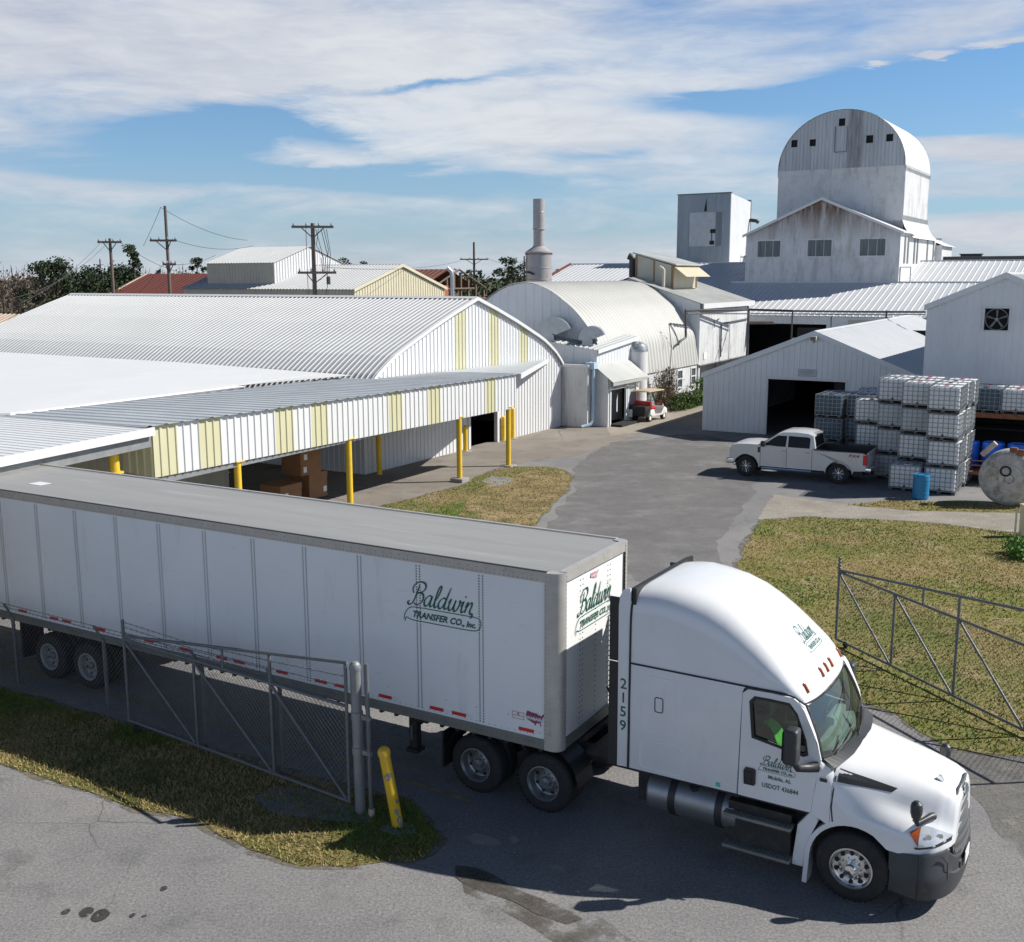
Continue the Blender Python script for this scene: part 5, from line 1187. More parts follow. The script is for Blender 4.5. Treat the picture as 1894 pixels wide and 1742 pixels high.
# gap line between cowl side and hood
mb = MB(); mb.tube([on_hood(-.315, 1.86, .0), on_hood(-.32, 1.7, 0), on_hood(-.325, 1.5, 0), on_hood(-.33, 1.3, 0), on_hood(-.30, 1.1, 0)], .012, 5); mb.build('hood_gap', M['black'], hood)
for side in (0, 1):
    ye = .05 if side == 0 else mir(.05); s = 1 if side == 0 else -1
    # cowl side between door and hood
    mb = MB(); hr_ = hood_ring(-.345, HS[0][1]); hr_ = hr_[:12] if side == 0 else hr_[::-1][:12]
    dz = [(x, z) for x, z in ((-.605, 1.15), (-.59, 1.3), (-.575, 1.45), (-.56, 1.55), (-.55, 1.65), (-.54, 1.72), (-.53, 1.78), (-.52, 1.83), (-.51, 1.88), (-.505, 1.92), (-.50, 1.95), (-.5, 1.96))]
    mb.loft([[(x, ye, z) for x, z in dz], hr_], closed=False); mb.build('cowl_side', Wp, tk, 50)
    mb = MB(); yb_ = on_hood(-.36, 1.72, .006).y if False else ye; mb.box(-.50, -.40, min(ye - s * .012, ye - s * .004), max(ye - s * .012, ye - s * .004), 1.66, 1.71); mb.build('cowl_badge', M['satin'], tk)
    # fender lip and rear skirt
    rings = []
    for k in range(22):
        a = R(205 - 195 * k / 21); ro, ri = .665, .60
        yf = (.02 if side == 0 else mir(.02)); zc_ = .5
        if a > R(180): P_o = (-.665 - .0 - .06 * (a - math.pi), .5 - 1.0 * (a - math.pi)); P_i = (-.60 - .05 * (a - math.pi), .5 - 1.0 * (a - math.pi))
        else: P_o = (ro * math.cos(a), .5 + ro * math.sin(a)); P_i = (ri * math.cos(a), .5 + ri * math.sin(a))
        yo = ye - s * .0
        fa = interp([(0, .035), (R(60), .0), (R(120), 0), (R(210), 0)], a)
        rings.append([(P_i[0], ye + s * .26, P_i[1]), (P_i[0], ye + s * (.0 + fa), P_i[1]), (P_o[0], ye + s * (.01 + fa), P_o[1]), (P_o[0], ye + s * .26, P_o[1])])
    mb = MB(); mb.loft(rings, closed=True, caps=(True, True)); mb.build('fender_lip', Wp, tk, 40)
    mb = MB(); mb.prism([(-.86, .27), (-.67, .27), (-.655, .55), (-.62, .82), (-.55, 1.0), (-.46, 1.12), (-.62, 1.15), (-.80, .9)], min(ye + s * .03, ye + s * .2), max(ye + s * .03, ye + s * .2), bev=.03); mb.build('fender_skirt', Wp, tk, 40)
    # headlamp on the corner
    hl = [(.70, 1.235), (.80, 1.25), (.92, 1.255), (1.02, 1.235), (1.10, 1.19), (1.15, 1.13), (1.10, 1.06), (1.0, 1.02), (.90, 1.01), (.82, 1.07), (.75, 1.16)]
    def onh(x, z, off=.008):
        h_ = HOOD_T.ray_cast(V((x + .9, YC + (-2.4 if side == 0 else 2.4), z)), V((-.35, .9 * s, 0)).normalized()); return None if h_[0] is None else h_[0] + V((.5, -.8 * s, 0)) * off
    def patch(x0, x1, z_top, z_bot, n, off):
        rows = [[], []]
        g = []
        for j in range(5):
            row = []
            for i in range(n + 1):
                x = lerp(x0, x1, i / n); z = lerp(z_bot(i / n), z_top(i / n), j / 4); q = on_hood(x, z, off) if side == 0 else (lambda w: V((w.x, mir(w.y), w.z)))(on_hood(x, z, off)); row.append(q)
            g.append(row)
        return g
    mb = MB(); mb.loft(patch(.84, 1.205, lambda t: 1.262 - .17 * t ** 1.6, lambda t: 1.0 + .02 * t + .05 * t ** 3, 10, .012), closed=False); hlo = mb.build('headlamp', M['lamp_glass'], tk, 60)
    mb = MB(); mb.loft(patch(.725, .842, lambda t: 1.20 + .05 * t, lambda t: 1.185 - .165 * t, 5, .013), closed=False); mb.build('turn_lamp', M['amber'], hlo, 60)
    mb = MB()
    g_ = patch(.90, 1.15, lambda t: 1.2 - .06 * t, lambda t: 1.07 + .02 * t, 6, .016)
    for (i, rr) in ((1, .045), (4, .045)):
        c_ = g_[2][i]; mb.lathe([(rr, 0), (rr, .012), (rr * .6, .006), (0, .002)], c_ - V((.3 * .0, 0, 0)), V((.62, -.78 * s, .05)), 16)
    mb.build('lamp_projector', M['chrome'], hlo, 40)
    mb = MB(); mb.loft(patch(.80, 1.2, lambda t: 1.01 + .075 * t ** 2, lambda t: .985 + .05 * t ** 2, 8, .014), closed=False); mb.build('lamp_bezel', M['black'], hlo, 60)
# grille
mb = MB()
GP = lambda z, y: V((lerp(1.30, 1.19, (z - .62) / 1.0) - .10 * (abs(y) / .55) ** 2.4, YC + y, z))
def gw(z): return interp([(.6, .50), (.9, .55), (1.2, .53), (1.45, .44), (1.56, .36)], z)
mb.loft([[GP(z, gw(z) * (-1 + 2 * i / 12)) + V((-.03, 0, 0)) for i in range(13)] for z in [.60 + .096 * k for k in range(11)]], closed=False)
grl = mb.build('grille', M['cab_dark'], tk, 60)
mb = MB()
for z in (.74, .87, 1.0, 1.13, 1.26, 1.38):
    n = 14; rings = []
    for i in range(n + 1):
        y = gw(z) * .96 * (-1 + 2 * i / n); c_ = GP(z + .03 * (1 - (abs(y) / .55) ** 2), y); rings.append([c_ + V((.028, 0, .0)), c_ + V((.012, 0, .045)), c_ + V((-.03, 0, .04)), c_ + V((-.03, 0, -.045)), c_ + V((.018, 0, -.03))])
    mb.loft(rings)
mb.build('grille_bar', M['grille_grey'], grl, 50)
mb = MB(); fr = [GP(z, -gw(z) * 1.02) + V((.01, 0, 0)) for z in (.6, .8, 1.0, 1.2, 1.4, 1.54)] + [GP(1.60, y) + V((.01, 0, 0)) for y in (-.25, -.1, .1, .25)] + [GP(z, gw(z) * 1.02) + V((.01, 0, 0)) for z in (1.54, 1.4, 1.2, 1.0, .8, .6)]
mb.tube(fr, .022, 6); mb.build('grille_surround', M['grille_grey'], grl, 60)
mb = MB(); c_ = GP(1.5, 0) + V((.03, 0, 0)); mb.lathe([(.135, -.02), (.135, .012), (.115, .02), (.11, .014), (0, .014)], (0, 0, 0), (1, 0, 0), 24)
for i, v in enumerate(mb.v): mb.v[i] = (c_.x + v[0] - .25 * v[2] * .6, c_.y + v[1], c_.z + v[2] * .5)
mb.build('badge', M['chrome'], grl, 40)
mb = MB(); q0 = HOOD_T.ray_cast(V((.93, .92, 3)), V((0, 0, -1)))[0]; mb.prism([(-.07, 0), (.06, .0), (.02, .075), (-.01, .08)], q0.y - .01, q0.y + .01, M=Matrix.Translation((q0.x, 0, q0.z))); mb.build('hood_ornament', M['chrome'], hood)
# bumper
mb = MB(); BP = [(.50, .03), (.75, .03), (.95, .07), (1.10, .20), (1.20, .38), (1.265, .62), (1.30, .95), (1.305, YC)]
bp = catmull([V((a, b, 0)) for a, b in BP], 4); bp = [(p.x, p.y) for p in bp]; bp = bp + [(x, mir(y)) for x, y in bp[-2::-1]]
def bz(x): return interp([(.5, .33), (.8, .29), (1.05, .28), (1.31, .26)], x)
rows = []
for t, off in ((0, -.05), (.0, .0), (.3, .015), (.52, .012), (.56, -.012), (.95, -.02), (1.0, -.05)):
    rows.append([(x + off * .8, y - off * .5 * (1 if y < YC else -1), lerp(bz(x), interp([(.5, .89), (1.0, .93), (1.2, .95), (1.3, .66)], x), t)) for x, y in bp])
mb.loft(rows, closed=False); bmp = mb.build('bumper', M['satin'], tk, 40)
mb = MB(); mb.tube([(.88, .02, .30), (.885, .018, .60), (.88, .03, .90)], .008, 4); mb.tube([(1.14, .235, .9), (1.19, .33, .78), (1.2, .35, .55), (1.18, .33, .45)], .008, 4); mb.build('bumper_seam', M['black'], bmp)
mb = MB(); mb.box(1.325, 1.335, .95, 1.28, .50, .68); mb.build('number_plate', M['white_tape'], bmp)
mb = MB(); mb.rbox(1.1, 1.3, .8, 1.64, .42, .60, .03); mb.build('air_intake', M['black'], bmp, 40)
# wheels, axles, frame
make_wheel('wheel', tk, 0, 0.0, .505, .29, M['alu'], 10, .0, .29, -1)
make_wheel('wheel', tk, 0, mir(0.0), .505, .29, M['alu'], 10, .0, .29, 1)
for x in (-4.928, -6.245):
    for y, s in ((0., -1), (mir(0.), 1)):
        make_wheel('wheel', tk, x, y, .505, .27, M['alu_dull'], 8, .13, .29, s, 'alu_dull')
        mb = MB(); mb.lathe([(.3, .31), (.47, .31), (.505, .35), (.505, .54), (.47, .58), (.3, .58)], (x, y, .505), (0, -s, 0), 32); mb.build('inner_tyre', M['tyre'], tk, 40)
mb = MB()
for y in (YC - .45, YC + .37): mb.box(-6.9, 1.1, y, y + .08, .72, .99)
for x in (-4.928, -6.245): mb.cyl((x, .3, .505), (x, mir(.3), .505), .085, None, 10); mb.lathe([(.0, -.25), (.22, -.15), (.26, 0), (.22, .15), (0, .25)], (x, YC, .505), (0, 1, 0), 16)
mb.cyl((0, .25, .45), (0, mir(.25), .45), .06, None, 8); mb.box(-6.5, -4.6, YC - .5, YC + .5, .98, 1.10); mb.box(-4.4, -3.5, .5, mir(.5), .95, 1.02); mb.box(-3.4, 1.0, .35, mir(.35), .5, 1.05); mb.box(-.66, .62, .3, .42, .3, 1.3); mb.box(-.66, .62, mir(.42), mir(.3), .3, 1.3)
mb.build('frame', M['chassis'], tk)
mb = MB()
for y in (.0, mir(.62)):
    mb.loft([[(-6.245 + .62 * math.cos(a), yy, .55 + .62 * math.sin(a)) for yy in (y, y + .62)] for a in [R(165 - 75 * k / 7) for k in range(8)]], closed=False); mb.loft([[(-4.928 + .60 * math.cos(a), yy, .53 + .60 * math.sin(a)) for yy in (y + .05, y + .6)] for a in [R(75 - 75 * k / 7) for k in range(8)]], closed=False)
    mb.box(-6.93, -6.9, y, y + .6, .3, .95)
mb.build('mud_guard', M['black'], tk)
mb = MB()
for k in range(3): mb.tube([(-3.5, YC - .2 + .2 * k, 1.9 + .1 * k), (-3.75, YC - .1 + .15 * k, 1.35), (-4.1, YC + .1 * k, 1.3), (-4.35, YC - .1 + .1 * k, 1.9)], .02, 6)
mb.build('air_line', M['black'], tk)
# fuel tank and steps
for side in (0, 1):
    yt = .40 if side == 0 else mir(.40)
    mb = MB(); mb.lathe([(0, 0), (.24, .0), (.29, .02), (.305, .05), (.305, 1.42), (.29, 1.45), (.24, 1.47), (0, 1.47)], (-3.18, yt, .72), (1, 0, 0), 32); tkn = mb.build('fuel_tank', M['alu_dull'], tk, 40)
    for x in (-2.80, -2.05):
        mb = MB(); mb.lathe([(.307, 0), (.318, .0), (.318, .11), (.307, .11)], (x, yt, .72), (1, 0, 0), 32); mb.build('tank_strap', M['black'], tkn, 40)
    mb = MB(); mb.cyl((-2.42, yt - (.16 if side == 0 else -.16), .95), (-2.42, yt - (.22 if side == 0 else -.22), 1.03), .06, None, 12); mb.build('fuel_cap', M['black'], tkn, 40)
    ys = (.10, .7) if side == 0 else (mir(.7), mir(.10))
    mb = MB(); mb.box(-1.84, -.90, ys[0] + .03, ys[1], .36, .99); mb.build('step_box', M['chassis'], tk)
    for z in (.83, .33):
        ye = (-.02, .20) if side == 0 else (mir(.20), mir(-.02))
        mb = MB(); mb.rbox(-1.88, -.86, ye[0], ye[1], z - .03, z + .02, .012)
        for i in range(20):
            for j in range(3): x = -1.85 + i * .0505; y = ye[0] + .03 + j * .06; mb.box(x, x + .028, y, y + .03, z + .02, z + .027)
        mb.build('step', M['rail_dark'], tk, 40)
# mirrors
for side in (0, 1):
    s = -1 if side == 0 else 1; ye = .05 if side == 0 else mir(.05)
    mb = MB(); mb.rbox(-.92, -.72, ye + s * .34 - .12, ye + s * .34 + .12, 1.98, 2.50, .05, 3); mi_ = mb.build('door_mirror', M['satin'], tk, 50)
    mb = MB(); mb.rbox(-.935, -.91, ye + s * .34 - .095, ye + s * .34 + .095, 2.03, 2.45, .01); mb.build('mirror_glass', M['glass_dark'], mi_, 50)
    mb = MB(); mb.tube([(-.80, ye + s * .32, 2.02), (-.74, ye + s * .26, 1.90), (-.64, ye + s * .10, 1.86), (-.55, ye, 1.86)], [.05, .06, .065, .08], 8); mb.build('mirror_arm', M['satin'], mi_, 50)
    bh = HOOD_T.ray_cast(V((.93, YC + s * .76, 3)), V((0, 0, -1)))[0]
    mb = MB(); top = V((.78, bh.y + s * .30, bh.z + .16)); mb.tube([tuple(bh + V((.02, 0, -.02))), tuple(bh + V((.0, s * .06, .0))), tuple(top + V((.02, 0, -.2))), tuple(top + V((0, 0, -.14)))], [.055, .045, .035, .05], 8)
    mb.lathe([(0, -.13), (.06, -.115), (.08, -.04), (.082, .035), (.07, .09), (.035, .125), (0, .135)], top, (0, 0, 1), 16); mb.build('hood_mirror', M['satin'], tk, 60)
# ================================================================== pickup
PA, PB = V((10.21, 46.41)), V((13.68, 44.48)); ph = (PA - PB).normalized(); PYAW = math.atan2(ph.y, ph.x)
pk = thing('pickup_truck', 'silver white crew cab pickup parked in front of the open shed', 'pickup', (PA.x, PA.y, 0), PYAW)
# local: x forward (front wheel at 0), y to its own left; the side we see is its left side at y = 0; width goes to y = -2.0
Pm = M['pickup']; PWd = 2.0
def parch(cx, r, n=10): return [(cx + r * math.cos(math.pi * k / n), .42 + r * math.sin(math.pi * k / n)) for k in range(n + 1)]
low = [(-5.05, .62), (-5.08, 1.30), (-4.9, 1.36), (-2.93, 1.34), (-2.85, 1.40), (-.55, 1.40), (-.42, 1.42), (.1, 1.41), (.5, 1.36), (.66, 1.30), (.76, 1.05), (.78, .62), (.62, .5)]
lowp = [(.60, .55)] + parch(0, .56) + [(-.62, .5), (-3.36, .5)] + parch(-3.97, .56) + [(-4.56, .58)]
mb = MB(); mb.prism(lowp + low[:-1], -.03, .0); mb.prism(lowp + low[:-1], -PWd, -PWd + .03)
mb.build('side_panel', Pm, pk, 30)
mb = MB(); mb.loft([[(-.5, y, 1.42 + .02 * (1 - (abs(y + 1) / 1) ** 2)), (0, y, 1.42 + .04 * (1 - (abs(y + 1)) ** 4)), (.45, y, 1.38 + .04 * (1 - abs(y + 1) ** 4)), (.66, y, 1.31 + .03 * (1 - abs(y + 1) ** 4)), (.77, y, 1.08)] for y in [-.01 - 1.98 * k / 16 for k in range(17)]], closed=False); mb.build('hood', Pm, pk, 40)
mb = MB(); mb.rbox(.70, .82, -1.75, -.25, .78, 1.25, .03); gr_ = mb.build('grille', M['chrome'], pk, 40)
mb = MB()
for z in (.88, .98, 1.08): mb.box(.795, .81, -1.65, -.35, z - .025, z + .025)
mb.build('grille_slot', M['black'], gr_)
for y in (-.24, -1.98): mb = MB(); mb.rbox(.56, .765, y, y + .22, .95, 1.22, .03); mb.build('headlamp', M['lamp_glass'], pk, 40)
mb = MB(); mb.rbox(.55, .92, -2.02, .02, .52, .76, .05, 3); mb.build('front_bumper', M['chrome'], pk, 40)
mb = MB(); mb.rbox(-5.28, -5.02, -2.0, 0, .55, .76, .04); mb.build('rear_bumper', M['chrome'], pk, 40)
mb = MB(); mb.rbox(-5.1, -5.04, -1.85, -.15, .76, 1.36, .02); mb.build('tailgate', Pm, pk, 40)
# cab greenhouse
mb = MB(); rings = []
for x, z0, z1, inset in ((-.55, 1.40, 1.42, .03), (-.9, 1.40, 1.66, .09), (-1.30, 1.40, 1.93, .14), (-1.55, 1.4, 2.03, .17), (-2.1, 1.4, 2.06, .18), (-2.6, 1.4, 2.03, .17), (-2.83, 1.4, 1.96, .15), (-2.95, 1.40, 1.42, .05)):
    rings.append([(x, -.02, z0), (x, -inset, z1 - .03), (x, -inset - .12, z1), (x, -1, z1 + .02), (x, -2 + inset + .12, z1), (x, -2 + inset, z1 - .03), (x, -1.98, z0)])
mb.loft(rings, closed=False); mb.build('cab_roof', Pm, pk, 35)
def sidept(x, z): t = (z - 1.40) / .62; return lerp(-.02, -.165, t) + .012
for nm, pts in (('front_window', [(-.78, 1.44), (-1.70, 1.38), (-1.72, 1.86), (-1.35, 1.86), (-1.15, 1.74)]), ('rear_window', [(-1.80, 1.38), (-2.72, 1.40), (-2.72, 1.82), (-2.62, 1.86), (-1.80, 1.87)])):
    for sd in (0, 1):
        mb = MB(); mb.add([(x, sidept(x, z) if sd == 0 else -2 - sidept(x, z), z) for x, z in pts], [tuple(range(len(pts)))]); mb.build(nm, M['glass_dark'], pk)
mb = MB(); mb.add([(-.60, -.16, 1.47), (-.60, -1.84, 1.47), (-1.27, -1.74, 1.93), (-1.27, -.26, 1.93)], [(0, 1, 2, 3)]); mb.build('windscreen', M['glass_dark'], pk)
mb = MB(); mb.add([(-2.945, -.25, 1.46), (-2.945, -1.75, 1.46), (-2.86, -1.7, 1.88), (-2.86, -.3, 1.88)], [(0, 1, 2, 3)]); mb.build('back_glass', M['glass_dark'], pk)
mb = MB(); mb.box(-5.05, -2.95, -1.9, -.1, .80, .85); mb.box(-2.98, -2.93, -1.9, -.1, .8, 1.4); mb.box(-5.05, -2.95, -.16, -.03, .8, 1.345); mb.box(-5.05, -2.95, -1.97, -1.84, .8, 1.345); mb.build('bed_liner', M['black'], pk)
mb = MB(); mb.box(-5.0, -2.95, -.14, -.005, 1.345, 1.375); mb.box(-5.0, -2.95, -1.995, -1.86, 1.345, 1.375); mb.build('bed_rail', M['black'], pk)
mb = MB()
for x, z0, z1 in ((-.62, .52, 1.38), (-1.76, .52, 1.86), (-2.84, .52, 1.4)): mb.box(x - .008, x + .008, -.004, .003, z0, min(z1, 1.38))
mb.build('door_gap', M['cab_dark'], pk)
for x in (-1.62, -2.62): mb = MB(); mb.rbox(x - .12, x + .1, -.0, .03, 1.20, 1.24, .012); mb.build('door_handle', M['chrome'], pk)
mb = MB(); mb.rbox(-.86, -.68, .06, .28, 1.38, 1.62, .03); mb.box(-.82, -.72, -.02, .08, 1.40, 1.47); mb.build('mirror', M['black'], pk, 40)
mb = MB(); mb.rbox(-.60, -.50, .002, .012, 1.08, 1.32, .004); mb.build('fender_vent', M['black'], pk)
for y in (-.12, -1.98): mb = MB(); mb.rbox(-5.10, -4.93, y, y + .13, .86, 1.30, .015); mb.build('tail_lamp', M['red_tape'], pk)
mb = MB(); mb.tube([(-.7, .06, .42), (-2.85, .06, .42)], .05, 8); mb.build('side_step', M['chrome'], pk, 40)
mb = MB(); mb.box(-4.9, .5, -1.8, -.2, .38, .62); mb.box(-.55, .55, -1.75, -.25, .4, 1.2); mb.box(-4.5, -3.4, -1.7, -.3, .4, .9); mb.build('underbody', M['chassis'], pk)
v, f = text_polys('FX4', .17, .25, .006, 'CENTER', 1.5); decal('bed_lettering', (v, f), lambda p: (-4.55 - p.x * 1.0, .004, 1.17 + p.y), M['maroon'], pk)
for x in (0, -3.97):
    for y, s in ((.02, 1), (-2.02, -1)):
        t = MB(); r = .44
        t.lathe([(.27, 0), (.29, -.01), (.38, -.015), (r - .02, .01), (r, .04), (r, .24), (r - .03, .28), (.25, .28)], (0, 0, 0), (0, -s, 0), 32); w = t.build('wheel', M['tyre'], pk, 40); w.location = (x, y, r)
        rm = MB(); rm.lathe([(.29, -.005), (.275, .0), (.265, .06), (.0, .07)], (0, 0, 0), (0, -s, 0), 28, mis=[0, 0, 1]); 
        for k in range(8):
            for dv in (-.16, .16):
                a = 2 * math.pi * k / 8; p0 = V((.06 * math.cos(a), s * .0, .06 * math.sin(a))); p1 = V((.26 * math.cos(a + dv), s * .005, .26 * math.sin(a + dv))); rm.tube([p0, p1], .014, 4)
        rm.lathe([(.06, .0), (.0, -.01)], (0, 0, 0), (0, -s, 0), 12)
        rm.build('rim', [M['alu'], M['cab_dark']], w, 30)

# ================================================================== caged totes
TSX, TSY, TSZ, TP = 1.19, 1.02, 1.045, 1.09
def tote_proto(m, cap):
    t = thing('caged_tote', 'x', 'tote', (0, 0, -50), 0, 'caged plastic totes stacked in the yard')
    mb = MB(); mb.rbox(.03, TSX - .03, .03, TSY - .03, .14, TSZ - .02, .06, 3); mb.lathe([(.13, .0), (.13, .03), (.1, .035)], (TSX / 2, TSY / 2, TSZ - .03), (0, 0, 1), 16); mb.build('bottle', m, t, 50)
    mb = MB(); b = .011
    for i in range(7):
        x = .0 + TSX * i / 6
        for y in (0, TSY): mb.box(x - b, x + b, y - b, y + b, .12, TSZ)
    for i in range(1, 6):
        y = TSY * i / 6
        for x in (0, TSX): mb.box(x - b, x + b, y - b, y + b, .12, TSZ)
    for k in range(6):
        z = .13 + (TSZ - .13) * k / 5
        for y in (-.012, TSY + .012): mb.box(0, TSX, y - b, y + b, z - b, z + b)
        for x in (-.012, TSX + .012): mb.box(x - b, x + b, 0, TSY, z - b, z + b)
    for x in (.3, .88): mb.box(x - .015, x + .015, 0, TSY, TSZ, TSZ + .02)
    mb.build('cage', M['cage'], t)
    mb = MB(); mb.box(0, TSX, 0, TSY, .105, .13)
    for x in (.0, .5, 1.04): mb.box(x, x + .14, 0, TSY, .0, .105)
    for y in (0, .46, .92): mb.box(0, TSX, y, y + .1, .0, .02)
    mb.build('pallet', M['pallet'], t)
    mb = MB(); mb.lathe([(.08, .0), (.08, .035), (.07, .042), (0, .042)], (TSX / 2, TSY / 2, TSZ - .005), (0, 0, 1), 16); mb.build('cap', cap, t, 40)
    mb = MB(); mb.cyl((TSX / 2, .02, .2), (TSX / 2, -.05, .2), .04, None, 8); mb.build('valve', M['cap_black'], t, 40)
    return t
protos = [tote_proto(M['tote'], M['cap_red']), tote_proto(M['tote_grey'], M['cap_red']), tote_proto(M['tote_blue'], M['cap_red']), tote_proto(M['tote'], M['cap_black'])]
used_p = [False] * 4
def place_tote(kind, x, y, z, rz, label):
    if used_p[kind]: t = copy_thing(protos[kind])
    else: t = protos[kind]; used_p[kind] = True
    t.location = (x, y, z); t.rotation_euler = (0, 0, rz); t['label'] = label; return t
TU = V((math.cos(GX), math.sin(GX))); TV = V((-math.sin(GX), math.cos(GX)))
TO = V((16.50, 42.50))
ordn = ['ground', 'second', 'third', 'top']
stacks = [  # (steps along the front, rows back, tiers, name)
 (0, 0, 4, 'front corner stack beside the tank'),
 (0, 1, 4, 'stack directly behind the corner stack'),
 (0, 2, 4, 'third stack back beside the tank'),
 (0, 3, 4, 'rearmost stack back beside the tank'),
 (-1, 1.12, 4, 'stack just behind the single tote'),
 (-1, 2.17, 4, 'second stack behind the single tote'),
 (-1, 3.22, 4, 'third stack behind the single tote'),
 (-2, 2.2, 4, 'tall stack nearest the pickup tailgate'),
 (-2, 3.25, 4, 'stack hidden behind the tailgate stack'),
 (-2.92, 3.2, 3, 'pale stack behind the pickup bed'),
 (-3.6, 4.75, 3, 'dark shadowed stack behind the pickup'),
 (-4.66, 4.35, 3, 'stack beside the open shed doorway'),
 (-4.66, 5.42, 3, 'second stack back at the doorway'),
 (-3.6, 5.82, 3, 'stack hidden behind the dark stack'),
 (-2.5, 5.1, 3, 'middle rear stack behind the pale stack'),
 (-3.7, 7.6, 3, 'lone rear stack near the shed wall'),
]
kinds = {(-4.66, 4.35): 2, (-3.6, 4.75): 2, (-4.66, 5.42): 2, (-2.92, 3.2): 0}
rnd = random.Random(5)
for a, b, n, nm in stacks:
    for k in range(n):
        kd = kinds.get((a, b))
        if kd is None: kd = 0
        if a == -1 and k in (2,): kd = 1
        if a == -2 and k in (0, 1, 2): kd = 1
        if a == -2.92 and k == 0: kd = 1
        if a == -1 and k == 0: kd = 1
        if kd == 0 and rnd.random() < .25: kd = 3
        j = V((rnd.uniform(-.06, .06), rnd.uniform(-.06, .06)))
        p = TO + TU * (a * 1.24) + TV * (b * 1.09) + j
        look = {0: 'milky white', 3: 'black capped white', 1: 'greyish', 2: 'blue-grey'}[kd]
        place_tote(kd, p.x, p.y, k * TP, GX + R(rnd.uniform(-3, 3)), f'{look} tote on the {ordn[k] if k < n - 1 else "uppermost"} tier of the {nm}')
p = TO + TU * (-1.34) + TV * (.02)
place_tote(0, p.x, p.y, 0, GX + R(2), 'single milky white caged tote on the ground behind the teal drum')
# steel deck with totes beyond the tank
DK = V((19.6, 46.8))
dk = thing('storage_deck', 'rusty steel storage deck carrying totes over dark shelving', 'deck', (DK.x, DK.y, 0), GX)
mb = MB(); mb.box(-.3, 9, 0, 3.4, 2.62, 2.74); mb.box(-.3, 9, -.06, 0, 2.55, 2.76); mb.build('deck_plate', M['rust'], dk)
mb = MB()
for x in (0, 3, 6, 8.8):
    for y in (.2, 3.2): mb.box(x - .06, x + .06, y - .06, y + .06, 0, 2.62)
mb.build('deck_post', M['rust'], dk)
mb = MB(); mb.box(-.2, 9, 2.2, 2.3, 0, 2.62); mb.box(-.25, -.2, .0, 3.4, 1.7, 2.62); mb.box(0, 9, .35, 2.2, 2.0, 2.05); mb.build('back_sheet', M['dark'], dk)
for i in range(6):
    q = DK + TU * (.3 + 1.26 * i) + TV * .15
    place_tote(2 if i in (0,) else 0, q.x, q.y, 2.745 - .55 + .55, GX, ['dark blue-grey caged tote at the near end of the rusty deck', 'milky caged tote second along the rusty deck', 'milky caged tote third along the rusty deck', 'milky caged tote fourth along the rusty deck', 'milky caged tote fifth along the rusty deck', 'milky caged tote at the far end of the rusty deck'][i])
    q = q + TV * 1.2
    place_tote(0, q.x, q.y, 2.745, GX, ['milky caged tote in the back row of the rusty deck, first along', 'milky caged tote in the back row of the rusty deck, second along', 'milky caged tote in the back row of the rusty deck, third along', 'milky caged tote in the back row of the rusty deck, fourth along', 'milky caged tote in the back row of the rusty deck, fifth along', 'milky caged tote in the back row of the rusty deck, last along'][i])
# drums
def drum(label, x, y, z, m, r=.30, h=.92, group=None, tilt=None):
    t = thing('plastic_drum', label, 'drum', (x, y, z), 0, group)
    mb = MB(); mb.lathe([(0, 0), (r * .9, 0), (r, .05), (r, .2), (r * 1.02, .22), (r * 1.02, .26), (r, .28), (r, h - .25), (r * 1.02, h - .23), (r * 1.02, h - .19), (r, h - .17), (r, h - .06), (r * .94, h), (r * .86, h), (r * .85, h - .03), (0, h - .03)], (0, 0, 0), (0, 0, 1), 28); mb.build('body', m, t, 40)
    mb = MB()
    for s in (-1, 1): mb.cyl((s * r * .5, 0, h - .035), (s * r * .5, 0, h + .0), .04, None, 10)
    mb.build('bung', m, t, 40)
    return t
g = ground(1702, 922); drum('teal blue plastic drum standing alone in front of the caged totes', g.x, g.y, .0, M['drum_teal'], .31, .98)
DLAB = ['first', 'second', 'third', 'fourth', 'fifth']
for i in range(5):
    q = DK + TU * (.55 + .98 * i) + TV * (-1.0); drum(f'bright blue plastic drum, {DLAB[i]} along the row under the rusty deck', q.x, q.y, .55, M['drum_blue'], .45, 1.1, 'bright blue drums by the rusty deck')
q = DK + TU * (-.05) + TV * (-1.35); drum('lighter blue drum squeezed between the totes and the tank', q.x, q.y, .35, M['drum_blue'], .3, 1.35, 'bright blue drums by the rusty deck')
q = DK + TU * (1.9) + TV * (-1.7); drum('bright blue drum standing a little lower in front of the drum row', q.x, q.y, .2, M['drum_blue'], .42, .95, 'bright blue drums by the rusty deck')
# low frame the drums stand on
mb = MB(); mb.box(-.4, 6, -2.3, -.5, .42, .54)
for x in (0, 2.5, 5.5): mb.box(x, x + .12, -2.2, -2.08, 0, .42)
mb.tube([(-.2, -2.2, 1.0), (6, -2.2, 1.0)], .03, 5); mb.tube([(-.2, -2.2, .8), (6, -2.2, .8)], .03, 5); mb.tube([(0, -2.2, .5), (0, -2.2, 1.1)], .03, 5); mb.tube([(5.5, -2.2, .5), (5.5, -2.2, 1.1)], .03, 5)
tag(mb.build('drum_stand', M['rust'], None, None, (DK.x, DK.y, 0), GX), 'low rusty railing stand under the row of blue drums', 'stand')
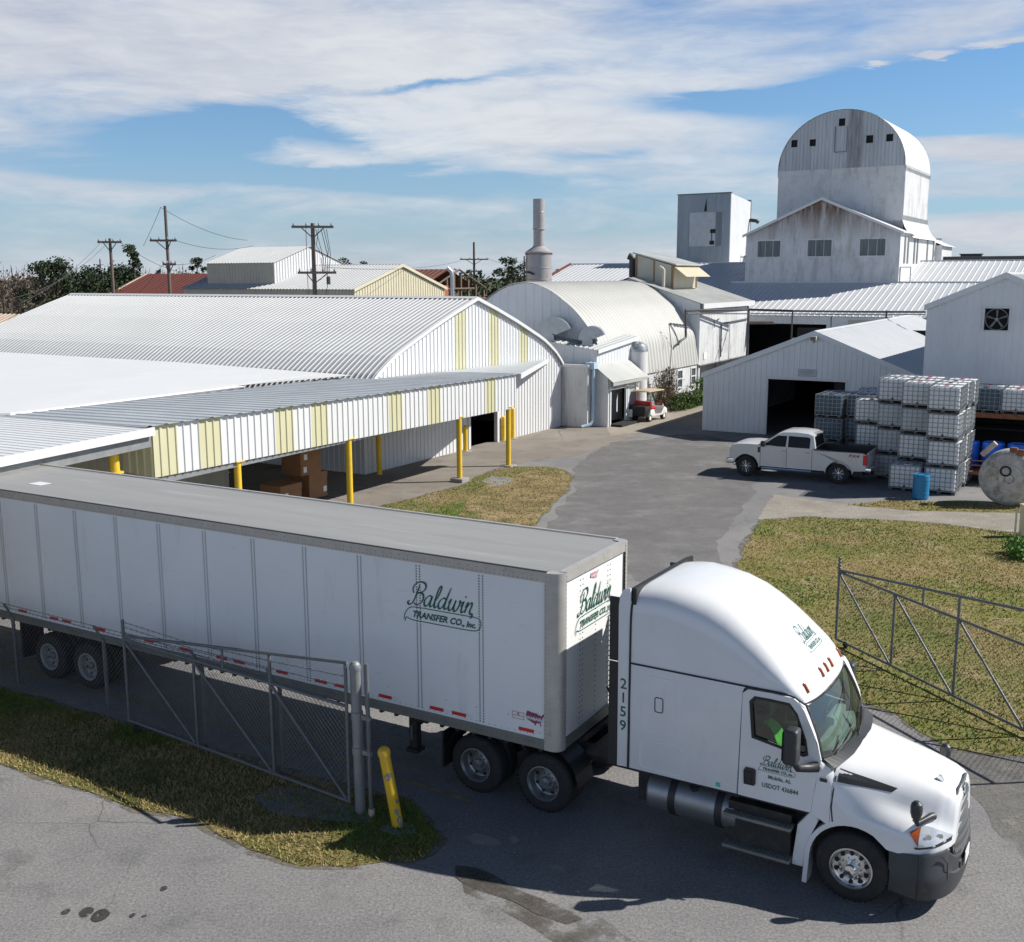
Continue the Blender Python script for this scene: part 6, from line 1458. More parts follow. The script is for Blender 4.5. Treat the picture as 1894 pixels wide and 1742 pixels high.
# big tank lying with its stained end to the road
TK = ground(1858, 936); tkc = thing('round_tank_end', 'huge pale round steel tank end standing upright with black rust stains', 'tank', (TK.x + .05, TK.y, 0), R(-33))
mb = MB(); mb.lathe([(0, -.16), (.30, -.155), (.55, -.13), (.56, -.10), (.9, -.04), (1.0, .04), (1.06, .12)], (0, 0, 1.06), (0, 1, 0), 48); mb.build('end_cap', M['tank_end'], tkc, 40)
mb = MB(); mb.lathe([(1.06, .12), (1.06, .75), (1.0, .8), (0, .8)], (0, 0, 1.06), (0, 1, 0), 48); mb.build('shell', M['roof_grey'], tkc, 40)
mb = MB(); mb.lathe([(.16, -.02), (.17, .0), (.16, .02)], (-.02 + .08, -.165, 1.08), (0, 1, 0), 20); mb.build('port_ring', M['rust'], tkc)
mb = MB(); mb.lathe([(.20, 0), (.205, -.05), (.15, -.06), (.14, 0.03), (0, .03)], (-.08, -.14, 1.36), (0, 1, 0), 18); mb.build('manhole', M['dark'], tkc, 40)
mb = MB(); mb.rbox(-.02, .26, -.1, .1, 2.08, 2.26, .04); mb.rbox(.22, .5, -.05, .1, 1.95, 2.2, .05); mb.build('rust_clump', M['rust'], tkc, 40)
mb = MB(); mb.tube([(-1.0, .2, 1.85), (-.55, .2, 2.35)], .11, 10); mb.build('rusty_pipe', M['rust_light'], tkc, 40)

# yellow post and stake
g = ground(1893, 992); t = thing('gate_stop_post', 'thick pale yellow square post at the edge of the grass', 'post', (g.x + .05, g.y, 0))
mb = MB(); mb.rbox(-.16, .3, -.15, .15, -.1, 1.02, .02); mb.build('post', M['yellow_wall'], t, 40)
mb = MB(); mb.rbox(-.19, .33, -.18, .18, 1.02, 1.1, .02); mb.build('cap', M['yellow_wall'], t, 40)
g = ground(1875, 1013); mb = MB(); mb.box(-.025, .025, -.02, .02, -.1, 1.32); mb.box(-.028, .028, -.024, .024, 1.22, 1.32); tag(mb.build('marker_stake', M['yellow_wall'], None, None, tuple(g)), 'thin pale wooden stake standing among green weeds', 'stake')

# ================================================================== golf cart
g = ground(1207, 777); ct = thing('golf_cart', 'white golf cart with red seat and tan roof by the porch', 'golf cart', (g.x - .25, g.y + .1, 0), R(52))
# local x forward, y left; width 1.2
mb = MB(); mb.prism([(-.95, .35), (-.95, .62), (-.75, .72), (-.25, .72), (-.2, .40), (.55, .36), (.72, .62), (.9, .82), (1.25, .66), (1.3, .40), (1.1, .3), (-.8, .28)], -.58, .58, bev=.05); mb.build('body', M['cart_white'], ct, 40)
mb = MB(); mb.rbox(-.55, -.05, -.55, .55, .72, .88, .04); mb.rbox(-.70, -.5, -.57, .57, .80, 1.22, .05); mb.build('seat', M['cart_red'], ct, 40)
mb = MB(); mb.rbox(-1.35, -.68, -.58, .58, .36, .95, .03); mb.box(-1.3, -.75, -.5, .5, .95, .96); mb.build('cargo_box', M['black'], ct, 40)
mb = MB(); mb.rbox(-.95, .85, -.6, .6, 1.78, 1.85, .035); mb.build('roof', M['cart_roof'], ct, 40)
mb = MB()
for y in (-.52, .52): mb.tube([(.72, y, .85), (.62, y, 1.78)], .02, 6); mb.tube([(-.62, y, .8), (-.72, y, 1.78)], .02, 6)
mb.build('roof_post', M['black'], ct)
mb = MB(); mb.quad((.72, -.5, .9), (.72, .5, .9), (.63, .5, 1.72), (.63, -.5, 1.72)); mb.build('windscreen', M['glass_cab'], ct)
mb = MB(); mb.tube([(.55, .25, .75), (.35, .25, 1.05)], .02, 6); mb.tube([(.33 + .06 * math.sin(a), .25 + .16 * math.cos(a), 1.06 + .13 * math.sin(a)) for a in [2 * math.pi * k / 14 for k in range(15)]], .016, 5); mb.build('steering_wheel', M['black'], ct)
mb = MB(); mb.box(-1.385, -1.36, .3, .56, .30, .75); mb.build('hanging_sign', M['paper'], ct)
for x in (-.72, .92):
    for y, s in ((.46, 1), (-.46, -1)):
        mb = MB(); mb.lathe([(.12, 0), (.2, -.0), (.23, .03), (.23, .17), (.2, .2), (.1, .2)], (0, 0, 0), (0, -s, 0), 20); w = mb.build('wheel', M['tyre'], ct, 40); w.location = (x, y + s * .12, .23)
        mb = MB(); mb.lathe([(.13, .005), (.1, -.0), (0, -.005)], (0, 0, 0), (0, -s, 0), 16); mb.build('hub_cap', M['paper'], w, 40)

# ================================================================== fence and gates
FA, FB = V((-10.70, 22.09)), V((-2.49, 16.37)); fd = (FB - FA).normalized(); FYAW = math.atan2(fd.y, fd.x)
fen = thing('chain_link_fence', 'grey chain link fence with barbed wire arms along the trailer', 'fence', (FA.x, FA.y, 0), FYAW)
def mesh_wire(mb, x0, x1, zb, zt, y, pitch=.075, r=.0032):
    """diamond chain link, crossing thin wires clipped to the panel"""
    H = 2.2
    def clip(xa, za, xb, zb_):
        pts = []
        n = 24
        for i in range(n + 1):
            t = i / n; x, z = lerp(xa, xb, t), lerp(za, zb_, t)
            if x0 <= x <= x1 and zb(x) <= z <= zt(x): pts.append((x, z))
        return (pts[0], pts[-1]) if len(pts) > 1 else None
    k = x0 - H
    while k < x1 + H:
        for s in (1, -1):
            q = clip(k, 0 if s > 0 else H, k + H, H if s > 0 else 0)
            if q:
                (xa, za), (xb, zb_) = q; d = V((xb - xa, zb_ - za)).normalized(); n = V((-d.y, d.x)) * r; yy = y + .003 * s
                mb.add([(xa + n.x, yy, za + n.y), (xa - n.x, yy, za - n.y), (xb - n.x, yy, zb_ - n.y), (xb + n.x, yy, zb_ + n.y), (xa, yy + r, za), (xb, yy + r, zb_)], [(0, 1, 2, 3), (0, 4, 5, 3), (1, 2, 5, 4)])
        k += pitch * 1.414
ftz = lambda x: lerp(1.45, 1.82, max(0, (x + 2) / 11.5))
fposts = [-3.2, 0, 3.2, 6.14, 8.16]
for x in fposts:
    mb = MB(); mb.cyl((x, .05, -.05), (x, .05, ftz(x)), .038, None, 10); po = mb.build('post', M['galv'], fen, 40)
    mb = MB(); mb.add([(x - .02, .03, ftz(x) - .02), (x + .02, .03, ftz(x) - .02), (x - .27, .02, ftz(x) + .24), (x - .31, .02, ftz(x) + .22), (x - .02, .06, ftz(x) - .02), (x + .02, .06, ftz(x) - .02), (x - .27, .05, ftz(x) + .24), (x - .31, .05, ftz(x) + .22)], [(0, 1, 2, 3), (7, 6, 5, 4), (0, 4, 5, 1), (1, 5, 6, 2), (2, 6, 7, 3), (3, 7, 4, 0)]); mb.build('barb_arm', M['galv'], po)
mb = MB(); mb.tube([(-4.5, .05, ftz(-4.5)), (9.85, .05, ftz(9.85))], .021, 6); mb.build('top_rail', M['galv'], fen, 40)
mb = MB(); mesh_wire(mb, -4.5, 9.85, lambda x: .03, ftz, .0); mb.build('mesh', M['wire'], fen)
def barbed(pts, name, parent, sag=.03):
    mb = MB(); mb.tube(pts, .006, 4)
    for a, b in zip(pts, pts[1:]):
        a, b = V(a), V(b); n = int((b - a).length / .16)
        for k in range(n):
            p = a.lerp(b, (k + .5) / n)
            for dz in ((.018, 0, .02), (-.018, .01, .02)): mb.tube([p - V(dz), p + V(dz)], .003, 3)
    return mb.build(name, M['wire'], parent)
for t in (.35, .7, 1.0): barbed([(x - .29 * t, .03 + .02 * math.sin(i * 3.1), ftz(x) + .23 * t - .0) for i, x in enumerate([-4.5] + fposts)], 'barbed_wire', fen)
# sliding gate leaf in front of the fence
gl = thing('sliding_gate', 'long grey chain link sliding gate with diagonal braces before the fence', 'gate', tuple(FA) + (0,), FYAW)
GTX0, GTX1 = 4.08, 9.86
gt_top = lambda x: lerp(1.84, 1.84, 0); truss = lambda x: lerp(1.92, 2.56, (x - GTX0) / (GTX1 - GTX0)); gy = -.10
def bar(mb, pts, r=.03): mb.tube(pts, r, 8)
mb = MB(); bar(mb, [(GTX0, gy, .18), (GTX0, gy, 2.22)], .03); bar(mb, [(8.1, gy, .18), (8.1, gy, 2.34)], .03); bar(mb, [(6.1, gy, .18), (6.1, gy, 1.84)], .028); bar(mb, [(6.9, gy, 1.84), (6.9, gy, truss(6.9))], .022); bar(mb, [(GTX1, gy, .18), (GTX1, gy, 2.56)], .028); mb.build('upright', M['galv'], gl, 50)
mb = MB(); bar(mb, [(GTX0, gy, 1.84), (GTX1, gy, 1.84)], .03); bar(mb, [(GTX0, gy, .2), (GTX1, gy, .2)], .03); mb.build('rail', M['galv'], gl, 50)
mb = MB(); bar(mb, [(GTX0, gy, 1.90), (GTX1 + .05, gy, 2.58)], .03); mb.build('truss_rail', M['galv'], gl, 50)
mb = MB()
for a, b in ((4.12, 6.05), (6.14, 8.05), (8.14, 9.8)): bar(mb, [(a, gy - .01, 1.80), (b, gy - .01, .24)], .026)
mb.build('brace', M['galv'], gl, 50)
mb = MB(); mesh_wire(mb, GTX0, GTX1, lambda x: .2, lambda x: 1.84, gy + .03); mb.build('mesh', M['wire'], gl)
for k in range(3): barbed([(GTX0, gy, 1.98 + .10 * k), (6.1, gy, 1.94 + .09 * k + .02), (8.1, gy, 1.98 + .13 * k), (GTX1, gy, 2.0 + .17 * k)], 'barbed_wire', gl)
mb = MB(); mb.lathe([(.0, -.03), (.07, -.03), (.09, 0), (.07, .03), (0, .03)], (GTX0 + .25, gy, .09), (0, 1, 0), 14); mb.build('roller', M['black'], gl, 40)
# big gate post with the thin latch post
gp = thing('gate_post', 'thick grey steel gate post with domed cap', 'post', tuple(FB) + (0,), FYAW)
mb = MB(); mb.cyl((-.0, 0, -.05), (-.03, 0, 2.46), .086, None, 24); mb.build('post', M['galv_post'], gp, 40)
mb = MB(); mb.lathe([(.094, 2.45), (.094, 2.50), (.082, 2.545), (.05, 2.58), (0, 2.595)], (-.03, 0, 0), (0, 0, 1), 24); mb.build('cap', M['galv_post'], gp, 50)
mb = MB()
for z in (1.02, 1.62): mb = MB(); mb.lathe([(.087, z), (.098, z + .005), (.098, z + .13), (.087, z + .135)], (-.015, 0, 0), (0, 0, 1), 24); mb.box(.1, .27, -.03, .03, z + .03, z + .10); mb.build('bracket', M['galv_post'], gp, 40)
mb = MB(); mb.tube([(.24, 0, .02), (.22, 0, 1.7), (.21, 0, 2.6)], .036, 10); mb.build('latch_post', M['galv'], gp, 40)
mb = MB(); mb.tube([(.24, 0, .0), (.24, 0, .14)], .05, 8); mb.build('post_foot', M['rust_light'], gp)
bo = ground(737, 1528); t = thing('bollard', 'leaning yellow bollard with chipped paint beside the thick gate post', 'bollard', (bo.x, bo.y, 0))
tl = V((-.20, .02, 1.22))
mb = MB(); mb.cyl((0, 0, -.05), tuple(tl), .092, .088, 20); mb.build('post', M['yellow'], t, 40)
mb = MB(); ax = tl.normalized(); mb.lathe([(.10, -.02), (.10, .04), (.088, .08), (.055, .11), (0, .12)], tl, ax, 20); mb.build('cap', M['yellow'], t, 50)
mb = MB()
rr_ = random.Random(3)
for (h, a, s) in ((.28, -1.2, .05), (.45, -.7, .035), (.86, -1.75, .055), (.12, -.9, .06), (.90, -1.2, .05)):
    c_ = tl * (h / 1.22); pts = []
    for k in range(9):
        b = 2 * math.pi * k / 9; rad = s * rr_.uniform(.6, 1.3); aa = a + rad * math.cos(b) / .11; hh = rad * math.sin(b) * 1.3
        pts.append(c_ + tl.normalized() * hh + V((.0932 * math.cos(aa), .0932 * math.sin(aa), 0)))
    mb.add(pts, [tuple(range(9))])
mb.build('chipped_paint', M['galv_post'], t)

# the open gate over the grass
RA, RB = V((7.69, 24.54)), V((9.68, 19.30)); rd = (RB - RA).normalized(); RYAW = math.atan2(rd.y, rd.x)
rg = thing('open_gate', 'grey chain link gate leaf with three braces standing open over the grass', 'gate', (RA.x, RA.y, 0), RYAW)
g0 = .12; tz = lambda x: 1.76; tr2 = lambda x: 1.80 + .115 * x
mb = MB(); bar(mb, [(0, 0, g0), (0, 0, 2.12)], .032); bar(mb, [(1.92, 0, g0), (1.92, 0, 1.76)], .028); bar(mb, [(3.80, 0, g0), (3.80, 0, tr2(3.8))], .030); bar(mb, [(2.78, 0, 1.76), (2.78, 0, tr2(2.78))], .022); bar(mb, [(5.66, 0, g0), (5.66, 0, tr2(5.66))], .03); bar(mb, [(7.5, 0, g0), (7.5, 0, tr2(7.5))], .03); mb.build('upright', M['galv'], rg, 50)
mb = MB(); bar(mb, [(0, 0, 1.76), (7.5, 0, 1.76)], .03); bar(mb, [(0, 0, g0), (7.5, 0, g0)], .03); mb.build('rail', M['galv'], rg, 50)
mb = MB(); bar(mb, [(0, 0, 1.80), (7.5, 0, tr2(7.5))], .03); mb.build('truss_rail', M['galv'], rg, 50)
mb = MB()
for a, b in ((.04, 1.86), (1.96, 3.74), (3.86, 5.6), (5.7, 7.45)): bar(mb, [(a, -.01, 1.72), (b, -.01, g0 + .04)], .026)
mb.build('brace', M['galv'], rg, 50)
mb = MB(); mesh_wire(mb, 0, 7.5, lambda x: g0, tz, .03); mb.build('mesh', M['wire'], rg)
mb = MB()
for k in range(4): z = 1.84 + .08 * k; mb.lathe([(.034, z), (.045, z + .01), (.045, z + .03), (.034, z + .04)], (0, 0, 0), (0, 0, 1), 10)
mb.build('barb_clip', M['galv'], rg)
for x in (.35, 5.75): mb = MB(); mb.lathe([(0, -.03), (.06, -.03), (.08, 0), (.06, .03), (0, .03)], (x, 0, .08), (0, 1, 0), 14); mb.build('roller', M['black'], rg, 40)

# ================================================================== utility poles and wires
def upole(label, px, base_y, Y, top, arms, r=.17, lean=0, extra=None):
    X = at_depth(px, Y); t = thing('utility_pole', label, 'utility pole', (X, Y, 0), R(8), 'timber utility poles')
    mb = MB(); mb.cyl((lean, 0, 0), (0, 0, top), r, r * .72, 10); mb.build('pole', M['pole'], t, 40)
    for z, hl, off in arms:
        mb = MB(); mb.box(-hl + off, hl + off, -.2, -.06, z - .08, z + .08); mb.tube([(-hl * .55 + off, -.12, z - .04), (0, -.12, z - .75)], .035, 4); mb.tube([(hl * .55 + off, -.12, z - .04), (0, -.12, z - .75)], .035, 4); a_ = mb.build('crossarm', M['pole'], t)
        mb = MB()
        for k in range(4): x = off - hl * .9 + hl * 1.8 * k / 3; mb.lathe([(.05, z + .08), (.07, z + .14), (.04, z + .26), (0, z + .28)], (x, -.13, 0), (0, 0, 1), 8)
        mb.build('insulator', M['galv_post'], a_, 50)
    return t
upole('short timber utility pole by the dark evergreens', 207, 547, 90, 11.75, [(11.45, .95, 0)], .16)
upole('tallest timber utility pole in front of the red barn', 312, 547, 85, 14.0, [(9.75 + 1.65, 1.0, -.25), (9.6, .5, .1)], .15)
p3 = upole('nearest timber utility pole with two crossarms in front of the cream building', 581, 549, 75, 12.2, [(11.95, 1.4, 0), (8.9, 1.3, .2)], .19)
upole('small far utility pole over the brown barn', 877, 505, 150, 13.2, [(10.9, 1.95, 0), (9.3, 1.1, 0)], .2)
mb = MB(); rr_ = random.Random(2)
for k in range(5): x = .2 + .18 * k; mb.tube([(x, -.15, 11.8), (x + rr_.uniform(-.2, .5), -.2, 10.8 - rr_.random()), (.5 + .15 * k, -.15, 9.9), (.6 + .1 * k, -.12, 8.9)], .022, 4)
mb.tube([(-.45, -.1, 11.9), (-.45, -.1, 6.5)], .018, 4); mb.tube([(.9, -.1, 8.8), (.9, -.1, 8.2), (.6, -.1, 6.5)], .02, 4)
mb.lathe([(.12, 0), (.14, .05), (.14, .5), (.1, .55)], (.95, -.15, 8.1), (0, 0, 1), 10)
mb.build('drop_wires', M['cable'], p3)
X = at_depth(186, 300); lt = thing('lattice_mast', 'tiny distant steel mast beyond the evergreen trees', 'mast', (X, 300, 0)); mb = MB()
for s in (-.3, .3): mb.tube([(s, 0, 0), (s * .3, 0, 13.6)], .08, 4)
for k in range(9): z = k * 1.5; mb.tube([(-.3 + .02 * k, 0, z), (.3 - .02 * k, 0, z + 1.5)], .05, 4)
mb.tube([(-.9, 0, 12), (.9, 0, 12)], .07, 4); mb.build('frame', M['pipe_dark'], lt)
def wire(label, a, b, sag, r=.018):
    a, b = V(a), V(b); pts = [a.lerp(b, i / 14) - V((0, 0, sag * 4 * (i / 14) * (1 - i / 14))) for i in range(15)]
    mb = MB(); mb.tube(pts, r, 4); tag(mb.build('power_line', M['cable']), label, 'wire', 'power lines between the poles')
P1 = V((at_depth(205, 90), 90, 11.5)); P2 = V((at_depth(305, 85), 85, 11.4)); P2t = V((at_depth(304, 85), 85, 13.9)); P3 = V((at_depth(580, 75), 75, 11.95)); P4 = V((at_depth(877, 150), 150, 10.9))
wire('thin wire from the short pole down towards the bare woods', P1, (at_depth(0, 70), 70, 7.2), .8)
wire('second thin wire from the short pole down towards the bare woods', P1 + V((-.5, 0, .1)), (at_depth(-30, 70), 70, 6.2), .8)
wire('upper wire from the tall pole tip to the cream building', P2t, (at_depth(460, 100), 100, 11.9), .5)
wire('wire from the tall pole crossarm to the cream building', P2 + V((.7, 0, .1)), (at_depth(470, 100), 100, 11.4), .5)
wire('lower wire from the tall pole to the roof house', P2 + V((.2, 0, -1.8)), (at_depth(400, 101), 101, 10.6), .3)
wire('guy wire from the tall pole tip back towards the evergreens', P2t, (at_depth(268, 95), 95, 11.3), .1)
wire('guy wire from the tall pole shoulder down to the red barn', P2 + V((0, 0, -1.7)), (at_depth(238, 98), 98, 6.5), .1)
wire('wire from the short pole towards the tall pole base', P1 + V((.7, 0, .1)), (at_depth(345, 95), 95, 8.9), .4)
wire('long slack wire from the near pole to the far brown barn pole', P3 + V((.9, 0, -2.7)), P4 + V((-1.9, 0, -.2)), .5)
wire('high wire from the far brown barn pole towards the chimney', P4 + V((1.9, 0, .1)), (at_depth(972, 140), 140, 10.6), .5)
# ================================================================== ground
def ground_mat(name, cols, sc, fine, bump=.4, rough=.95, patch=.5, cracks=None, blotch=None, holes=None):
    """cols: three colours mixed by two noises"""
    m = bpy.data.materials.new(name); m.use_nodes = True; nt = m.node_tree; b = nt.nodes['Principled BSDF']; L = nt.links.new
    b.inputs['Roughness'].default_value = rough; b.inputs['Specular IOR Level'].default_value = .25
    tc = _n(nt, 'ShaderNodeTexCoord')
    def noise_(s, d=6, r=.6):
        n = _n(nt, 'ShaderNodeTexNoise'); n.inputs['Scale'].default_value = s; n.inputs['Detail'].default_value = d; n.inputs['Roughness'].default_value = r; L(tc.outputs['Object'], n.inputs['Vector']); return n
    def rng(n, a, bb, lo=0, hi=1):
        r = _n(nt, 'ShaderNodeMapRange'); r.inputs[1].default_value = a; r.inputs[2].default_value = bb; r.inputs[3].default_value = lo; r.inputs[4].default_value = hi; L(n.outputs['Fac'] if 'Fac' in n.outputs else n.outputs[0], r.inputs[0]); return r
    def mix(f, a, bb):
        x = _n(nt, 'ShaderNodeMix', data_type='RGBA'); L(f.outputs[0], x.inputs['Factor'])
        for k, v in (('A', a), ('B', bb)):
            if isinstance(v, tuple): x.inputs[k].default_value = (*v, 1)
            else: L(v, x.inputs[k])
        return x.outputs['Result']
    c = mix(rng(noise_(sc, 8, .65), .40, .60), cols[0], cols[1])
    c = mix(rng(noise_(sc * 3.3, 6), .5 + .1 * (1 - patch), .72), c, cols[2])
    f = rng(noise_(fine, 4, .75), .3, .7, .58, 1.42)
    sclv = _n(nt, 'ShaderNodeVectorMath', operation='SCALE'); L(c, sclv.inputs[0]); L(f.outputs[0], sclv.inputs['Scale']); c = sclv.outputs[0]
    f2 = rng(noise_(fine * 5, 2, .7), .32, .68, .75, 1.25)
    sclv = _n(nt, 'ShaderNodeVectorMath', operation='SCALE'); L(c, sclv.inputs[0]); L(f2.outputs[0], sclv.inputs['Scale']); c = sclv.outputs[0]
    if blotch: c = mix(rng(noise_(blotch[1], 5, .7), .56, .70, 0, blotch[2]), c, blotch[0])
    if cracks:
        v = _n(nt, 'ShaderNodeTexVoronoi', feature='DISTANCE_TO_EDGE'); v.inputs['Scale'].default_value = cracks[0]
        wn = noise_(1.6, 6); ad = _n(nt, 'ShaderNodeMix', data_type='VECTOR'); ad.inputs['Factor'].default_value = .18; L(tc.outputs['Object'], ad.inputs['A']); L(wn.outputs['Color'], ad.inputs['B'])
        L(ad.outputs['Result'], v.inputs['Vector'])
        cr = _n(nt, 'ShaderNodeMapRange'); cr.inputs[1].default_value = .0; cr.inputs[2].default_value = cracks[1]; cr.inputs[3].default_value = 1; cr.inputs[4].default_value = 0; L(v.outputs['Distance'], cr.inputs[0])
        mk = rng(noise_(.23, 3), .52, .62); mm = _n(nt, 'ShaderNodeMath', operation='MULTIPLY'); L(cr.outputs[0], mm.inputs[0]); L(mk.outputs[0], mm.inputs[1])
        c = mix(mm, c, (.095, .092, .09))
    L(c, b.inputs['Base Color'])
    if holes:
        hn = rng(noise_(holes[0], 7, .7), holes[1], holes[2]); tr_ = _n(nt, 'ShaderNodeBsdfTransparent'); ms = _n(nt, 'ShaderNodeMixShader'); L(hn.outputs[0], ms.inputs[0]); L(tr_.outputs[0], ms.inputs[1]); L(b.outputs[0], ms.inputs[2]); L(ms.outputs[0], nt.nodes['Material Output'].inputs[0])
    bn = noise_(fine * 1.5, 4, .7); bp = _n(nt, 'ShaderNodeBump'); bp.inputs['Strength'].default_value = bump; bp.inputs['Distance'].default_value = .03; L(bn.outputs['Fac'], bp.inputs['Height']); L(bp.outputs[0], b.inputs['Normal'])
    return m
G = {}
G['asphalt'] = ground_mat('worn_asphalt', [(.19, .187, .188), (.235, .229, .222), (.15, .149, .151)], .35, 22, .35, .9, .4, (.45, .005), ((.115, .114, .115), .7, .5))
G['grass'] = ground_mat('winter_grass', [(.24, .185, .080), (.165, .17, .045), (.34, .27, .15)], .28, 9, .8, 1, .6, None, ((.05, .085, .015), .55, .6))
G['island'] = ground_mat('island_grass', [(.095, .125, .025), (.22, .165, .08), (.26, .21, .13)], .22, 8, .8, 1, .6)
G['verge'] = ground_mat('verge_grass', [(.105, .12, .03), (.21, .17, .07), (.29, .215, .105)], .55, 11, .9, 1, .5, None, ((.045, .09, .015), .8, .5))
G['gravel'] = ground_mat('pale_gravel', [(.30, .275, .235), (.25, .225, .19), (.36, .335, .29)], .5, 16, .6, .95, .6, None, ((.14, .12, .08), .9, .4))
G['gravel_dark'] = ground_mat('loose_road_gravel', [(.17, .165, .155), (.22, .21, .19), (.13, .125, .115)], .8, 14, .8, .95, .6, None, None, (1.1, .34, .62))
G['concrete'] = ground_mat('stained_apron_concrete', [(.255, .23, .20), (.21, .185, .16), (.16, .142, .125)], .3, 20, .15, .9, .6, (.16, .006), ((.12, .11, .10), .35, .5))
G['walk'] = ground_mat('pale_walk_concrete', [(.33, .30, .25), (.29, .26, .215), (.25, .22, .18)], .4, 20, .15, .9, .6)
G['pad'] = ground_mat('rough_pad_concrete', [(.25, .245, .23), (.20, .20, .19), (.17, .17, .16)], .8, 25, .3, .9, .6)
G['land'] = ground_mat('brown_field', [(.10, .085, .05), (.075, .08, .035), (.14, .12, .08)], .02, .6, .3, 1, .5)
G['edge'] = ground_mat('dirt_and_grit', [(.15, .135, .11), (.19, .16, .115), (.12, .115, .105)], 1.2, 22, .5, 1, .6, None, None, (2.6, .42, .60))
G['stain'] = ground_mat('dark_wet_dirt', [(.085, .077, .068), (.105, .092, .08), (.07, .065, .058)], 1.2, 25, .3, .8, .5, None, None, (1.8, .34, .56))
G['oil'] = ground_mat('oil_drip', [(.05, .048, .046), (.06, .057, .054), (.04, .039, .038)], 2, 25, .3, .7, .5, None, None, (9, .36, .5))
G['dry'] = ground_mat('dry_tan_grass', [(.30, .225, .12), (.24, .19, .085), (.34, .28, .18)], .5, 9, .8, 1, .6, None, None, (.9, .34, .55))
G['stain2'] = ground_mat('thin_road_dirt', [(.10, .088, .075), (.13, .115, .095), (.085, .078, .07)], 1.0, 25, .3, .9, .5, None, None, (1.3, .42, .66))
G['line'] = mat('faded_yellow_line', (.25, .20, .09), .9, var=.3, vs=4)
G['puddle'] = mat('old_patch', (.24, .235, .225), .8, var=.2, vs=3)

def poly_sheet(name, pts, z, m, jit=.10, step=.35, seed=1, kind='structure'):
    rr = random.Random(seed); P = [V((p[0], p[1])) for p in pts]; out = []
    for i in range(len(P)):
        a, b = P[i], P[(i + 1) % len(P)]; L_ = (b - a).length; n = max(1, min(400, int(L_ / step)))
        for k in range(n):
            q = a.lerp(b, k / n); s = noise.noise(V((q.x * .9, q.y * .9, seed))) * jit * 1.6 + noise.noise(V((q.x * 2.2, q.y * 2.2, seed + 9))) * jit * .5
            t = (b - a).normalized(); out.append(q + V((-t.y, t.x)) * s)
    bm = bmesh.new(); vs = [bm.verts.new((p.x, p.y, 0)) for p in out]; f = bm.faces.new(vs)
    if f.normal.z < 0: f.normal_flip()
    bmesh.ops.triangulate(bm, faces=[f]); bm.normal_update()
    for f in bm.faces:
        if f.normal.z < 0: f.normal_flip()
    me = bpy.data.meshes.new(name); bm.to_mesh(me); bm.free(); me.materials.append(m)
    o = bpy.data.objects.new(name, me); link(o); o.location.z = z; o['kind'] = kind
    return o, out
px = lambda L_: [ground(*p) for p in L_]
def rect(x0, x1, y0, y1): return [(x0, y0), (x1, y0), (x1, y1), (x0, y1)]
mb = MB(); mb.quad((-2500, -200, -.012), (2500, -200, -.012), (2500, 4000, -.012), (-2500, 4000, -.012)); tag(mb.build('ground', G['land']), kind='structure')
poly_sheet('road', rect(-70, 70, 4, 100), -.004, G['asphalt'], 0, 20)
field, field_o = poly_sheet('grass_field', px([(1410, 962), (1500, 957), (1700, 966), (1894, 986), (2400, 1030), (2700, 1560), (2100, 1440), (1894, 1402), (1850, 1400), (1770, 1385), (1700, 1350), (1640, 1312), (1500, 1270), (1420, 1210), (1380, 1120), (1367, 1060), (1375, 1020), (1392, 985)]), .006, G['grass'], .16, .3, 3)
poly_sheet('gravel_path', px([(1430, 914), (1560, 932), (1894, 942), (2500, 980), (2500, 1045), (1894, 992), (1700, 972), (1500, 963), (1400, 968), (1412, 940)]), .002, G['gravel'], .12, .3, 4)
poly_sheet('path', px([(1700, 1340), (1770, 1380), (1894, 1398), (2300, 1450), (2300, 1720), (1894, 1590), (1840, 1530), (1800, 1460)]), .001, G['gravel_dark'], .2, .3, 5)
strip, strip_o = poly_sheet('grass_strip', px([(1560, 934), (1640, 926), (1894, 932), (2500, 962), (2500, 988), (1894, 949), (1700, 945)]), .008, G['grass'], .12, .3, 6)
isl, isl_o = poly_sheet('grass_island', px([(620, 962), (700, 938), (800, 912), (862, 896), (880, 884), (900, 873), (945, 863), (1000, 863), (1042, 869), (1058, 881), (1052, 905), (1010, 945), (990, 972), (960, 1030), (500, 1030)]), .006, G['island'], .08, .25, 7)
verge, verge_o = poly_sheet('grass_verge', px([(-900, 1185), (-300, 1320), (0, 1414), (80, 1440), (200, 1476), (290, 1505), (380, 1530), (480, 1580), (560, 1600), (640, 1606), (720, 1598), (765, 1600), (800, 1585), (815, 1555), (800, 1525), (770, 1493), (735, 1472), (683, 1462), (600, 1445), (480, 1412), (255, 1347), (0, 1272), (-900, 1030)]), .004, G['verge'], .10, .2, 8)
def grow(P, d):
    n = len(P); out = []
    ar = sum(P[i].x * P[(i + 1) % n].y - P[(i + 1) % n].x * P[i].y for i in range(n)); s = 1 if ar > 0 else -1
    for i in range(0, n, 2):
        t = (P[(i + 2) % n] - P[i - 2]).normalized(); out.append(P[i] + V((t.y, -t.x)) * d * s * (1 + .9 * noise.noise(V((P[i].x * .8, P[i].y * .8, 5)))))
    return out
poly_sheet('verge_edge', grow(verge_o, .09), .0, G['edge'], .05, .15, 41)
poly_sheet('field_edge', grow(field_o, .14), .0045, G['edge'], .06, .2, 42)
poly_sheet('island_edge', grow(isl_o, .09), .0045, G['edge'], .05, .2, 43)
poly_sheet('concrete_apron', px([(-500, 1040), (150, 1000), (620, 964), (700, 940), (865, 896), (905, 870), (990, 850), (1060, 845), (1130, 822), (1190, 800), (1170, 776), (1125, 786), (1020, 790), (920, 813), (735, 860), (500, 800), (-500, 800)]), .001, G['concrete'], .05, .4, 9)
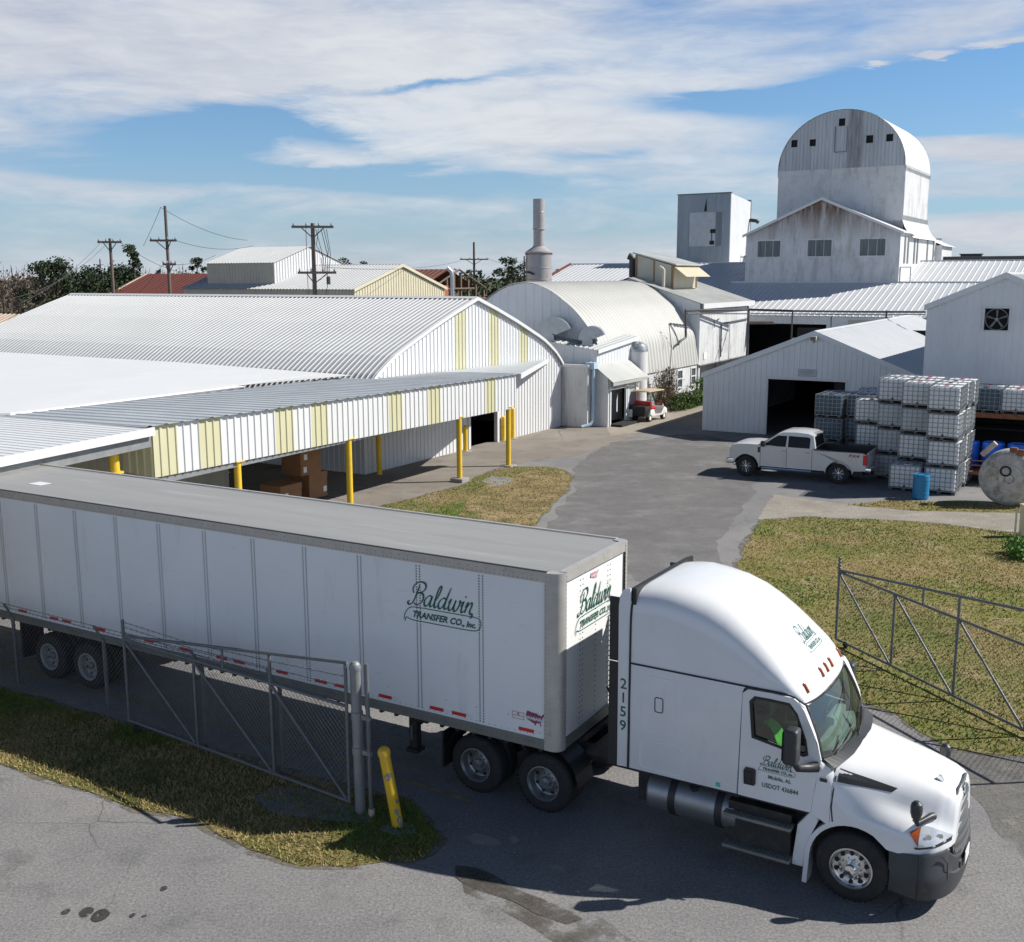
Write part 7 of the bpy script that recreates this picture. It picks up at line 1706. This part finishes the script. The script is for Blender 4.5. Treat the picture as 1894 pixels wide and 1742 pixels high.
poly_sheet('walk', px([(1120, 789), (1168, 776), (1210, 764), (1300, 741), (1330, 736), (1330, 752), (1250, 778), (1180, 800), (1130, 806)]), .005, G['walk'], .02, .4, 10)
poly_sheet('gate_pad', px([(462, 1478), (500, 1457), (560, 1462), (640, 1486), (695, 1502), (690, 1522), (600, 1518), (510, 1506)]), .012, G['pad'], .05, .12, 11)
poly_sheet('bollard_pad', px([(700, 1536), (730, 1518), (765, 1526), (768, 1540), (735, 1546)]), .012, G['pad'], .03, .1, 12)
poly_sheet('dry_grass', px([(880, 905), (965, 874), (1042, 871), (1054, 884), (1048, 905), (1006, 945), (986, 972), (960, 1020), (840, 1000), (850, 950)]), .0095, G['dry'], .08, .25, 44)
poly_sheet('island_patch', px([(890, 890), (910, 880), (945, 884), (948, 893), (915, 899)]), .012, G['pad'], .05, .15, 12)
poly_sheet('road_stain', px([(842, 1602), (875, 1606), (930, 1630), (985, 1655), (1040, 1678), (1078, 1700), (1050, 1708), (990, 1690), (930, 1662), (880, 1640), (850, 1622)]), .004, G['stain'], .06, .1, 13)
poly_sheet('dark_patch', px([(850, 1606), (1000, 1672), (1100, 1690), (1200, 1760), (1060, 1770), (960, 1700), (860, 1650)]), .001, G['stain2'], .06, .15, 14)
for k, P_ in enumerate([[(858, 1548), (880, 1540), (905, 1548), (930, 1560), (905, 1565), (875, 1560)], [(940, 1548), (955, 1545), (962, 1556), (948, 1562)], [(1010, 1598), (1040, 1604), (1050, 1618), (1022, 1612)]]): poly_sheet('worn_patch', px(P_), .004, G['puddle'], .03, .08, 20 + k)
for k, (a, b, s) in enumerate(((122, 1686, .035), (160, 1687, .06), (186, 1693, .075), (303, 1643, .03), (267, 1694, .02), (245, 1693, .03))):
    g = ground(a, b); poly_sheet('oil_spot', [(g.x + s * 1.5 * math.cos(t), g.y + s * 2.0 * math.sin(t)) for t in [2 * math.pi * i / 12 for i in range(12)]], .003, G['oil'], .012, .05, 30 + k)
G['track'] = ground_mat('darker_road_wear', [(.183, .18, .179), (.215, .209, .203), (.168, .166, .165)], .6, 22, .3, .9, .5, None, None, (.55, .34, .80))
poly_sheet('road_wear', px([(1000, 990), (1060, 905), (1060, 860), (1130, 820), (1290, 800), (1420, 830), (1400, 900), (1330, 1000), (1340, 1080), (1200, 1080)]), .006, G['track'], .3, .5, 51)
LP = px([(-300, 1137), (0, 1225), (300, 1311), (651, 1412), (872, 1482)])
mb = MB()
for a, b in zip(LP, LP[1:]):
    d = (b - a).normalized(); n = V((-d.y, d.x, 0)) * .045; q = V((0, 0, .002)); mb.quad(a + n + q, a - n + q, b - n + q, b + n + q)
tag(mb.build('road_line', G['line']), kind='structure')

# ------------------------------------------------------------------ grass blades (nobody could count them)
BLM = [mat('straw_blade', (.34, .26, .12), .8, var=.25, vs=3, spec=.2), mat('olive_blade', (.175, .17, .045), .8, var=.3, vs=3, spec=.2), mat('green_blade', (.10, .18, .03), .8, var=.3, vs=3, spec=.2)]
def inside(P, x, y):
    c = False; j = len(P) - 1
    for i in range(len(P)):
        if (P[i].y > y) != (P[j].y > y) and x < (P[j].x - P[i].x) * (y - P[i].y) / (P[j].y - P[i].y) + P[i].x: c = not c
        j = i
    return c
def blades(name, label, P, dens, h0, h1, seed, xr, yr, green, wd=.012):
    rr = random.Random(seed); xs = [p.x for p in P]; ys = [p.y for p in P]
    x0, x1, y0, y1 = max(min(xs), xr[0]), min(max(xs), xr[1]), max(min(ys), yr[0]), min(max(ys), yr[1])
    mb = MB(); n = int((x1 - x0) * (y1 - y0) * dens)
    for _ in range(n):
        x, y = rr.uniform(x0, x1), rr.uniform(y0, y1)
        if not inside(P, x, y): continue
        g_ = 1.5 * noise.noise(V((x * .3, y * .3, seed))) + .7 * noise.noise(V((x * 1.1, y * 1.1, seed))) + rr.uniform(-.25, .25) + (green(x, y) if callable(green) else green)
        mi = 2 if g_ > .35 else (1 if g_ > -.12 else 0)
        h = rr.uniform(h0, h1) * (1.15 if mi == 2 else .9); a = rr.uniform(0, 6.28); l = rr.uniform(.3, 1.1) * h
        c, s = math.cos(a) * wd, math.sin(a) * wd; b_ = rr.uniform(0, 6.28)
        mb.tri((x - c, y - s, .004), (x + c, y + s, .004), (x + l * math.cos(b_), y + l * math.sin(b_), h), mi)
    o = mb.build(name, BLM); tag(o, label, 'grass', None, 'stuff')
blades('verge_grass_blades', 'short straw and green grass on the verge before the fence', verge_o, 750, .03, .085, 1, (-12, 0), (14, 24), .02)
blades('field_grass_blades', 'short patchy winter grass on the field by the open gate', field_o, 230, .03, .07, 2, (4, 24), (17, 41), .12, .016)
blades('island_grass_blades', 'short grass on the island beside the canopy columns', isl_o, 110, .03, .08, 3, (-9, 3), (34, 50), lambda x, y: .45 - .16 * max(0, x + 4), .02)
blades('strip_grass_blades', 'short grass along the strip before the caged totes', strip_o, 160, .04, .09, 4, (11, 26), (37, 46), .15, .02)

# ------------------------------------------------------------------ plants
def leafball(mb, c, r, n, sz, rr, mi=0, flat=.75):
    for _ in range(n):
        d = V((rr.gauss(0, 1), rr.gauss(0, 1), rr.gauss(0, 1))); d.normalize(); q = V(c) + V((d.x * r, d.y * r, d.z * r * flat)) * (rr.random() ** .45)
        a = V((rr.gauss(0, 1), rr.gauss(0, 1), rr.gauss(0, 1))).normalized(); b = a.orthogonal().normalized(); s = sz * rr.uniform(.6, 1.4); e = a.cross(b)
        mb.add([q - b * s, q + e * s * .6, q + b * s, q - e * s * .6], [(0, 1, 2, 3)], mi)
def tree(label, pxc, Y, top, wd, seed, m, group='evergreen trees on the skyline', clumps=26, leaf=.16, trunk_h=None, per=110):
    rr = random.Random(seed); X = at_depth(pxc, Y); t = thing('tree', label, 'tree', (X, Y, 0), 0, group)
    mb = MB(); th_ = trunk_h or top * .45; mb.tube([(0, 0, -.2), (rr.uniform(-.2, .2), 0, th_ * .5), (rr.uniform(-.4, .4), rr.uniform(-.3, .3), th_), (0, 0, top * .8)], [.045 * top, .035 * top, .028 * top, .01 * top], 8)
    cr = MB()
    for k in range(clumps):
        a = rr.uniform(0, 6.28); z = top * rr.uniform(.22, .97); w = wd * (1 - .75 * max(0, (z / top - .45) / .55) ** 1.3) * rr.uniform(.2, 1)
        c_ = V((w * math.cos(a), w * math.sin(a) * .8, z)); r = wd * rr.uniform(.2, .36)
        if k % 3 == 0: mb.tube([(0, 0, min(th_, z * .7)), tuple(c_ * .6 + V((0, 0, z * .3))), tuple(c_)], [.012 * top, .008 * top, .003 * top], 5)
        leafball(cr, c_, r, per, leaf, rr)
    mb.build('trunk', M['bark'], t, 50); cr.build('crown', m, t)
    return t
TL = [('dark evergreen tree at the edge of the bare woods', 92, 118, 11.0, 3.9, 1), ('second dark evergreen in from the bare woods', 130, 124, 9.9, 4.2, 2), ('broad dark evergreen below the distant mast', 160, 120, 10.4, 4.4, 3),
      ('dark evergreen just behind the short utility pole', 195, 128, 9.4, 4.2, 4), ('dark evergreen between the two tall utility poles', 225, 132, 10.4, 4.0, 5), ('slim tall evergreen rising between the two utility poles', 247, 130, 12.4, 2.4, 6), ('dark evergreen touching the rust red roof', 262, 140, 9.6, 3.8, 7)]
for lab, a, Y, tp, w, s in TL: tree(lab, a, Y, tp, w, s, M['leaf_dark'], clumps=30)
tree('small evergreen crown behind the rust red roof and roof house', 362, 170, 11.8, 2.6, 11, M['leaf_dark'], clumps=14)
tree('low scrubby tree peeking over the rust red roof', 335, 165, 10.0, 2.2, 12, M['leaf_dark'], clumps=10, per=60)
tree('dark tree behind the cream building ridge', 640, 165, 12.6, 3.4, 13, M['leaf_dark'], clumps=22)
tree('smaller dark tree behind the cream building ridge', 672, 165, 11.2, 2.4, 14, M['leaf_dark'], clumps=14)
tree('dark round tree just before the steel chimney', 940, 170, 11.4, 3.0, 15, M['leaf_dark'], clumps=22)
tree('dark tree half hidden by the steel chimney', 968, 175, 10.7, 3.2, 16, M['leaf_dark'], clumps=20)
tree('dark tree peeking out beyond the steel chimney', 1028, 170, 10.4, 2.2, 17, M['leaf_dark'], clumps=14)
tree('small dark tree beside the end of the long white roof', 1052, 175, 9.8, 1.6, 18, M['leaf_dark'], clumps=8)
# bare winter woods: one mass
rr = random.Random(21); mb = MB()
for k in range(520):
    X = rr.uniform(-130, -48); Y = rr.uniform(140, 215); h = rr.uniform(7.5, 10.8) * (1.0 + .0 * Y); b = V((X, Y, 0))
    mb.tube([b, b + V((rr.uniform(-.4, .4), 0, h * .5)), b + V((rr.uniform(-1, 1), 0, h))], [.12, .08, .02], 3, caps=False)
    for j in range(7):
        z = h * rr.uniform(.3, .9); e = V((rr.uniform(-1.6, 1.6), rr.uniform(-1, 1), rr.uniform(.5, 1.8))); mb.tube([b + V((0, 0, z)), b + V((0, 0, z)) + e], .03, 3, caps=False)
    for j in range(3): leafball(mb, b + V((rr.uniform(-1, 1), rr.uniform(-1, 1), h * rr.uniform(.35, .85))), 1.6, 22, .22, rr)
tag(mb.build('bare_woodland', M['leaf_brown']), 'grey brown leafless winter woods along the horizon', 'woods', None, 'stuff')
mb = MB()
for k in range(1500):
    X = rr.uniform(-400, 400); Y = rr.uniform(330, 420); leafball(mb, (X, Y, rr.uniform(2, 8)), 4.5, 10, 1.1, rr)
tag(mb.build('far_treeline', M['leaf_dark']), 'far low treeline on the horizon', 'woods', None, 'stuff')
# shrubs by the arched building
def shrub(label, cells, m, mt, leaf, n, twigs=0, seed=1, group=None):
    rr = random.Random(seed); c0 = V(cells[0][:2]); t = thing('shrub', label, 'shrub', (c0.x, c0.y, 0), 0, group); mb = MB(); st = MB()
    for x, y, z, r in cells:
        leafball(mb, (x - c0.x, y - c0.y, z), r, n, leaf, rr)
        for _ in range(twigs or 3):
            a = rr.uniform(0, 6.28); e = V((math.cos(a) * r * rr.uniform(.3, 1), math.sin(a) * r * rr.uniform(.3, 1), z + r * rr.uniform(.2, 1.1))); s_ = V((x - c0.x, y - c0.y, -.05)); st.tube([s_, s_ + V((e.x * .4, e.y * .4, e.z * .6)), s_ + e], [.025, .015, .006], 4)
    st.build('stem', mt, t); mb.build('foliage', m, t)
shrub('tall half bare brown shrub with a few pale flowers behind the golf cart', [(9.3, 68.6, 1.2, .8), (9.6, 69.2, 2.0, .8), (9.9, 68.9, 1.3, .8), (10.3, 69.8, 1.9, .9), (10.6, 70.2, 1.0, .8), (10.1, 69.4, 2.5, .5)], M['twig'], M['twig'], .055, 170, 26, 1)
mb = MB(); rr = random.Random(4)
for _ in range(60): leafball(mb, (9.8 + rr.uniform(-.8, 1), 68.8 + rr.uniform(-.4, .9), rr.uniform(1.2, 2.6)), .05, 2, .05, rr)
tag(mb.build('pale_blossom', M['paper']), 'scattered pale blossoms on the half bare brown shrub', 'blossom', None, 'stuff')
shrub('dense green clipped hedge shrub in front of the low windows', [(10.6 + .42 * k, 69.3 + .72 * k, .55 + .05 * (k % 2), .72) for k in range(8)] + [(11.2 + .42 * k, 69.9 + .72 * k, .45, .6) for k in range(8)], M['leaf_hedge'], M['twig'], .07, 330, 2, 2)
shrub('dark leafy shrub at the corner of the open shed', [(13.0, 74.3, 1.1, .8), (13.4, 75.0, 1.3, .8), (13.7, 74.6, .9, .7)], M['leaf_hedge'], M['twig'], .07, 300, 3, 3)
g = ground(1885, 1035); shrub('clump of fresh green weeds around the thin stake', [(g.x, g.y, .25, .4), (g.x + .4, g.y + .3, .35, .45), (g.x + .7, g.y - .1, .3, .45), (g.x + .1, g.y + .7, .3, .4), (g.x + .9, g.y + .6, .4, .5), (g.x + 1.3, g.y + .2, .35, .5)], M['leaf_weed'], M['leaf_weed'], .05, 260, 4, 5)

# ================================================================== sky and sun
SUN_AZ, SUN_EL = R(5.6), R(40.4)
sd = V((math.cos(SUN_AZ) * math.cos(SUN_EL), math.sin(SUN_AZ) * math.cos(SUN_EL), math.sin(SUN_EL)))
sl_ = bpy.data.lights.new('sun', 'SUN'); sl_.energy = 5.0; sl_.angle = R(.53); sl_.color = (1.0, .955, .89)
so = bpy.data.objects.new('sun', sl_); link(so); so.rotation_euler = (-sd).to_track_quat('-Z', 'Y').to_euler(); so.location = sd * 200
w = bpy.data.worlds.new('World'); scene.world = w; w.use_nodes = True; nt = w.node_tree; L = nt.links.new
bg = nt.nodes['Background']
sky = _n(nt, 'ShaderNodeTexSky', sky_type='NISHITA'); sky.sun_disc = False; sky.sun_elevation = SUN_EL; sky.sun_rotation = math.pi / 2 - SUN_AZ
sky.air_density = 1.0; sky.dust_density = .6; sky.ozone_density = 1.2
SKY_STR = .050
tc = _n(nt, 'ShaderNodeTexCoord'); sep = _n(nt, 'ShaderNodeSeparateXYZ'); L(tc.outputs['Generated'], sep.inputs[0])
def mth(op, *a, clamp=False):
    n = _n(nt, 'ShaderNodeMath', operation=op); n.use_clamp = clamp
    for i, v in enumerate(a):
        if isinstance(v, (int, float)): n.inputs[i].default_value = v
        else: L(v, n.inputs[i])
    return n.outputs[0]
az = mth('ARCTAN2', sep.outputs[0], sep.outputs[1]); el = mth('ARCSINE', sep.outputs[2])
cmb = _n(nt, 'ShaderNodeCombineXYZ'); L(az, cmb.inputs[0]); L(el, cmb.inputs[1])
def wnoise(sx, sy, off, detail=8, rough=.6, dist=0.):
    mp = _n(nt, 'ShaderNodeMapping'); mp.inputs['Scale'].default_value = (sx, sy, 1); mp.inputs['Location'].default_value = (off, off * .7, off * .3); mp.inputs['Rotation'].default_value = (0, 0, R(-7)); L(cmb.outputs[0], mp.inputs[0])
    n = _n(nt, 'ShaderNodeTexNoise'); n.inputs['Scale'].default_value = 1; n.inputs['Detail'].default_value = detail; n.inputs['Roughness'].default_value = rough; n.inputs['Distortion'].default_value = dist; L(mp.outputs[0], n.inputs['Vector']); return n.outputs['Fac']
n1 = wnoise(5, 22, 3.1, 10, .58, .6); n2 = wnoise(16, 75, 7.7, 8, .62, .4); n3 = wnoise(3, 11, 1.3, 5, .5)
warp = mth('MULTIPLY_ADD', n1, .05, -.025); elw = mth('ADD', el, mth('MULTIPLY', warp, .9)); azw = mth('ADD', az, mth('MULTIPLY', mth('SUBTRACT', n2, .5), .08))
def blob(cx, cy, rx, ry, amp, rot=0.):
    """soft ellipse in azimuth / elevation; centres read off the photo's sky"""
    a0 = math.atan((cx - 947) / CAM_F); e0 = math.atan((510 - cy) / CAM_F) * math.cos(a0)
    dx = mth('SUBTRACT', azw, a0); dy = mth('SUBTRACT', elw, e0); c, s = math.cos(R(rot)), math.sin(R(rot))
    u = mth('ADD', mth('MULTIPLY', dx, c), mth('MULTIPLY', dy, s)); v = mth('ADD', mth('MULTIPLY', dx, -s), mth('MULTIPLY', dy, c))
    q = mth('ADD', mth('POWER', mth('ABSOLUTE', mth('DIVIDE', u, rx / CAM_F)), 2.0), mth('POWER', mth('ABSOLUTE', mth('DIVIDE', v, ry / CAM_F)), 2.0))
    return mth('MULTIPLY', mth('EXPONENT', mth('MULTIPLY', q, -1.0)), amp)
acc = mth('ADD', mth('MULTIPLY_ADD', n1, 1.5, -.75), mth('MULTIPLY_ADD', n2, .55, -.275))
back = _n(nt, 'ShaderNodeMapRange', interpolation_type='SMOOTHSTEP'); back.inputs[1].default_value = .35; back.inputs[2].default_value = -.45; back.inputs[4].default_value = 1.1; L(sep.outputs[1], back.inputs[0])  # unseen cloud bank behind the camera, added to fill the camera-facing walls
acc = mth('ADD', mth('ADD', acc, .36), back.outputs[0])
for b_ in [(400, 262, 175, 46, -1.5, 6), (470, 232, 110, 26, -.6, 4), (700, 338, 330, 16, -.95, -2), (330, 322, 420, 13, -.75, -3), (1330, 208, 150, 15, -1.1, 2), (1500, 196, 130, 20, -1.2, 8), (1740, 178, 180, 50, -1.7, 12), (1860, 150, 90, 40, -1.0, 0), (780, 178, 150, 7, -.9, 6), (1800, 250, 260, 16, -.8, -4), (1800, 385, 220, 13, -.9, -3), (620, 262, 60, 14, -.7, -20), (1120, 300, 110, 8, -.4, 3),
           (700, 395, 900, 26, -.42, 0), (300, 440, 700, 34, -.42, 0), (1150, 430, 500, 14, -.35, 0),
           (1690, 128, 36, 7, 1.9, 4), (1590, 150, 18, 4, 1.3, 0), (1795, 139, 30, 4, 1.2, 0), (1820, 96, 40, 6, 1.0, 5), (1780, 290, 160, 16, .7, -5), (1830, 440, 130, 26, .9, 0), (700, 150, 220, 38, .5, 8), (1000, 240, 400, 60, .45, 3), (300, 120, 700, 130, .5, 4)]:
    acc = mth('ADD', acc, blob(*b_))
dens = _n(nt, 'ShaderNodeMapRange', interpolation_type='SMOOTHSTEP'); dens.inputs[1].default_value = -.25; dens.inputs[2].default_value = .85; L(acc, dens.inputs[0])
hz = mth('MULTIPLY', mth('MULTIPLY', mth('GREATER_THAN', el, -.02), .93), mth('SUBTRACT', 1.0, mth('MULTIPLY', mth('SUBTRACT', el, .26), 5.0, clamp=True))); dn = mth('MULTIPLY', dens.outputs[0], hz)
# thin veil low on the horizon
veil = mth('MULTIPLY', mth('EXPONENT', mth('MULTIPLY', mth('ABSOLUTE', el), -11.)), .66)
cl = _n(nt, 'ShaderNodeMix', data_type='RGBA'); cl.inputs['A'].default_value = (8.6, 9.1, 10.4, 1); cl.inputs['B'].default_value = (11.8, 12.2, 12.7, 1)
lite = _n(nt, 'ShaderNodeMapRange'); lite.inputs[1].default_value = .38; lite.inputs[2].default_value = .66; L(mth('ADD', mth('MULTIPLY', n3, .55), mth('ADD', mth('MULTIPLY', n2, .45), blob(1000, 250, 600, 110, .14))), lite.inputs[0]); L(lite.outputs[0], cl.inputs['Factor'])
skm = _n(nt, 'ShaderNodeVectorMath', operation='MULTIPLY'); L(sky.outputs[0], skm.inputs[0]); skm.inputs[1].default_value = (.80, 1.34, 1.88)
zn = _n(nt, 'ShaderNodeMapRange'); zn.inputs[1].default_value = .32; zn.inputs[2].default_value = .75; zn.inputs[3].default_value = 1.0; zn.inputs[4].default_value = .28; L(el, zn.inputs[0])
skz = _n(nt, 'ShaderNodeVectorMath', operation='SCALE'); L(skm.outputs[0], skz.inputs[0]); L(zn.outputs[0], skz.inputs['Scale']); skm = skz
m1 = _n(nt, 'ShaderNodeMix', data_type='RGBA'); L(veil, m1.inputs['Factor']); L(skm.outputs[0], m1.inputs['A']); m1.inputs['B'].default_value = (8.6, 9.7, 11.6, 1)
clb = _n(nt, 'ShaderNodeVectorMath', operation='SCALE'); L(cl.outputs['Result'], clb.inputs[0]); L(mth('MULTIPLY_ADD', back.outputs[0], .16, 1.0), clb.inputs['Scale'])  # the added bank behind is brightened, then tinted bluer
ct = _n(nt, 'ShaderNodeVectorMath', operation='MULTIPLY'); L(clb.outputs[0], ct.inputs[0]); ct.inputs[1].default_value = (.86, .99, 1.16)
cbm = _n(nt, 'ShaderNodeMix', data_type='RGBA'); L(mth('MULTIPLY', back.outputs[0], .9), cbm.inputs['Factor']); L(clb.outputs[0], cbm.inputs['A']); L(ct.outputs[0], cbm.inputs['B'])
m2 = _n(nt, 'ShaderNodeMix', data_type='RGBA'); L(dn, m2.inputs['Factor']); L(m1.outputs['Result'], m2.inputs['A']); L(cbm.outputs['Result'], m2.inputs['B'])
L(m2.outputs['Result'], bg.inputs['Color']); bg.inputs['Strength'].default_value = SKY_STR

for o in list(bpy.data.objects):
    if o.type == 'MESH' and o.parent and o.name.split('.')[0] in ('upright', 'brace', 'mud_guard', 'mud_flap', 'roof_post', 'door_post', 'deck_post', 'corner_board', 'wiper', 'saddle', 'hanging_cable', 'bed_rail', 'air_line', 'plank', 'door_gap', 'chipped_paint', 'inner_wall', 'vent_slots', 'corner_post_', 'drip_strip', 'gutter'):
        split_pieces(o)
scene.view_settings.view_transform = 'Standard'; scene.view_settings.look = 'None'; scene.view_settings.gamma = 1.0; scene.view_settings.exposure = 0.36
scene.render.film_transparent = False
scene.cycles.max_bounces = 6; scene.cycles.transparent_max_bounces = 12
